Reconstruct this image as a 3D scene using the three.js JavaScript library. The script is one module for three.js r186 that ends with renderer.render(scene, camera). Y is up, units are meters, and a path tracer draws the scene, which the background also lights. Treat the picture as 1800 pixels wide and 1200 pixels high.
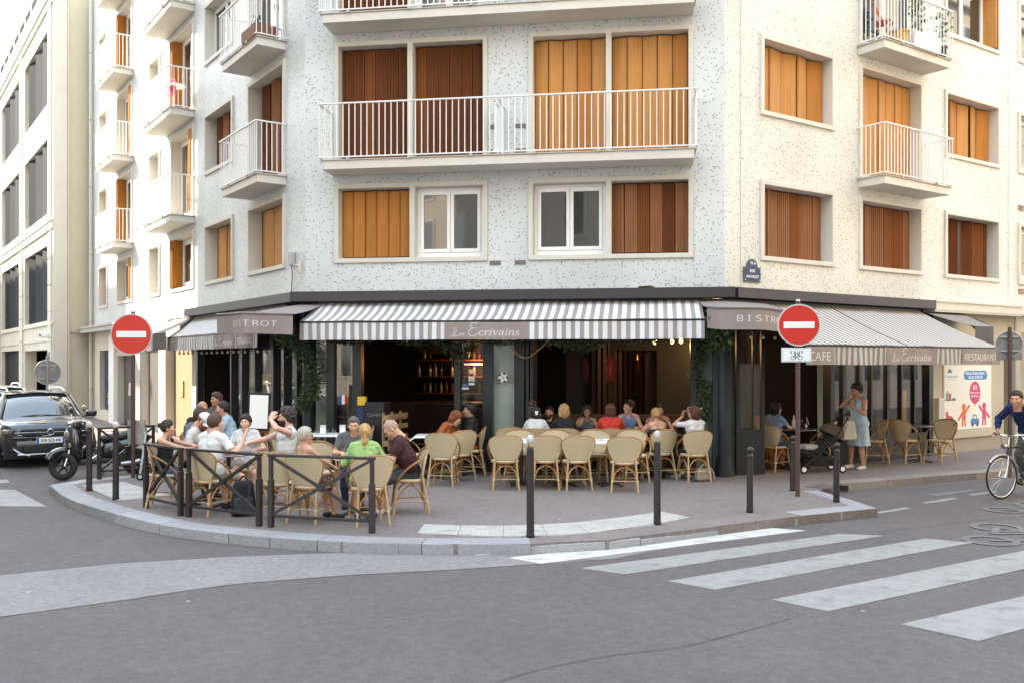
import * as THREE from 'three';
import { mergeGeometries, mergeVertices } from 'three/addons/utils/BufferGeometryUtils.js';
import { RoundedBoxGeometry } from 'three/addons/geometries/RoundedBoxGeometry.js';

// ---------------------------------------------------------------- camera, sky, sun, exposure
const scene = new THREE.Scene();
const camera = new THREE.PerspectiveCamera(40.19, 1.5, 0.1, 400);
camera.position.set(0, 2.0, 0);
camera.setViewOffset(1800, 1200, 0, -36, 1800, 1200);
scene.add(camera);
const renderer = new THREE.WebGLRenderer({ antialias: true });
renderer.toneMapping = THREE.LinearToneMapping;
renderer.toneMappingExposure = 5.5;
renderer.shadowMap.enabled = true;
const SUN = new THREE.Vector3(-0.90, 0.62, -0.24).normalize();
{
  const W = 512, H = 256, d = new Float32Array(W * H * 4);
  for (let y = 0; y < H; y++) for (let x = 0; x < W; x++) {
    const el = ((y + 0.5) / H - 0.5) * Math.PI, az = ((x + 0.5) / W - 0.5) * 2 * Math.PI;
    const v = [Math.cos(az) * Math.cos(el), Math.sin(el), Math.sin(az) * Math.cos(el)];
    const c = v[0] * SUN.x + v[1] * SUN.y + v[2] * SUN.z, h = Math.max(0, v[1]), k = Math.pow(1 - h, 2.2), g = Math.pow(Math.max(0, c), 6) * 0.7;
    const o = (y * W + x) * 4;
    d[o] = 0.44 * (1 - k) + 1.02 * k + g; d[o + 1] = 0.55 * (1 - k) + 1.05 * k + g * 0.92; d[o + 2] = 0.70 * (1 - k) + 1.05 * k + g * 0.75; d[o + 3] = 1;
    if (el < 0) { d[o] = 0.30; d[o + 1] = 0.29; d[o + 2] = 0.28; }
  }
  const t = new THREE.DataTexture(d, W, H, THREE.RGBAFormat, THREE.FloatType);
  t.mapping = THREE.EquirectangularReflectionMapping; t.magFilter = THREE.LinearFilter; t.needsUpdate = true;
  scene.background = t; scene.environment = t;
}
const sun = new THREE.DirectionalLight(new THREE.Color(1, 0.88, 0.7), 3.6);
sun.position.copy(SUN).multiplyScalar(90).add(new THREE.Vector3(0, 0, -14)); sun.target.position.set(0, 0, -14);
sun.castShadow = true; Object.assign(sun.shadow.camera, { left: -60, right: 60, top: 60, bottom: -60, near: 1, far: 220 }); sun.shadow.mapSize.set(4096, 4096);
scene.add(sun, sun.target);

// ---------------------------------------------------------------- helpers
function rng(seed) { let s = seed >>> 0; return () => { s = (s + 0x6d2b79f5) | 0; let t = Math.imul(s ^ (s >>> 15), 1 | s); t = (t + Math.imul(t ^ (t >>> 7), 61 | t)) ^ t; return ((t ^ (t >>> 14)) >>> 0) / 4294967296; }; }
const R0 = rng(7);
const V = (x, y, z) => new THREE.Vector3(x, y, z);
const D2R = Math.PI / 180;
const used = {};
function numbered(n) { const k = used[n] = (used[n] ?? -1) + 1; return k ? n + '_' + String(k).padStart(3, '0') : n; }
function tag(o, label, category, group, kind) { if (label) o.userData.label = label; if (category) o.userData.category = category; if (group) o.userData.group = group; if (kind) o.userData.kind = kind; return o; }
function shade(o) { o.castShadow = true; o.receiveShadow = true; return o; }
function part(name, geo, mat, parent) { const m = shade(new THREE.Mesh(geo, mat)); m.name = name; parent.add(m); return m; }
function sub(name, parent) { const g = new THREE.Group(); g.name = name; parent.add(g); return g; }
function thing(name, label, category, pos = [0, 0, 0], turn = 0, group) { const g = new THREE.Group(); g.name = numbered(name); g.position.set(...pos); g.rotation.y = turn; tag(g, label, category, group); scene.add(g); return g; }
function single(name, geo, mat, label, category, group) { const m = part(numbered(name), geo, mat, scene); return tag(m, label, category, group); }
function struct(name, geo, mat) { const m = part(numbered(name), geo, mat, scene); m.userData.kind = 'structure'; return m; }
function structGroup(name) { const g = new THREE.Group(); g.name = numbered(name); g.userData.kind = 'structure'; scene.add(g); return g; }
function copyThing(src, name, label, pos, turn, group) { const c = src.clone(); c.name = numbered(name); c.userData = { ...src.userData, label }; if (group) c.userData.group = group; c.position.set(...pos); c.rotation.y = turn; scene.add(c); return c; }
// geometry helpers (all non-indexed-safe merges)
function box(w, h, d, x = 0, y = 0, z = 0) { const g = new THREE.BoxGeometry(w, h, d); g.translate(x, y, z); return g; }
function rbox(w, h, d, r = 0.01, x = 0, y = 0, z = 0, s = 2) { const g = new RoundedBoxGeometry(w, h, d, s, Math.min(r, w / 2.01, h / 2.01, d / 2.01)); g.translate(x, y, z); return g; }
function bx(x0, x1, y0, y1, z0, z1) { return box(x1 - x0, y1 - y0, z1 - z0, (x0 + x1) / 2, (y0 + y1) / 2, (z0 + z1) / 2); }
function cyl(r0, r1, h, x = 0, y = 0, z = 0, n = 16) { const g = new THREE.CylinderGeometry(r1, r0, h, n); g.translate(x, y + h / 2, z); return g; }
function bar(a, b, r, n = 8, r2 = r) { const A = V(...a), B = V(...b), d = B.clone().sub(A), L = d.length(); const g = new THREE.CylinderGeometry(r2, r, L, n); g.translate(0, L / 2, 0); g.applyQuaternion(new THREE.Quaternion().setFromUnitVectors(V(0, 1, 0), d.normalize())); g.translate(...a); return g; }
function sqbar(a, b, w, h = w) { const A = V(...a), B = V(...b), d = B.clone().sub(A), L = d.length(); const g = new THREE.BoxGeometry(w, h, L); g.translate(0, 0, L / 2); const m = new THREE.Matrix4().lookAt(B, A, V(0, 1, 0)); g.applyMatrix4(m); g.translate(...a); return g; }
function tube(pts, r, seg = 16, rad = 6, closed = false) { return new THREE.TubeGeometry(new THREE.CatmullRomCurve3(pts.map((p) => V(...p)), closed, 'centripetal'), seg, r, rad, closed); }
function ball(r, x = 0, y = 0, z = 0, n = 12) { const g = new THREE.SphereGeometry(r, n, Math.round(n * 0.75)); g.translate(x, y, z); return g; }
function lathe(pts, n = 20) { return new THREE.LatheGeometry(pts.map((p) => new THREE.Vector2(p[0], p[1])), n); }
function merge(list) { return mergeGeometries(list.map((g) => { const h = g.index ? g.toNonIndexed() : g.clone(); for (const k of Object.keys(h.attributes)) if (!['position', 'normal', 'uv'].includes(k)) h.deleteAttribute(k); if (!h.attributes.uv) h.setAttribute('uv', new THREE.BufferAttribute(new Float32Array(h.attributes.position.count * 2), 2)); if (!h.attributes.normal) h.computeVertexNormals(); return h; })); }
function flat(pts, y = 0) { const s = new THREE.Shape(pts.map((p) => new THREE.Vector2(p[0], -p[1]))); const g = new THREE.ShapeGeometry(s); g.rotateX(-Math.PI / 2); g.translate(0, y, 0); return g; }
function slab(pts, y0, y1, bevel = 0) { const s = new THREE.Shape(pts.map((p) => new THREE.Vector2(p[0], -p[1]))); const g = new THREE.ExtrudeGeometry(s, { depth: y1 - y0 - bevel, bevelEnabled: bevel > 0, bevelSize: bevel, bevelThickness: bevel, bevelSegments: 2, bevelOffset: -bevel }); g.rotateX(-Math.PI / 2); g.translate(0, y0, 0); return g; }
// extrude an outline in the xy plane from z0 to z1, with holes
function plate(outline, z0, z1, holes = [], bevel = 0) {
  const s = outline instanceof THREE.Shape ? outline : new THREE.Shape(outline.map((p) => new THREE.Vector2(...p)));
  for (const h of holes) s.holes.push(new THREE.Path(h.map((p) => new THREE.Vector2(...p))));
  const g = new THREE.ExtrudeGeometry(s, { depth: z1 - z0 - 2 * bevel, bevelEnabled: bevel > 0, bevelSize: bevel, bevelThickness: bevel, bevelOffset: -bevel, bevelSegments: 2, curveSegments: 20 }); g.translate(0, 0, z0 + bevel); return g;
}
const rect = (x0, x1, y0, y1) => [[x0, y0], [x1, y0], [x1, y1], [x0, y1]];
function uvScale(g, su, sv = su, ou = 0, ov = 0) { const a = g.attributes.uv; for (let i = 0; i < a.count; i++) a.setXY(i, a.getX(i) * su + ou, a.getY(i) * sv + ov); return g; }
// box-projected uv in metres
function uvBox(g, k = 1) { if (g.index) g = g.toNonIndexed(); const p = g.attributes.position, n = g.attributes.normal, a = new Float32Array(p.count * 2); for (let i = 0; i < p.count; i++) { const X = Math.abs(n.getX(i)), Y = Math.abs(n.getY(i)), Z = Math.abs(n.getZ(i)); const [u, v] = Y >= X && Y >= Z ? [p.getX(i), p.getZ(i)] : X >= Z ? [p.getZ(i), p.getY(i)] : [p.getX(i), p.getY(i)]; a[2 * i] = u * k; a[2 * i + 1] = v * k; } g.setAttribute('uv', new THREE.BufferAttribute(a, 2)); return g; }

// facade frames: u along the wall (left to right seen from the street), v up, d out of the wall
const frame = (x, z, deg) => { const a = deg * D2R; return { x, z, a, X: [Math.cos(a), -Math.sin(a)], N: [Math.sin(a), Math.cos(a)] }; };
const FC = frame(-3.885, -17.54, -8.5), FR = frame(3.74, -16.4, 35), FL = frame(-3.885, -17.54, -55);
const at = (f, u, v, d) => [f.x + f.X[0] * u + f.N[0] * d, v, f.z + f.X[1] * u + f.N[1] * d];
const atXZ = (f, u, d) => { const p = at(f, u, 0, d); return [p[0], p[2]]; };
function put(o, f, u = 0, v = 0, d = 0) { o.position.set(...at(f, u, v, d)); o.rotation.y = f.a; return o; }
function fpart(name, geo, mat, parent, f, u = 0, v = 0, d = 0) { return put(part(name, geo, mat, parent), f, u, v, d); }
function fsub(name, parent, f, u = 0, v = 0, d = 0) { return put(sub(name, parent), f, u, v, d); }

// ---------------------------------------------------------------- textures
function vnoise(seed, P) { const r = rng(seed), t = new Float32Array(P * P).map(() => r()); return (x, y) => { const xi = Math.floor(x), yi = Math.floor(y), fx = x - xi, fy = y - yi, s = fx * fx * (3 - 2 * fx), q = fy * fy * (3 - 2 * fy); const g = (i, j) => t[(((j % P) + P) % P) * P + (((i % P) + P) % P)]; return (g(xi, yi) * (1 - s) + g(xi + 1, yi) * s) * (1 - q) + (g(xi, yi + 1) * (1 - s) + g(xi + 1, yi + 1) * s) * q; }; }
function fbm(seed, base, oct = 5) { const ns = [...Array(oct)].map((_, i) => vnoise(seed + i * 17, base << i)); return (u, v) => { let s = 0, a = 0.5, t = 0; for (let i = 0; i < oct; i++) { s += a * ns[i](u * (base << i), v * (base << i)); t += a; a *= 0.55; } return s / t; }; }
function texture(N, fn, srgb = true) { const d = new Uint8Array(N * N * 4); for (let y = 0; y < N; y++) for (let x = 0; x < N; x++) { const c = fn(x / N, y / N, x, y), o = (y * N + x) * 4; if (c.length) { d[o] = c[0]; d[o + 1] = c[1]; d[o + 2] = c[2]; } else d[o] = d[o + 1] = d[o + 2] = c; d[o + 3] = 255; } const t = new THREE.DataTexture(d, N, N); t.wrapS = t.wrapT = THREE.RepeatWrapping; t.magFilter = THREE.LinearFilter; t.minFilter = THREE.LinearMipmapLinearFilter; t.generateMipmaps = true; if (srgb) t.colorSpace = THREE.SRGBColorSpace; t.needsUpdate = true; return t; }
function canvasTex(w, h, draw) { const c = document.createElement('canvas'); c.width = w; c.height = h; const x = c.getContext('2d'); draw(x, w, h); const t = new THREE.CanvasTexture(c); t.colorSpace = THREE.SRGBColorSpace; t.wrapS = t.wrapT = THREE.RepeatWrapping; return t; }
function rep(t, x, y = x) { const c = t.clone(); c.repeat.set(x, y); c.needsUpdate = true; return c; }
const S = (r, g, b) => { const c = new THREE.Color(); c.setRGB(r, g, b); return c; };
const HEX = (h) => new THREE.Color(h);
function std(color, rough = 0.7, o = {}) { return new THREE.MeshStandardMaterial({ color: color.isColor ? color : S(...color), roughness: rough, ...o }); }
function phys(color, rough, o = {}) { return new THREE.MeshPhysicalMaterial({ color: color.isColor ? color : S(...color), roughness: rough, ...o }); }
const clamp = (x, a = 0, b = 1) => Math.min(b, Math.max(a, x)), mixn = (a, b, t) => a + (b - a) * t;

const fA = fbm(11, 4, 6), fB = fbm(23, 8, 6), fC = fbm(31, 64, 3), fD = fbm(47, 3, 4);
const fbmF = (() => { const f = fbm(301, 4, 3), h = fbm(311, 3, 2); return (u, v) => clamp(0.5 + 1.5 * (f(u + 0.15 * h(u, v), v * 0.5) - 0.5)); })();
// multiplicative tone maps around white, so that the base colour stays in the material
const T = {};
{
  const r = rng(5), speck = new Float32Array(1024 * 1024).map(() => r());
  T.asphalt = texture(1024, (u, v, x, y) => { const s = speck[y * 1024 + x], n = fA(u, v), m = fC(u, v); let k = 172 + 22 * (n - 0.5) + 34 * (m - 0.5) + 50 * (s - 0.5); if (s > 0.994) k += 46; if (s < 0.015) k -= 40; return [k, k * 0.985, k * 1.005]; });
  T.asphaltBump = texture(512, (u, v, x, y) => clamp(127 + 110 * (fC(u, v) - 0.5) + 60 * (speck[y * 1024 + x] - 0.5), 0, 255), false);
  T.blotch = texture(512, (u, v) => { const k = 205 + 70 * (fD(u, v) - 0.5) + 40 * (fB(u, v) - 0.5); return [k, k, k]; });
  T.plaster = texture(512, (u, v, x, y) => { const k = 232 + 24 * (fA(u, v) - 0.5) + 12 * (speck[y * 1024 + x] - 0.5); return [k, k * 0.997, k * 0.985]; });
  T.paint = texture(512, (u, v, x, y) => { const n = fB(u, v), w = fA(v, u); let k = 238 - 20 * clamp((n - 0.50) * 5) - 34 * clamp((w - 0.60) * 7) + 22 * (speck[y * 1024 + x] - 0.5); return [k, k, k * 0.99]; });
  T.fabric = texture(256, (u, v, x, y) => { const k = 222 + 14 * ((x & 1) ^ (y & 1)) + 22 * (fA(u, v) - 0.5); return [k, k, k]; });
  { const a = vnoise(61, 256), b = vnoise(62, 256); T.hair = texture(256, (u, v) => { const g = a(u * 128, v * 4) * 0.6 + b(u * 40, v * 2) * 0.4, k = 168 + 150 * (g - 0.4); return [clamp(k, 40, 255), clamp(k * 0.97, 40, 255), clamp(k * 0.92, 40, 255)]; }); }
  T.fold = texture(256, (u, v) => { const n = fbmF(u, v); return 255 * n; }, false);
  const fw = fbm(71, 2, 4), fv = vnoise(5, 256);
  T.wood = texture(512, (u, v, x, y) => { const g = fv(u * 256, v * 3) * 0.6 + fv(u * 96 + 7, v * 2) * 0.4; const k = 214 + 62 * (g - 0.5) + 40 * (fw(u, v) - 0.5); return [k, k * 0.985, k * 0.96]; });
}
const mosaicTex = (seed, density) => { const r = rng(seed), n = 512, cell = new Uint8Array(n * n); for (let i = 0; i < n * n; i++) cell[i] = r() < density ? 1 + Math.floor(r() * 3) : 0; const tone = new Float32Array(n * n).map(() => r()); return texture(2048, (u, v, x, y) => { const cx = x >> 2, cy = y >> 2, i = cy * n + cx; const edge = (x & 3) === 0 || (y & 3) === 0; let k = edge ? 236 : 244 + 8 * (tone[i] - 0.5); let c = [k, k, k]; if (cell[i] && !edge) c = [[166, 173, 178], [184, 189, 192], [152, 159, 164]][cell[i] - 1]; const d = (1 - 0.08 * clamp((fA(u * 2, v * 2) - 0.5) * 4)); return [c[0] * d, c[1] * d, c[2] * d * 0.995]; }); };
T.mosaic = mosaicTex(3, 0.105);
const MOS = 1 / (512 * 0.0285);   // mosaic tile about 2.3 cm

const M = {
  mosaic: std([0.72, 0.74, 0.745], 0.5, { map: T.mosaic }),
  mosaicPale: std([0.78, 0.76, 0.70], 0.5, { map: T.mosaic }),
  trim: std([0.76, 0.73, 0.66], 0.6, { map: rep(T.plaster, 0.5) }),
  trimGrey: std([0.55, 0.53, 0.50], 0.7, { map: rep(T.plaster, 0.5) }),
  soffit: std([0.62, 0.58, 0.52], 0.8, { map: rep(T.plaster, 0.5) }),
  whiteMetal: std([0.78, 0.78, 0.76], 0.4),
  pvc: std([0.82, 0.82, 0.80], 0.35),
  fascia: std([0.058, 0.052, 0.057], 0.5, { map: rep(T.blotch, 0.3) }),
  navy: std([0.013, 0.018, 0.023], 0.4),
  navyWorn: std([0.020, 0.034, 0.042], 0.55, { map: T.paint }),
  darkFrame: std([0.011, 0.011, 0.012], 0.4),
  paleGreen: std([0.36, 0.46, 0.40], 0.5),
  gold: phys([0.60, 0.25, 0.05], 0.6, { specularIntensity: 0.5, map: rep(T.wood, 1, 0.5) }),
  goldLight: phys([0.70, 0.34, 0.10], 0.55, { specularIntensity: 0.5, map: rep(T.wood, 1, 0.5) }),
  brown: phys([0.20, 0.062, 0.019], 0.7, { specularIntensity: 0.4, map: rep(T.wood, 1, 0.5) }),
  brownMid: phys([0.30, 0.105, 0.030], 0.7, { specularIntensity: 0.4, map: rep(T.wood, 1, 0.5) }),
  brownPale: phys([0.42, 0.19, 0.095], 0.7, { specularIntensity: 0.4, map: rep(T.wood, 1, 0.5) }),
  glassDark: phys([0.03, 0.032, 0.033], 0.03, { specularIntensity: 1, ior: 2.1 }),
  glass: phys([1, 1, 1], 0.02, { transmission: 1, thickness: 0, ior: 1.5 }),
  curtain: phys([0.6, 0.6, 0.57], 0.95, { transmission: 0.3, thickness: 0 }),
  black: std([0.012, 0.012, 0.013], 0.5),
  rubber: std([0.02, 0.02, 0.021], 0.8),
  chrome: std([0.75, 0.75, 0.76], 0.15, { metalness: 1 }),
  steel: std([0.45, 0.45, 0.46], 0.35, { metalness: 0.9 }),
  street: std([0.032, 0.024, 0.022], 0.45, { map: rep(T.blotch, 2) }),     // brown-black cast iron paint
  poleBrown: std([0.075, 0.040, 0.034], 0.4),
  white: std([0.8, 0.8, 0.78], 0.5),
  signWhite: std([0.78, 0.80, 0.82], 0.35),
  red: std([0.55, 0.028, 0.018], 0.35),
  greyBack: std([0.30, 0.31, 0.31], 0.5, { map: rep(T.blotch, 1) }),
};
// ---------------------------------------------------------------- ground
{
  const road = new THREE.PlaneGeometry(300, 300); road.rotateX(-Math.PI / 2); uvScale(road, 75); 
  M.asphalt = std([0.225, 0.202, 0.186], 0.85, { map: T.asphalt, bumpMap: rep(T.asphaltBump, 3), bumpScale: 0.004 });
  const m = struct('road', road, M.asphalt); m.position.y = -0.12;
  const Y = -0.116;
  // lighter strip of newer asphalt that crosses the junction
  const strip = [[-9, -5.6], [-7, -7.55], [-5.09, -9.27], [-4.18, -9.79], [-3.09, -10.14], [-1.89, -10.36], [-0.63, -10.42], [0.6, -10.34], [1.5, -10.42], [1.1, -10.05], [0.3, -9.80], [-0.58, -9.53], [-1.69, -9.25], [-2.7, -8.87], [-3.52, -8.26], [-4.26, -7.76], [-5.5, -6.5], [-7, -4.6]];
  M.patch = std([0.47, 0.45, 0.42], 0.85, { map: rep(T.asphalt, 0.35), bumpMap: rep(T.asphaltBump, 1), bumpScale: 0.003 });
  struct('road_patch', slab(strip, -0.14, Y), M.patch);
  // hairline cracks and seams: thin ribbons of tar
  const ribbon = (pts, w, y) => { const L = [], Rr = []; const c = new THREE.CatmullRomCurve3(pts.map((p) => V(p[0], 0, p[1]))).getPoints(60), r = rng(3); c.forEach((p, i) => { const q = c[Math.min(i + 1, c.length - 1)], o = c[Math.max(0, i - 1)], t = q.clone().sub(o).normalize(), ww = w * (0.5 + r()); const j = (r() - 0.5) * w; L.push([p.x - t.z * ww + j, p.z + t.x * ww]); Rr.unshift([p.x + t.z * ww + j, p.z - t.x * ww]); }); return flat([...L, ...Rr], y); };
  M.tar = std([0.05, 0.046, 0.045], 0.8);
  struct('road_crack', merge([ribbon([[-0.5, -5.7], [0.1, -6.35], [0.7, -6.72], [1.27, -6.94], [1.78, -7.3], [2.3, -7.7]], 0.0035, Y + 0.004), ribbon([[-4.26, -7.74], [-3.52, -8.24], [-2.7, -8.85], [-1.69, -9.23], [-0.58, -9.51], [0.3, -9.78]], 0.004, Y + 0.004), ribbon([[-8.5, -6.2], [-6.5, -8.1], [-5.0, -9.35], [-4.18, -9.80], [-3.09, -10.15]], 0.005, Y + 0.004), ribbon([[0.6, -9.95], [1.6, -10.1], [3.0, -10.6], [4.6, -11.6], [6.5, -12.6], [9, -13.6]], 0.004, Y + 0.004), ribbon([[-7.6, -9.4], [-6.1, -10.2], [-4.9, -10.5]], 0.004, Y + 0.004)]), M.tar);
  // painted markings
  M.road_white = std([0.30, 0.295, 0.288], 0.7, { map: T.paint });
  M.road_fresh = std([0.60, 0.59, 0.575], 0.7, { map: T.paint });
  M.road_worn = std([0.165, 0.16, 0.157], 0.8, { map: T.paint });
  const zebra = structGroup('zebra_crossing');
  const st = (pts, mm) => part('stripe', slab(pts, -0.14, Y + 0.004), mm, zebra);
  st([[-0.66, -10.38], [1.0, -10.92], [1.08, -10.76], [-0.34, -10.22]], M.road_fresh);
  st([[-0.03, -10.08], [3.23, -11.93], [3.68, -11.71], [0.3, -9.79]], M.road_fresh);
  st([[0.71, -9.58], [4.04, -11.49], [4.54, -11.36], [1.13, -9.3]], M.road_white);
  st([[1.51, -9.01], [4.96, -11.18], [5.41, -10.93], [1.89, -8.67]], M.road_white);
  st([[2.31, -8.3], [6.00, -10.62], [6.45, -10.30], [2.69, -7.92]], M.road_white);
  st([[3.14, -7.53], [6.9, -9.80], [7.32, -9.45], [3.54, -7.07]], M.road_white);
  st([[3.95, -6.75], [7.7, -9.0], [8.1, -8.65], [4.35, -6.3]], M.road_white);
  st([[-9.4, -15.6], [-8.24, -15.45], [-6.82, -13.66], [-7.51, -13.69]], M.road_white);
  st([[-8.6, -12.9], [-7.9, -12.75], [-7.35, -11.9], [-8.0, -12.0]], M.road_worn);
  const dash = structGroup('parking_marking');
  const dd = (u, d, w, l, mm = M.road_white) => { const p = [[u, d], [u + l, d], [u + l, d + w], [u, d + w]].map(([a, b]) => atXZ(FL, a, b)); part('dash', slab(p, -0.14, Y + 0.003), mm, dash); };
  dd(-4.1, 4.75, 0.14, 0.42); dd(-3.3, 4.75, 0.14, 0.42); dd(-2.4, 4.7, 0.16, 0.5); dd(-3.0, 5.25, 0.16, 0.4, M.road_worn); dd(-5.4, 4.75, 0.14, 0.42);
  const dr = (a, b, w = 0.06) => { const t = Math.atan2(b[1] - a[1], b[0] - a[0]), n = [-Math.sin(t) * w, Math.cos(t) * w]; part('dash', slab([[a[0] - n[0], a[1] - n[1]], [b[0] - n[0], b[1] - n[1]], [b[0] + n[0], b[1] + n[1]], [a[0] + n[0], a[1] + n[1]]], -0.14, Y + 0.003), M.road_white, dash); };
  dr([5.15, -13.1], [5.75, -13.55], 0.05); dr([6.2, -14.0], [6.9, -14.5], 0.05); dr([7.3, -14.85], [7.9, -15.25], 0.05);
  // cycle pictograms on the carriageway: two wheels, frame, handlebar
  const cyc = structGroup('cycle_lane_marking');
  const pict = (x, z, s, turn, mm) => { const g = sub('cycle_symbol', cyc); g.position.set(x, Y + 0.004, z); g.rotation.y = turn; g.scale.set(s, 1, s); for (const k of [-1, 1]) { const w = new THREE.RingGeometry(0.24, 0.34, 28); w.rotateX(-Math.PI / 2); w.translate(0, 0, k * 0.55); part('wheel', w, mm, g); } const ln = (a, b) => { const t = Math.atan2(b[1] - a[1], b[0] - a[0]), n = [-Math.sin(t) * 0.045, Math.cos(t) * 0.045]; return flat([[a[0] - n[0], a[1] - n[1]], [b[0] - n[0], b[1] - n[1]], [b[0] + n[0], b[1] + n[1]], [a[0] + n[0], a[1] + n[1]]], 0.0008); }; part('bicycle_frame', merge([ln([0, -0.55], [0.4, -0.3]), ln([0.4, -0.3], [0.42, 0.28]), ln([0.42, 0.28], [0, 0.55]), ln([0, 0.02], [0.4, -0.3]).translate(0, 0.0004, 0), ln([0, -0.55], [0, 0.02]).translate(0, 0.0008, 0), ln([0.55, 0.2], [0.5, 0.42]).translate(0, 0.0012, 0)]), mm, g); };
  pict(5.95, -11.5, 0.95, -0.55, M.road_worn); pict(7.4, -13.6, 0.8, -0.95, M.road_worn);
  const arrow = slab([[6.6, -14.9], [7.6, -15.5], [7.7, -15.35], [6.72, -14.72]], -0.14, Y + 0.003); part('lane_line', arrow, M.road_worn, dash);

  // pavement polygon
  const outer = [[-7.5, -15.12], [-6.64, -13.84], [-5.94, -13.02], [-5.22, -12.28], [-4.15, -11.35], [-2.77, -10.65], [-1.9, -10.38], [-1.25, -10.28], [-0.62, -10.25], [0.21, -10.28], [1.07, -10.51], [2.03, -11.08], [3.1, -11.76], [3.69, -12.1], [4.41, -12.47], [5.0, -12.76]];
  const left = [atXZ(FL, -60, 2.4), atXZ(FL, -0.85, 2.4), atXZ(FL, -0.6, 3.75)];
  const tipBack = [[4.93, -13.55], [4.78, -14.55], [5.28, -15.28]];
  const right = [[5.45, -15.42], [6.39, -15.85], [8.15, -16.73], [9.52, -17.35], [16, -21.4], atXZ(FR, 45, 2.2)];
  const full = [...left, ...outer, ...tipBack, ...right, atXZ(FR, 45, -0.5), atXZ(FR, 0.2, -0.5), atXZ(FL, -0.2, -0.5), atXZ(FL, -60, -0.5)];
  M.pavement = std([0.42, 0.37, 0.335], 0.85, { map: T.asphalt, bumpMap: rep(T.asphaltBump, 3), bumpScale: 0.003 });
  const pg = slab(full, -0.25, 0); uvScale(pg, 0.3); struct('pavement', pg, M.pavement);
  // worn, stained zones on the pavement
  // kerb stones, each its own block
  const kerb = structGroup('kerb');
  M.granite = [std([0.66, 0.68, 0.67], 0.75, { map: rep(T.asphalt, 0.8) }), std([0.73, 0.75, 0.73], 0.75, { map: rep(T.asphalt, 0.7) }), std([0.60, 0.62, 0.61], 0.75, { map: rep(T.asphalt, 0.9) })];
  M.graniteWarm = [std([0.56, 0.48, 0.39], 0.75, { map: rep(T.asphalt, 0.8) }), std([0.50, 0.44, 0.36], 0.75, { map: rep(T.asphalt, 0.7) }), std([0.60, 0.54, 0.45], 0.75, { map: rep(T.asphalt, 0.9) })];
  const lay = (pts, w, len, mats, h0 = 0.006, drop) => {
    const c = new THREE.CatmullRomCurve3(pts.map((p) => V(p[0], 0, p[1])), false, 'centripetal'), L = c.getLength(), n = Math.max(1, Math.round(L / len)), r = rng(pts.length * 31 + 5);
    for (let i = 0; i < n; i++) {
      const a = i / n, b = (i + 1) / n, g = 0.006 / L, o = [], q = [], k = 5;
      for (let j = 0; j <= k; j++) { const t = mixn(a + g, b - g, j / k), p = c.getPointAt(t), d = c.getTangentAt(t); o.push([p.x, p.z]); q.unshift([p.x + d.z * w, p.z - d.x * w]); }
      const y = h0 + (r() - 0.5) * 0.008 - (drop ? drop((a + b) / 2) : 0);
      part('kerb_stone', uvBox(slab([...o, ...q], -0.2, y, 0.012)), mats[Math.floor(r() * 3)], kerb);
    }
  };
  lay(outer.slice(0, 10), 0.34, 1.25, M.granite, 0.008); lay([...outer.slice(9)], 0.34, 1.3, M.granite, 0.006, (t) => 0.05 * Math.sin(Math.PI * clamp(t * 1.3)));
  lay([outer[15], ...tipBack.slice(0, 2)], 0.26, 0.9, M.granite, 0.004);
  lay([left[2], outer[0]], 0.3, 1.0, M.granite, 0.006); lay([left[1], left[2]], 0.3, 1.0, M.granite, 0.004);
  lay([atXZ(FL, -45, 2.4), left[1]], 0.3, 1.0, M.granite);
  lay(right, 0.32, 1.15, M.graniteWarm, 0.008);
  // drain inlet at the inner corner
  { const dr_ = structGroup('drain'); part('drain_cover', uvBox(slab([[4.92, -14.72], [5.26, -15.02], [5.06, -15.26], [4.72, -14.95]], -0.02, 0.010)), std([0.13, 0.10, 0.09], 0.6), dr_); part('inlet', box(0.34, 0.09, 0.05, 0, 0, 0).rotateY(-0.5).translate(5.33, -0.055, -15.26), M.black, dr_); }
  // tactile paving, slab by slab with studs
  const tac = structGroup('tactile_paving');
  M.tactile = std([0.47, 0.458, 0.44], 0.7, { map: T.paint });
  const slabTac = (pts) => { part('paving_tile', slab(pts, 0, 0.012), M.tactile, tac); const [a, b, c, d] = pts, st_ = []; for (let i = 0; i < 9; i++) for (let j = 0; j < 8; j++) { const s = (i + 0.5) / 9, t = (j + 0.5) / 8, x = mixn(mixn(a[0], b[0], s), mixn(d[0], c[0], s), t), z = mixn(mixn(a[1], b[1], s), mixn(d[1], c[1], s), t); st_.push(cyl(0.013, 0.009, 0.005, x, 0.0115, z, 6)); } const stud = part('studs', merge(st_), M.tactile, tac); stud.userData.kind = 'stuff'; };
  const lo = [[-1.10, -10.88], [-0.62, -10.74], [-0.1, -10.66], [0.42, -10.70], [0.9, -10.88], [1.3, -11.14], [1.72, -11.42], [2.3, -11.98]], hi = [[-1.08, -11.47], [-0.62, -11.37], [-0.1, -11.36], [0.36, -11.44], [0.78, -11.58], [1.14, -11.80], [1.52, -12.06], [1.98, -12.44]];
  for (let i = 0; i < 7; i++) slabTac([lo[i], [mixn(lo[i][0], lo[i + 1][0], 0.985), mixn(lo[i][1], lo[i + 1][1], 0.985)], [mixn(hi[i][0], hi[i + 1][0], 0.985), mixn(hi[i][1], hi[i + 1][1], 0.985)], hi[i]]);
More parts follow.
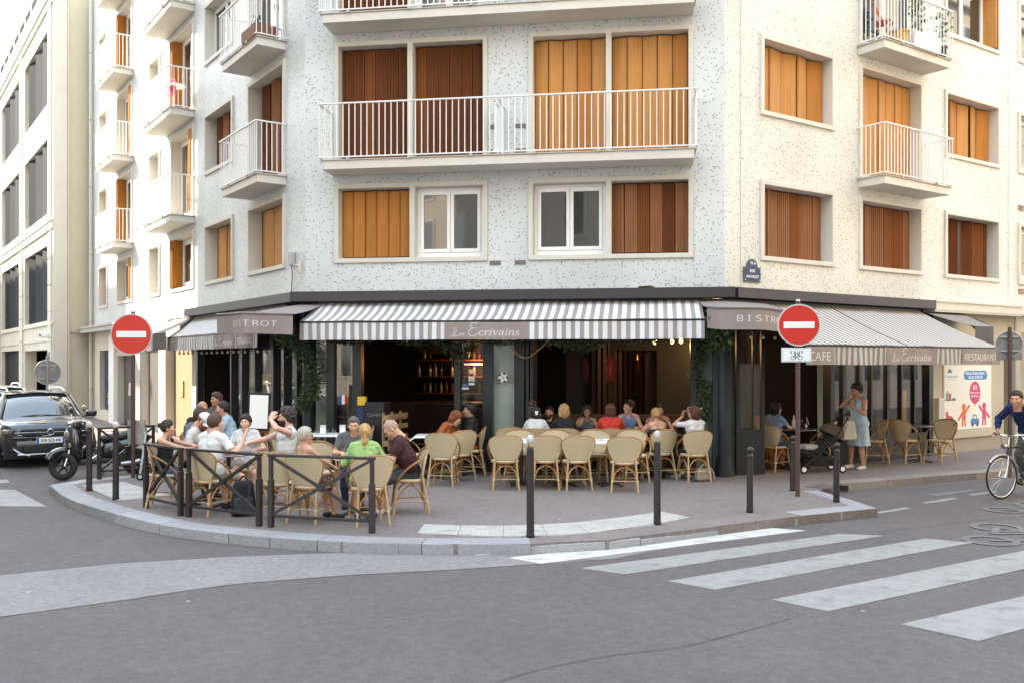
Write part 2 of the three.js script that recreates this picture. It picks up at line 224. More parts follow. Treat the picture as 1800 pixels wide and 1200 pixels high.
  { const A = [-5.66, -13.42], B = [-5.08, -13.88], C = [-6.50, -15.55], D_ = [-6.95, -15.05]; for (let i = 0; i < 4; i++) { const l = (p, q, t) => [mixn(p[0], q[0], t), mixn(p[1], q[1], t)]; slabTac([l(A, D_, i / 4 + 0.004), l(B, C, i / 4 + 0.004), l(B, C, (i + 1) / 4 - 0.004), l(A, D_, (i + 1) / 4 - 0.004)]); } }
  // small litter on the ground
  const rl = rng(91), bits = []; for (let i = 0; i < 30; i++) { const x = mixn(-6, 7, rl()), z = mixn(-14.8, -5.5, rl()), g = flat([[0, 0], [0.03 + 0.03 * rl(), 0.005], [0.035, 0.025 * rl() + 0.01], [0.005, 0.02]], 0); g.rotateY(rl() * 6); const onRoad = z > -9.4 || (x > 5.4 && z > -14.6); if (!onRoad && z > -11.6) continue; g.translate(x, onRoad ? -0.110 : 0.016, z); bits.push(g); }
  const lit = part('litter', merge(bits), std([0.42, 0.42, 0.40], 0.8), scene); tag(lit, 'pale scraps of paper and specks scattered on the asphalt', 'litter', null, 'stuff');
}
// ---------------------------------------------------------------- the corner building
const bld = thing('corner_building', 'white mosaic-clad corner apartment block with wooden shutters above the cafe', 'building');
const ROW = [0, 1, 2, 3, 4].map((k) => 3.84 + 2.65 * k), WH = 1.47;
const TOP = 16.4;
const rB = rng(77);

// shutters: folding leaves, each leaf a mesh of its own
const grooved = (w, h, n) => { const g = [box(w, h, 0.014)]; for (let i = 0; i < n; i++) { const s = w / n; g.push(box(s * (i % 3 ? 0.66 : 0.8), h - 0.004, 0.018, -w / 2 + s * (i + 0.5), 0, 0.016)); } return merge(g); };
const smoothLeaf = (w, h) => { const s = plate([[-w / 2, 0], [w / 2, 0], [w / 2, 0.012], [w / 2 - 0.012, 0.02], [-w / 2 + 0.012, 0.02], [-w / 2, 0.012]], 0, h); s.rotateX(Math.PI / 2); s.scale(1, -1, 1); return s; };
const leafCache = {};
function leafGeo(kind, w, h) { const k = kind + w.toFixed(2) + h.toFixed(2); if (!leafCache[k]) { if (kind === 'wood') leafCache[k] = uvBox(grooved(w, h, 7), 1.3); else { const g = [box(w, h, 0.016), box(w - 0.03, h - 0.004, 0.012, 0, 0, 0.012)]; leafCache[k] = uvBox(merge(g), 1.0); } } return leafCache[k]; }
function shutter(par, u0, u1, v0, v1, mats, kind, d = -0.2, n, fold = 0.10, skip = []) {
  n = n || Math.round((u1 - u0) / 0.21); const w = (u1 - u0) / n, h = v1 - v0;
  for (let i = 0; i < n; i++) { if (skip.includes(i)) continue; const m = part('shutter_leaf', leafGeo(kind, w - 0.009, h), mats[Math.floor(rB() * mats.length)], par); m.position.set(u0 + w * (i + 0.5), (v0 + v1) / 2, d + (i % 2 ? 0.012 : -0.004)); m.rotation.y = (i % 2 ? 1 : -1) * fold * (0.55 + 0.9 * rB()); }
}
function openShutter(par, u0, u1, v0, v1, mats, kind, d = -0.2, side = 1) {  // leaves folded into a stack at one side
  const h = v1 - v0; for (let i = 0; i < 4; i++) { const m = part('shutter_leaf', leafGeo(kind, 0.30, h), mats[i % mats.length], par); m.position.set((side > 0 ? u0 + 0.05 + i * 0.05 : u1 - 0.05 - i * 0.05), (v0 + v1) / 2, d + 0.13); m.rotation.y = Math.PI / 2 + (i % 2 ? 0.12 : -0.12); }
}
function sash(par, u0, u1, v0, v1, d = -0.2, curtain = true, mat = M.pvc) {
  const t = 0.06, mid = (u0 + u1) / 2; part('sash_frame', plate(rect(u0, u1, v0, v1), d - 0.03, d + 0.03, [rect(u0 + t, u1 - t, v0 + t + 0.03, v1 - t)]), mat, par);
  for (const [a, b] of [[u0 + t, mid], [mid, u1 - t]]) { part('casement', plate(rect(a + 0.004, b - 0.004, v0 + t + 0.034, v1 - t - 0.004), d - 0.015, d + 0.045, [rect(a + 0.065, b - 0.065, v0 + t + 0.1, v1 - t - 0.07)], 0.004), mat, par); part('pane', bx(a + 0.06, b - 0.06, v0 + t + 0.095, v1 - t - 0.065, d + 0.006, d + 0.012), M.glassDark, par); }
  part('handle', rbox(0.025, 0.11, 0.03, 0.008, mid, (v0 + v1) / 2 - 0.1, d + 0.06), mat, par);
}
function winGroup(f, u0, u1, v0, v1, mullion) {
  const g = fsub('window', bld, f, u0, v0, 0), W = u1 - u0, H = v1 - v0, t = 0.085;
  const holes = mullion ? [rect(t, mullion - u0 - 0.05, t, H - t), rect(mullion - u0 + 0.05, W - t, t, H - t)] : [rect(t, W - t, t, H - t)];
  part('surround', uvBox(plate(rect(0, W, 0, H), -0.27, 0.045, holes, 0.006)), M.trim, g);
  part('back', bx(0.02, W - 0.02, 0.02, H - 0.02, -0.34, -0.28), M.darkFrame, g);
  part('sill_track', bx(t, W - t, t + 0.001, t + 0.022, -0.235, -0.16), M.trimGrey, g);
  return g;
}
// wall sheets with openings
const HC = [], HL = [], HR = [];
const hole = (u0, u1, v0, v1) => rect(u0 + 0.03, u1 - 0.03, v0 + 0.03, v1 - 0.03);
// --- chamfer: two double windows per floor
function dbl(k, u0, u1, mul, left, right) {
  const v0 = k ? ROW[k] - 0.83 : ROW[0], v1 = ROW[k] + WH; HC.push(hole(u0, u1, v0, v1));
  const g = winGroup(FC, u0, u1, v0, v1, mul), H = v1 - v0, m = mul - u0, W = u1 - u0;
  const fill = (what, a, b) => { if (what === 'sash') sash(g, a, b, 0.09, H - 0.09, -0.17); else shutter(g, a, b, 0.125, H - 0.11, what[0], what[1], -0.19, what[2], what[3] ?? 0.13); };
  fill(left, 0.09, m - 0.055); fill(right, m + 0.055, W - 0.09);
}
const GOLD = [[M.gold], 'smooth', 6], GOLDL = [[M.goldLight, M.goldLight, M.gold], 'smooth', 5, 0.2], BRN = [[M.brown, M.brown, M.brownMid], 'wood', 6], MID = [[M.brownMid, M.brownPale, M.brownMid, M.brown], 'wood', 6, 0.24];
dbl(0, 0.57, 3.48, 2.07, GOLD, 'sash'); dbl(0, 4.23, 7.17, 5.68, 'sash', MID);
dbl(1, 0.57, 3.48, 2.03, BRN, BRN); dbl(1, 4.23, 7.17, 5.68, GOLDL, GOLDL);
dbl(2, 0.57, 3.48, 2.03, BRN, 'sash'); dbl(2, 4.23, 7.17, 5.68, 'sash', BRN);
dbl(3, 0.57, 3.48, 2.03, BRN, 'sash'); dbl(3, 4.23, 7.17, 5.68, GOLD, 'sash');
// --- left and right facades
function one(f, H_, k, u0, u1, what, door, small) {
  const v0 = door ? ROW[k] - 0.83 : small ? ROW[k] + small : ROW[k], v1 = ROW[k] + WH; H_.push(hole(u0, u1, v0, v1));
  const g = winGroup(f, u0, u1, v0, v1), H = v1 - v0, W = u1 - u0;
  if (what === 'sash') sash(g, 0.09, W - 0.09, 0.09, H - 0.09, -0.22);
  else if (what === 'open') { openShutter(g, 0.09, W - 0.09, 0.12, H - 0.1, [M.brownMid, M.gold], 'wood', -0.2, 1); sash(g, 0.3, W - 0.09, 0.09, H - 0.09, -0.24); }
  else if (what === 'openGold') { openShutter(g, 0.09, W - 0.09, 0.12, H - 0.1, [M.goldLight], 'smooth', -0.2, -1); sash(g, 0.09, W - 0.3, 0.09, H - 0.09, -0.24); }
  else shutter(g, 0.09, W - 0.09, 0.125, H - 0.11, what[0], what[1], -0.24, what[2], what[3] ?? 0.10, what[4] || []);
}
const cols = { A: [-3.12, -1.0], B: [-6.2, -4.1], C: [-9.2, -7.1], D: [-11.5, -10.3], E: [-15.6, -13.5], F: [-18.4, -17.0] };
const plan = {
  A: [GOLDL, [[M.brown, M.brownPale, M.brown], 'wood', 7, 0.3], 'sash', 'sash', GOLD], B: [GOLDL, [[M.brown, M.brownPale], 'wood', 8, 0.3], 'sash', MID, GOLD], C: ['open', 'openGold', 'open', 'openGold', 'open'],
  D: ['sash', 'sash', 'sash', 'sash', 'sash'], E: ['openGold', 'open', 'openGold', 'open', 'sash'], F: [[[M.brownPale], 'smooth', 4], [[M.brownPale], 'smooth', 4], 'sash', 'sash', 'sash'] };
for (const c of 'ABCDEF') for (let k = 0; k < 5; k++) { const sm = c === 'D' || c === 'F' ? (k ? 0.55 : 0) : 0; one(FL, HL, k, cols[c][0], cols[c][1], plan[c][k], 'ACE'.includes(c) && k > 0, sm); }
const WOODR = [[M.brownMid, M.brownPale, M.brownPale, M.brownPale], 'wood', 6, 0.16];
one(FR, HR, 0, 0.93, 3.09, WOODR); one(FR, HR, 0, 3.89, 6.12, [[M.brownMid, M.brownPale, M.brownPale], 'wood', 6, 0.28]); one(FR, HR, 0, 6.98, 9.29, [[M.brown, M.brownMid, M.brown], 'wood', 8, 0.35, [3]]);
one(FR, HR, 1, 0.93, 3.09, GOLDL); one(FR, HR, 1, 3.89, 6.12, [[M.goldLight], 'smooth', 7], true); one(FR, HR, 1, 6.98, 9.29, GOLDL);
one(FR, HR, 2, 0.93, 3.09, GOLDL); one(FR, HR, 2, 3.89, 6.12, 'sash', true); one(FR, HR, 2, 6.98, 9.29, 'openGold');
one(FR, HR, 3, 0.93, 3.09, GOLDL); one(FR, HR, 3, 3.89, 6.12, GOLDL, true); one(FR, HR, 3, 6.98, 9.29, 'sash');
for (let k = 0; k < 4; k++) one(FR, HR, k, 10.15, 12.3, 'sash', false);
const wallGeo = (u0, u1, v0, v1, holes) => { const g = plate(rect(u0, u1, v0, v1), -0.26, 0, holes); return uvScale(g, MOS); };
fpart('wall', wallGeo(0, 7.71, 3.2, TOP, HC), M.mosaic, bld, FC);
fpart('wall', wallGeo(-19.55, 0, 3.2, TOP, HL), M.mosaic, bld, FL);
fpart('wall', wallGeo(0, 18, 3.2, TOP, HR), M.mosaicPale, bld, FR);
// closing faces: roof, ground-floor ceiling, back
const foot = [atXZ(FL, -19.5, -0.1), atXZ(FL, -0.1, -0.15), atXZ(FC, 7.65, -0.15), atXZ(FR, 17.95, -0.15), atXZ(FR, 17.95, -12), atXZ(FL, -19.5, -12)];
part('roof', slab(foot, TOP - 0.02, TOP + 0.3), M.trimGrey, bld);
part('ceiling', slab(foot, 3.12, 3.22), M.darkFrame, bld);
{ const b = foot.slice(3).concat([foot[0]]); for (let i = 0; i < 3; i++) { const a = b[i], c = b[i + 1], L = Math.hypot(c[0] - a[0], c[1] - a[1]); const m = part('rear_wall', bx(0, L, 0.0, TOP - 0.03, -0.2, 0), M.trimGrey, bld); m.position.set(a[0], 0, a[1]); m.rotation.y = -Math.atan2(c[1] - a[1], c[0] - a[0]); } }
// expansion joint lines and wall vents
fpart('joint_cover', bx(0.40, 0.415, 3.32, TOP, 0.0005, 0.006), M.trimGrey, bld, FR); fpart('joint_cover', bx(9.70, 9.715, 3.32, TOP, 0.0005, 0.006), M.trimGrey, bld, FR);
fpart('joint_cover', bx(-6.985, -6.96, 3.3, TOP, 0.0005, 0.012), M.trim, bld, FL);
for (const [u, v] of [[3.62, 3.80], [4.08, 3.80], [3.62, 6.28], [4.08, 6.28], [3.62, 5.83], [4.08, 5.83]]) { const g = fsub('wall_vent', bld, FC, u, v, 0); part('vent_frame', plate(rect(-0.11, 0.11, -0.045, 0.045), 0, 0.012, [rect(-0.1, 0.1, -0.036, 0.036)]), M.trimGrey, g); for (let i = 0; i < 3; i++) part('vent_slat', box(0.2, 0.006, 0.014, 0, -0.018 + i * 0.018, 0.006), M.trimGrey, g); part('vent_back', bx(-0.1, 0.1, -0.036, 0.036, 0.0005, 0.003), M.black, g); }
for (const v of [5.62, 3.62]) { const g = fsub('wall_vent', bld, FR, 10.3, v, 0); for (let i = 0; i < 4; i++) part('vent_slat', box(0.26, 0.012, 0.02, 0, i * 0.035, 0.012), M.brownPale, g); }

// --- balconies
function balcony(f, u0, u1, k, dd = 0.62, extra) {
  const v = ROW[k] - 0.86, g = fsub('balcony', bld, f, u0, v, 0), W = u1 - u0;
  part('slab', uvBox(plate([[0.06, -0.155], [W - 0.06, -0.155], [W - 0.06, 0], [0.06, 0]], 0.0, dd - 0.03, [], 0.006)), M.trim, g);
  part('slab_edge', bx(0.02, W - 0.02, 0.001, 0.018, 0.0, dd - 0.005), M.soffit, g);
  part('hand_rail', merge([box(W, 0.022, 0.045, W / 2, 1.02, dd), box(0.045, 0.022, dd, 0.02, 1.0195, dd / 2), box(0.045, 0.022, dd, W - 0.02, 1.0195, dd / 2)]), M.whiteMetal, g);
  part('bottom_rail', merge([box(W, 0.02, 0.03, W / 2, 0.055, dd), box(0.03, 0.02, dd, 0.02, 0.0545, dd / 2), box(0.03, 0.02, dd, W - 0.02, 0.0545, dd / 2)]), M.whiteMetal, g);
  const bg = box(0.0155, 0.95, 0.013), n = Math.round(W / 0.112);
  const add = (x, z) => { const b = part('baluster', bg, M.whiteMetal, g); b.position.set(x, 0.535, z); };
  for (let i = 0; i <= n; i++) add(0.02 + (W - 0.04) * i / n, dd); for (let i = 1; i < 6; i++) { add(0.02, dd * i / 6); add(W - 0.02, dd * i / 6); }
  for (let i = 0; i < Math.max(2, Math.round(W / 1.1)); i++) part('bracket', box(0.05, 0.05, 0.04, W * (i + 0.5) / Math.max(2, Math.round(W / 1.1)), 0.02, dd + 0.005), M.trimGrey, g);
  if (extra) extra(g, W, dd);
}
for (let k = 1; k < 4; k++) balcony(FC, 0.48, 7.22, k, 0.63, (g, W, dd) => { for (const x of [3.22, 3.30]) { part('divider_rail', merge([box(0.03, 0.02, dd, x, 0.98, dd / 2), box(0.03, 0.02, dd, x, 0.08, dd / 2)]), M.whiteMetal, g); for (let i = 0; i < 6; i++) part('divider_bar', box(0.014, 0.9, 0.014, x, 0.53, dd * (i + 0.5) / 6.5), M.whiteMetal, g); } });
for (let k = 1; k < 5; k++) { balcony(FL, -3.14, -0.9, k); balcony(FL, -9.75, -7.02, k); balcony(FL, -15.8, -13.4, k); }
for (let k = 1; k < 4; k++) balcony(FR, 3.81, 6.25, k);

// --- fascia band above the cafe, cornice boxes
M.fasciaFrontC = M.fascia;
fpart('fascia', bx(-0.19, 7.87, 3.115, 3.295, -0.1, 0.30), M.fascia, bld, FC);
fpart('fascia', bx(-6.95, 0.05, 3.115, 3.2945, -0.1, 0.30), M.fascia, bld, FL);
fpart('fascia', bx(0.02, 6.17, 3.115, 3.2945, -0.1, 0.30), M.fascia, bld, FR);
fpart('cornice', uvBox(merge([bx(6.18, 9.85, 3.06, 3.30, -0.05, 0.26), bx(6.18, 9.86, 3.27, 3.31, 0.2, 0.285), bx(6.18, 9.86, 3.10, 3.125, 0.2, 0.275)])), M.trim, bld, FR);
fpart('cornice', uvBox(bx(9.87, 18, 3.1, 3.25, -0.05, 0.14)), M.trim, bld, FR);
fpart('cornice', uvBox(merge([bx(-19.7, -13.0, 3.02, 3.2, -0.05, 0.42), bx(-19.72, -13.0, 3.16, 3.22, 0.3, 0.46)])), M.trimGrey, bld, FL);
fpart('cornice', uvBox(bx(-9.6, -6.96, 3.12, 3.27, -0.05, 0.16)), M.trim, bld, FL);
// downpipe at the far end of the left facade
{ const g = fsub('downpipe', bld, FL, -19.35, 0, 0.1); part('pipe', cyl(0.055, 0.055, TOP - 0.1, 0, 0.05, 0, 12), M.trim, g); for (let i = 0; i < 6; i++) part('collar', cyl(0.068, 0.068, 0.05, 0, 1 + i * 2.4, 0, 12), M.trimGrey, g); }
{ const g = fsub('downpipe', bld, FR, 9.9, 0, 0.08); part('pipe', cyl(0.045, 0.045, 3.0, 0, 0.05, 0, 12), M.trimGrey, g); for (let i = 0; i < 3; i++) part('collar', cyl(0.056, 0.056, 0.05, 0, 0.6 + i * 1, 0, 12), M.trimGrey, g); }
// street name plate
{ const g = put(thing('street_name_plate', 'small blue enamel street name plate with arched top on the right facade', 'street sign'), FR, 0.7, 3.63, 0.012);
  const t = canvasTex(512, 460, (x, w, h) => { x.fillStyle = '#1d2a5e'; x.fillRect(0, 0, w, h); x.fillStyle = '#f2f2ee'; x.textAlign = 'center'; x.font = 'bold 84px sans-serif'; x.fillText('15', 224, 96); x.font = 'bold 40px sans-serif'; x.fillText('e', 286, 64); x.font = 'bold 60px sans-serif'; x.fillText('Arr', 348, 96); x.font = 'bold 92px sans-serif'; x.fillText('RUE', 256, 270); x.font = 'bold 66px sans-serif'; x.save(); x.translate(256, 390); x.scale(0.80, 1.15); x.fillText('SAINTE-FÉLICITÉ', 0, 0); x.restore(); });
  const sh = new THREE.Shape(); sh.moveTo(-0.225, -0.2); sh.lineTo(0.225, -0.2); sh.lineTo(0.225, 0.07); sh.lineTo(0.15, 0.07); sh.absarc(0, 0.07, 0.15, 0, Math.PI); sh.lineTo(-0.225, 0.07); sh.closePath();
  part('green_border', plate(sh, 0, 0.012), std([0.05, 0.13, 0.06], 0.4), g);
  const sh2 = new THREE.Shape(); sh2.moveTo(-0.205, -0.18); sh2.lineTo(0.205, -0.18); sh2.lineTo(0.205, 0.05); sh2.lineTo(0.13, 0.07); sh2.absarc(0, 0.07, 0.13, 0, Math.PI); sh2.lineTo(-0.205, 0.05); sh2.closePath();
  const face = plate(sh2, 0.012, 0.016), a = face.attributes.uv, p = face.attributes.position; for (let i = 0; i < a.count; i++) a.setXY(i, (p.getX(i) + 0.205) / 0.41, (p.getY(i) + 0.18) / 0.38); part('name_face', face, std([1, 1, 1], 0.25, { map: t }), g);
  for (const [x, y] of [[-0.19, -0.165], [0.19, -0.165]]) part('screw', ball(0.012, x, y, 0.018, 8), M.chrome, g); }
// small alarm box with arm on the left facade
{ const g = put(thing('wall_sensor', 'small grey sensor box with cable on the mosaic wall by the left corner', 'sensor'), FL, -0.55, 3.98, 0.06); part('housing', rbox(0.14, 0.26, 0.1, 0.015), M.trimGrey, g); part('arm', merge([bar([0.02, -0.13, 0], [0.42, -0.16, 0], 0.015), box(0.03, 0.2, 0.05, 0.44, -0.16, 0)]), M.steel, g); part('cable', tube([[0, -0.13, 0], [0.02, -0.3, -0.01], [-0.06, -0.5, -0.03], [-0.1, -0.66, -0.04]], 0.008, 16, 5), M.black, g); }
{ const r = rng(8), q = []; for (let i = 0; i < 9; i++) { const l = new THREE.SphereGeometry(0.035 + 0.02 * r(), 8, 6); l.scale(1.5, 0.35, 1); l.rotateY(r() * 6); l.rotateZ((r() - 0.5) * 0.7); l.translate((r() - 0.5) * 0.22, 0.016 + 0.02 * r(), (r() - 0.5) * 0.08); q.push(l); } put(single('dead_leaves', merge(q), std([0.13, 0.075, 0.04], 0.9), 'small heap of brown dead leaves lying on the dark band above the awning', 'leaves'), FC, 6.35, 3.295, 0.16); }
// ---------------------------------------------------------------- the cream building further down the left street
{
  const b = thing('cream_building', 'cream stone building with grey louvred bays at the far left', 'building');
  const cream = std([0.70, 0.63, 0.47], 0.7, { map: rep(T.plaster, 0.3) }), creamW = std([0.74, 0.71, 0.62], 0.7, { map: rep(T.plaster, 0.3) });
  const D = 1.25, U1 = -19.78, U0 = -52, holes = [], bays = [];
  for (let i = 0; i < 4; i++) { const u1 = -20.75 - i * 7.6, u0 = u1 - 6.0; for (const [v0, v1] of [[11.4, 14.1], [7.4, 10.15], [3.5, 6.25]]) { holes.push(rect(u0, u1, v0, v1)); bays.push([u0, u1, v0, v1]); } if (i > 0) { holes.push(rect(u0, u1, 0.3, 2.5)); bays.push([u0, u1, 0.3, 2.5]); } else { holes.push(rect(u0, u1, 0.0, 2.45)); } }
  fpart('front_wall', uvBox(plate(rect(U0, U1, -0.1, 15.9), D - 0.45, D, holes)), creamW, b, FL);
  fpart('end_wall', uvBox(bx(U1 - 0.35, U1 + 0.02, -0.1, 15.9, 0.72, D - 0.46)), cream, b, FL);
  fpart('end_wall', uvBox(bx(U1 - 0.5, U1 - 0.14, -0.1, 15.6, -12, 0.72)), cream, b, FL);
  fpart('end_band', uvBox(bx(U1 - 0.2, U1 - 0.06, 3.05, 15.6, 0.0, 0.70)), cream, b, FL);
  fpart('rear_wall', bx(U0, U1 - 0.5, -0.1, 15.6, -12.2, -12), cream, b, FL); fpart('far_wall', bx(U0 - 0.3, U0, -0.1, 15.9, -12, D), cream, b, FL);
  fpart('roof', bx(U0, U1 - 0.14, 15.4, 15.6, -12, D - 0.46), M.trimGrey, b, FL);
  fpart('inner_wall', bx(U0, U1 - 0.52, -0.1, 15.3, -0.9, -0.7), M.soffit, b, FL);
  const lv = [phys([0.055, 0.058, 0.063], 0.9, { specularIntensity: 0.08 }), phys([0.036, 0.038, 0.042], 0.9, { specularIntensity: 0.08 }), phys([0.07, 0.073, 0.078], 0.9, { specularIntensity: 0.08 })];
  for (const [u0, u1, v0, v1] of bays) { const g = fsub('louvred_bay', b, FL, u0, v0, D - 0.14); for (let i = 0; i < 7; i++) { const w = (u1 - u0) / 7; const p = part('louvre_panel', box(w - 0.03, v1 - v0 - 0.01, 0.05), lv[i % 3], g); p.position.set(w * (i + 0.5), (v1 - v0) / 2, i % 2 ? 0 : -0.06); p.rotation.y = i % 2 ? 0.16 : -0.12; } for (const i of [1, 3, 5]) part('mullion', box(0.03, v1 - v0 - 0.004, 0.09, (u1 - u0) * i / 7, (v1 - v0) / 2, 0.04), lv[2], g); }
  for (const [v, h, p] of [[6.72, 0.24, 0.08], [6.98, 0.10, 0.12], [3.32, 0.1, 0.05], [2.75, 0.05, 0.03], [14.75, 0.22, 0.08], [14.98, 0.12, 0.14]]) fpart('band_course', uvBox(bx(U0, U1 + 0.03, v, v + h, D + 0.001, D + p)), creamW, b, FL);
  for (let i = 0; i < 5; i++) { const u = -20.32 - i * 7.6 + (i ? 0.35 : 0); for (let j = 0; j < 7; j++) fpart('pier_block', rbox(i ? 0.9 : 0.7, 0.93, 0.06, 0.012, u, 0.46 + j * 0.95, D + 0.03), creamW, b, FL); fpart('pier', uvBox(bx(u - 0.3, u + 0.3, 7.1, 14.7, D + 0.001, D + 0.06)), creamW, b, FL); }
  fpart('entrance_wall', uvBox(bx(-26.7, -23.6, 0, 2.5, D - 1.3, D - 1.1)), cream, b, FL); fpart('entrance_door', bx(-23.5, -21.2, 0, 2.4, D - 1.2, D - 1.1), M.brown, b, FL);
  // roof terrace railing and dark attic
  fpart('attic', uvBox(bx(U0, -23, 15.91, 16.95, -2, 0.95)), phys([0.022, 0.018, 0.017], 0.9, { specularIntensity: 0.08 }), b, FL);
  { const g = fsub('roof_railing', b, FL, 0, 15.95, D - 0.1); part('rail', bx(U0, -23, 0.55, 0.6, -0.02, 0.02), M.whiteMetal, g); for (let i = 0; i < 16; i++) part('rail_post', bx(-24 - i * 1.7, -23.95 - i * 1.7, 0, 0.55, -0.02, 0.02), M.whiteMetal, g); }
  fpart('chimney', bx(-30.5, -29.7, 15.6, 18.4, -0.5, 0.3), M.trimGrey, b, FL);
  { const g = fsub('wall_camera', b, FL, -20.35, 2.95, D + 0.07); part('housing', rbox(0.16, 0.16, 0.26, 0.03, 0, 0, 0.12), M.white, g); part('lens', cyl(0.05, 0.05, 0.03).rotateX(Math.PI / 2).translate(0, 0, 0.26), M.black, g); }
  { const g = fsub('banner_sign', b, FL, -20.3, 2.0, D + 0.075); part('panel', box(0.3, 0.75, 0.015), std([0.12, 0.16, 0.2], 0.5), g); part('print', box(0.16, 0.3, 0.006, 0, 0.05, 0.011), M.white, g); }
}
// ---------------------------------------------------------------- blocks across the two streets, out of frame: they shade the junction and show in the glass
function block(label, f, u0, u1, d0, d1, h, color, faces) {
  const b = thing('apartment_block', label, 'building'); const m = std(color, 0.75, { map: rep(T.plaster, 0.2) });
  fpart('wall', uvBox(bx(u0, u1, -0.1, h, d0, d1), 1), m, b, f); fpart('roof', bx(u0 + 0.3, u1 - 0.3, h, h + 1.6, d0 + 1, d1 - 1), M.greyBack, b, f); fpart('cornice', bx(u0 - 0.3, u1 + 0.3, h - 0.5, h - 0.1, d0 - 0.3, d1 + 0.3), M.trim, b, f);
  const win = [], fr = []; for (const face of faces) { const [a0, a1] = face === 'd0' || face === 'd1' ? [u0, u1] : [d0, d1]; for (let a = a0 + 1.6; a < a1 - 1; a += 2.9) for (let v = 1.2; v < h - 2.6; v += 3.1) { const q = (w0, w1, e) => face === 'd0' ? bx(a - w0, a + w0, v - w1, v + 1.9 + w1, d0 - e, d0) : face === 'd1' ? bx(a - w0, a + w0, v - w1, v + 1.9 + w1, d1, d1 + e) : face === 'u0' ? bx(u0 - e, u0, v - w1, v + 1.9 + w1, a - w0, a + w0) : bx(u1, u1 + e, v - w1, v + 1.9 + w1, a - w0, a + w0); fr.push(q(0.72, 0.12, 0.05)); win.push(q(0.58, 0, 0.07)); } }
  const A = fpart('window_frames', merge(fr), M.trim, b, f), B = fpart('window_panes', merge(win), M.glassDark, b, f); A.userData.kind = B.userData.kind = 'stuff';
}
block('tall pale stone block across the left street, outside the view', FL, -20.7, 4.6, 11.6, 34, 23, [0.62, 0.55, 0.44], ['d0', 'u1', 'u0']);
block('lower block further along the left street, outside the view', FL, -62, -29, 11.6, 13.6, 16.0, [0.66, 0.60, 0.5], ['d0', 'u1']);
block('tall block behind the viewer to the left', FL, 18.6, 46, 11.6, 40, 23, [0.60, 0.54, 0.45], ['d0', 'u0']);
block('sunlit stone block across the right street, outside the view', FL, 18.6, 40, -46, -0.5, 20, [0.68, 0.58, 0.44], ['u0', 'd1']);
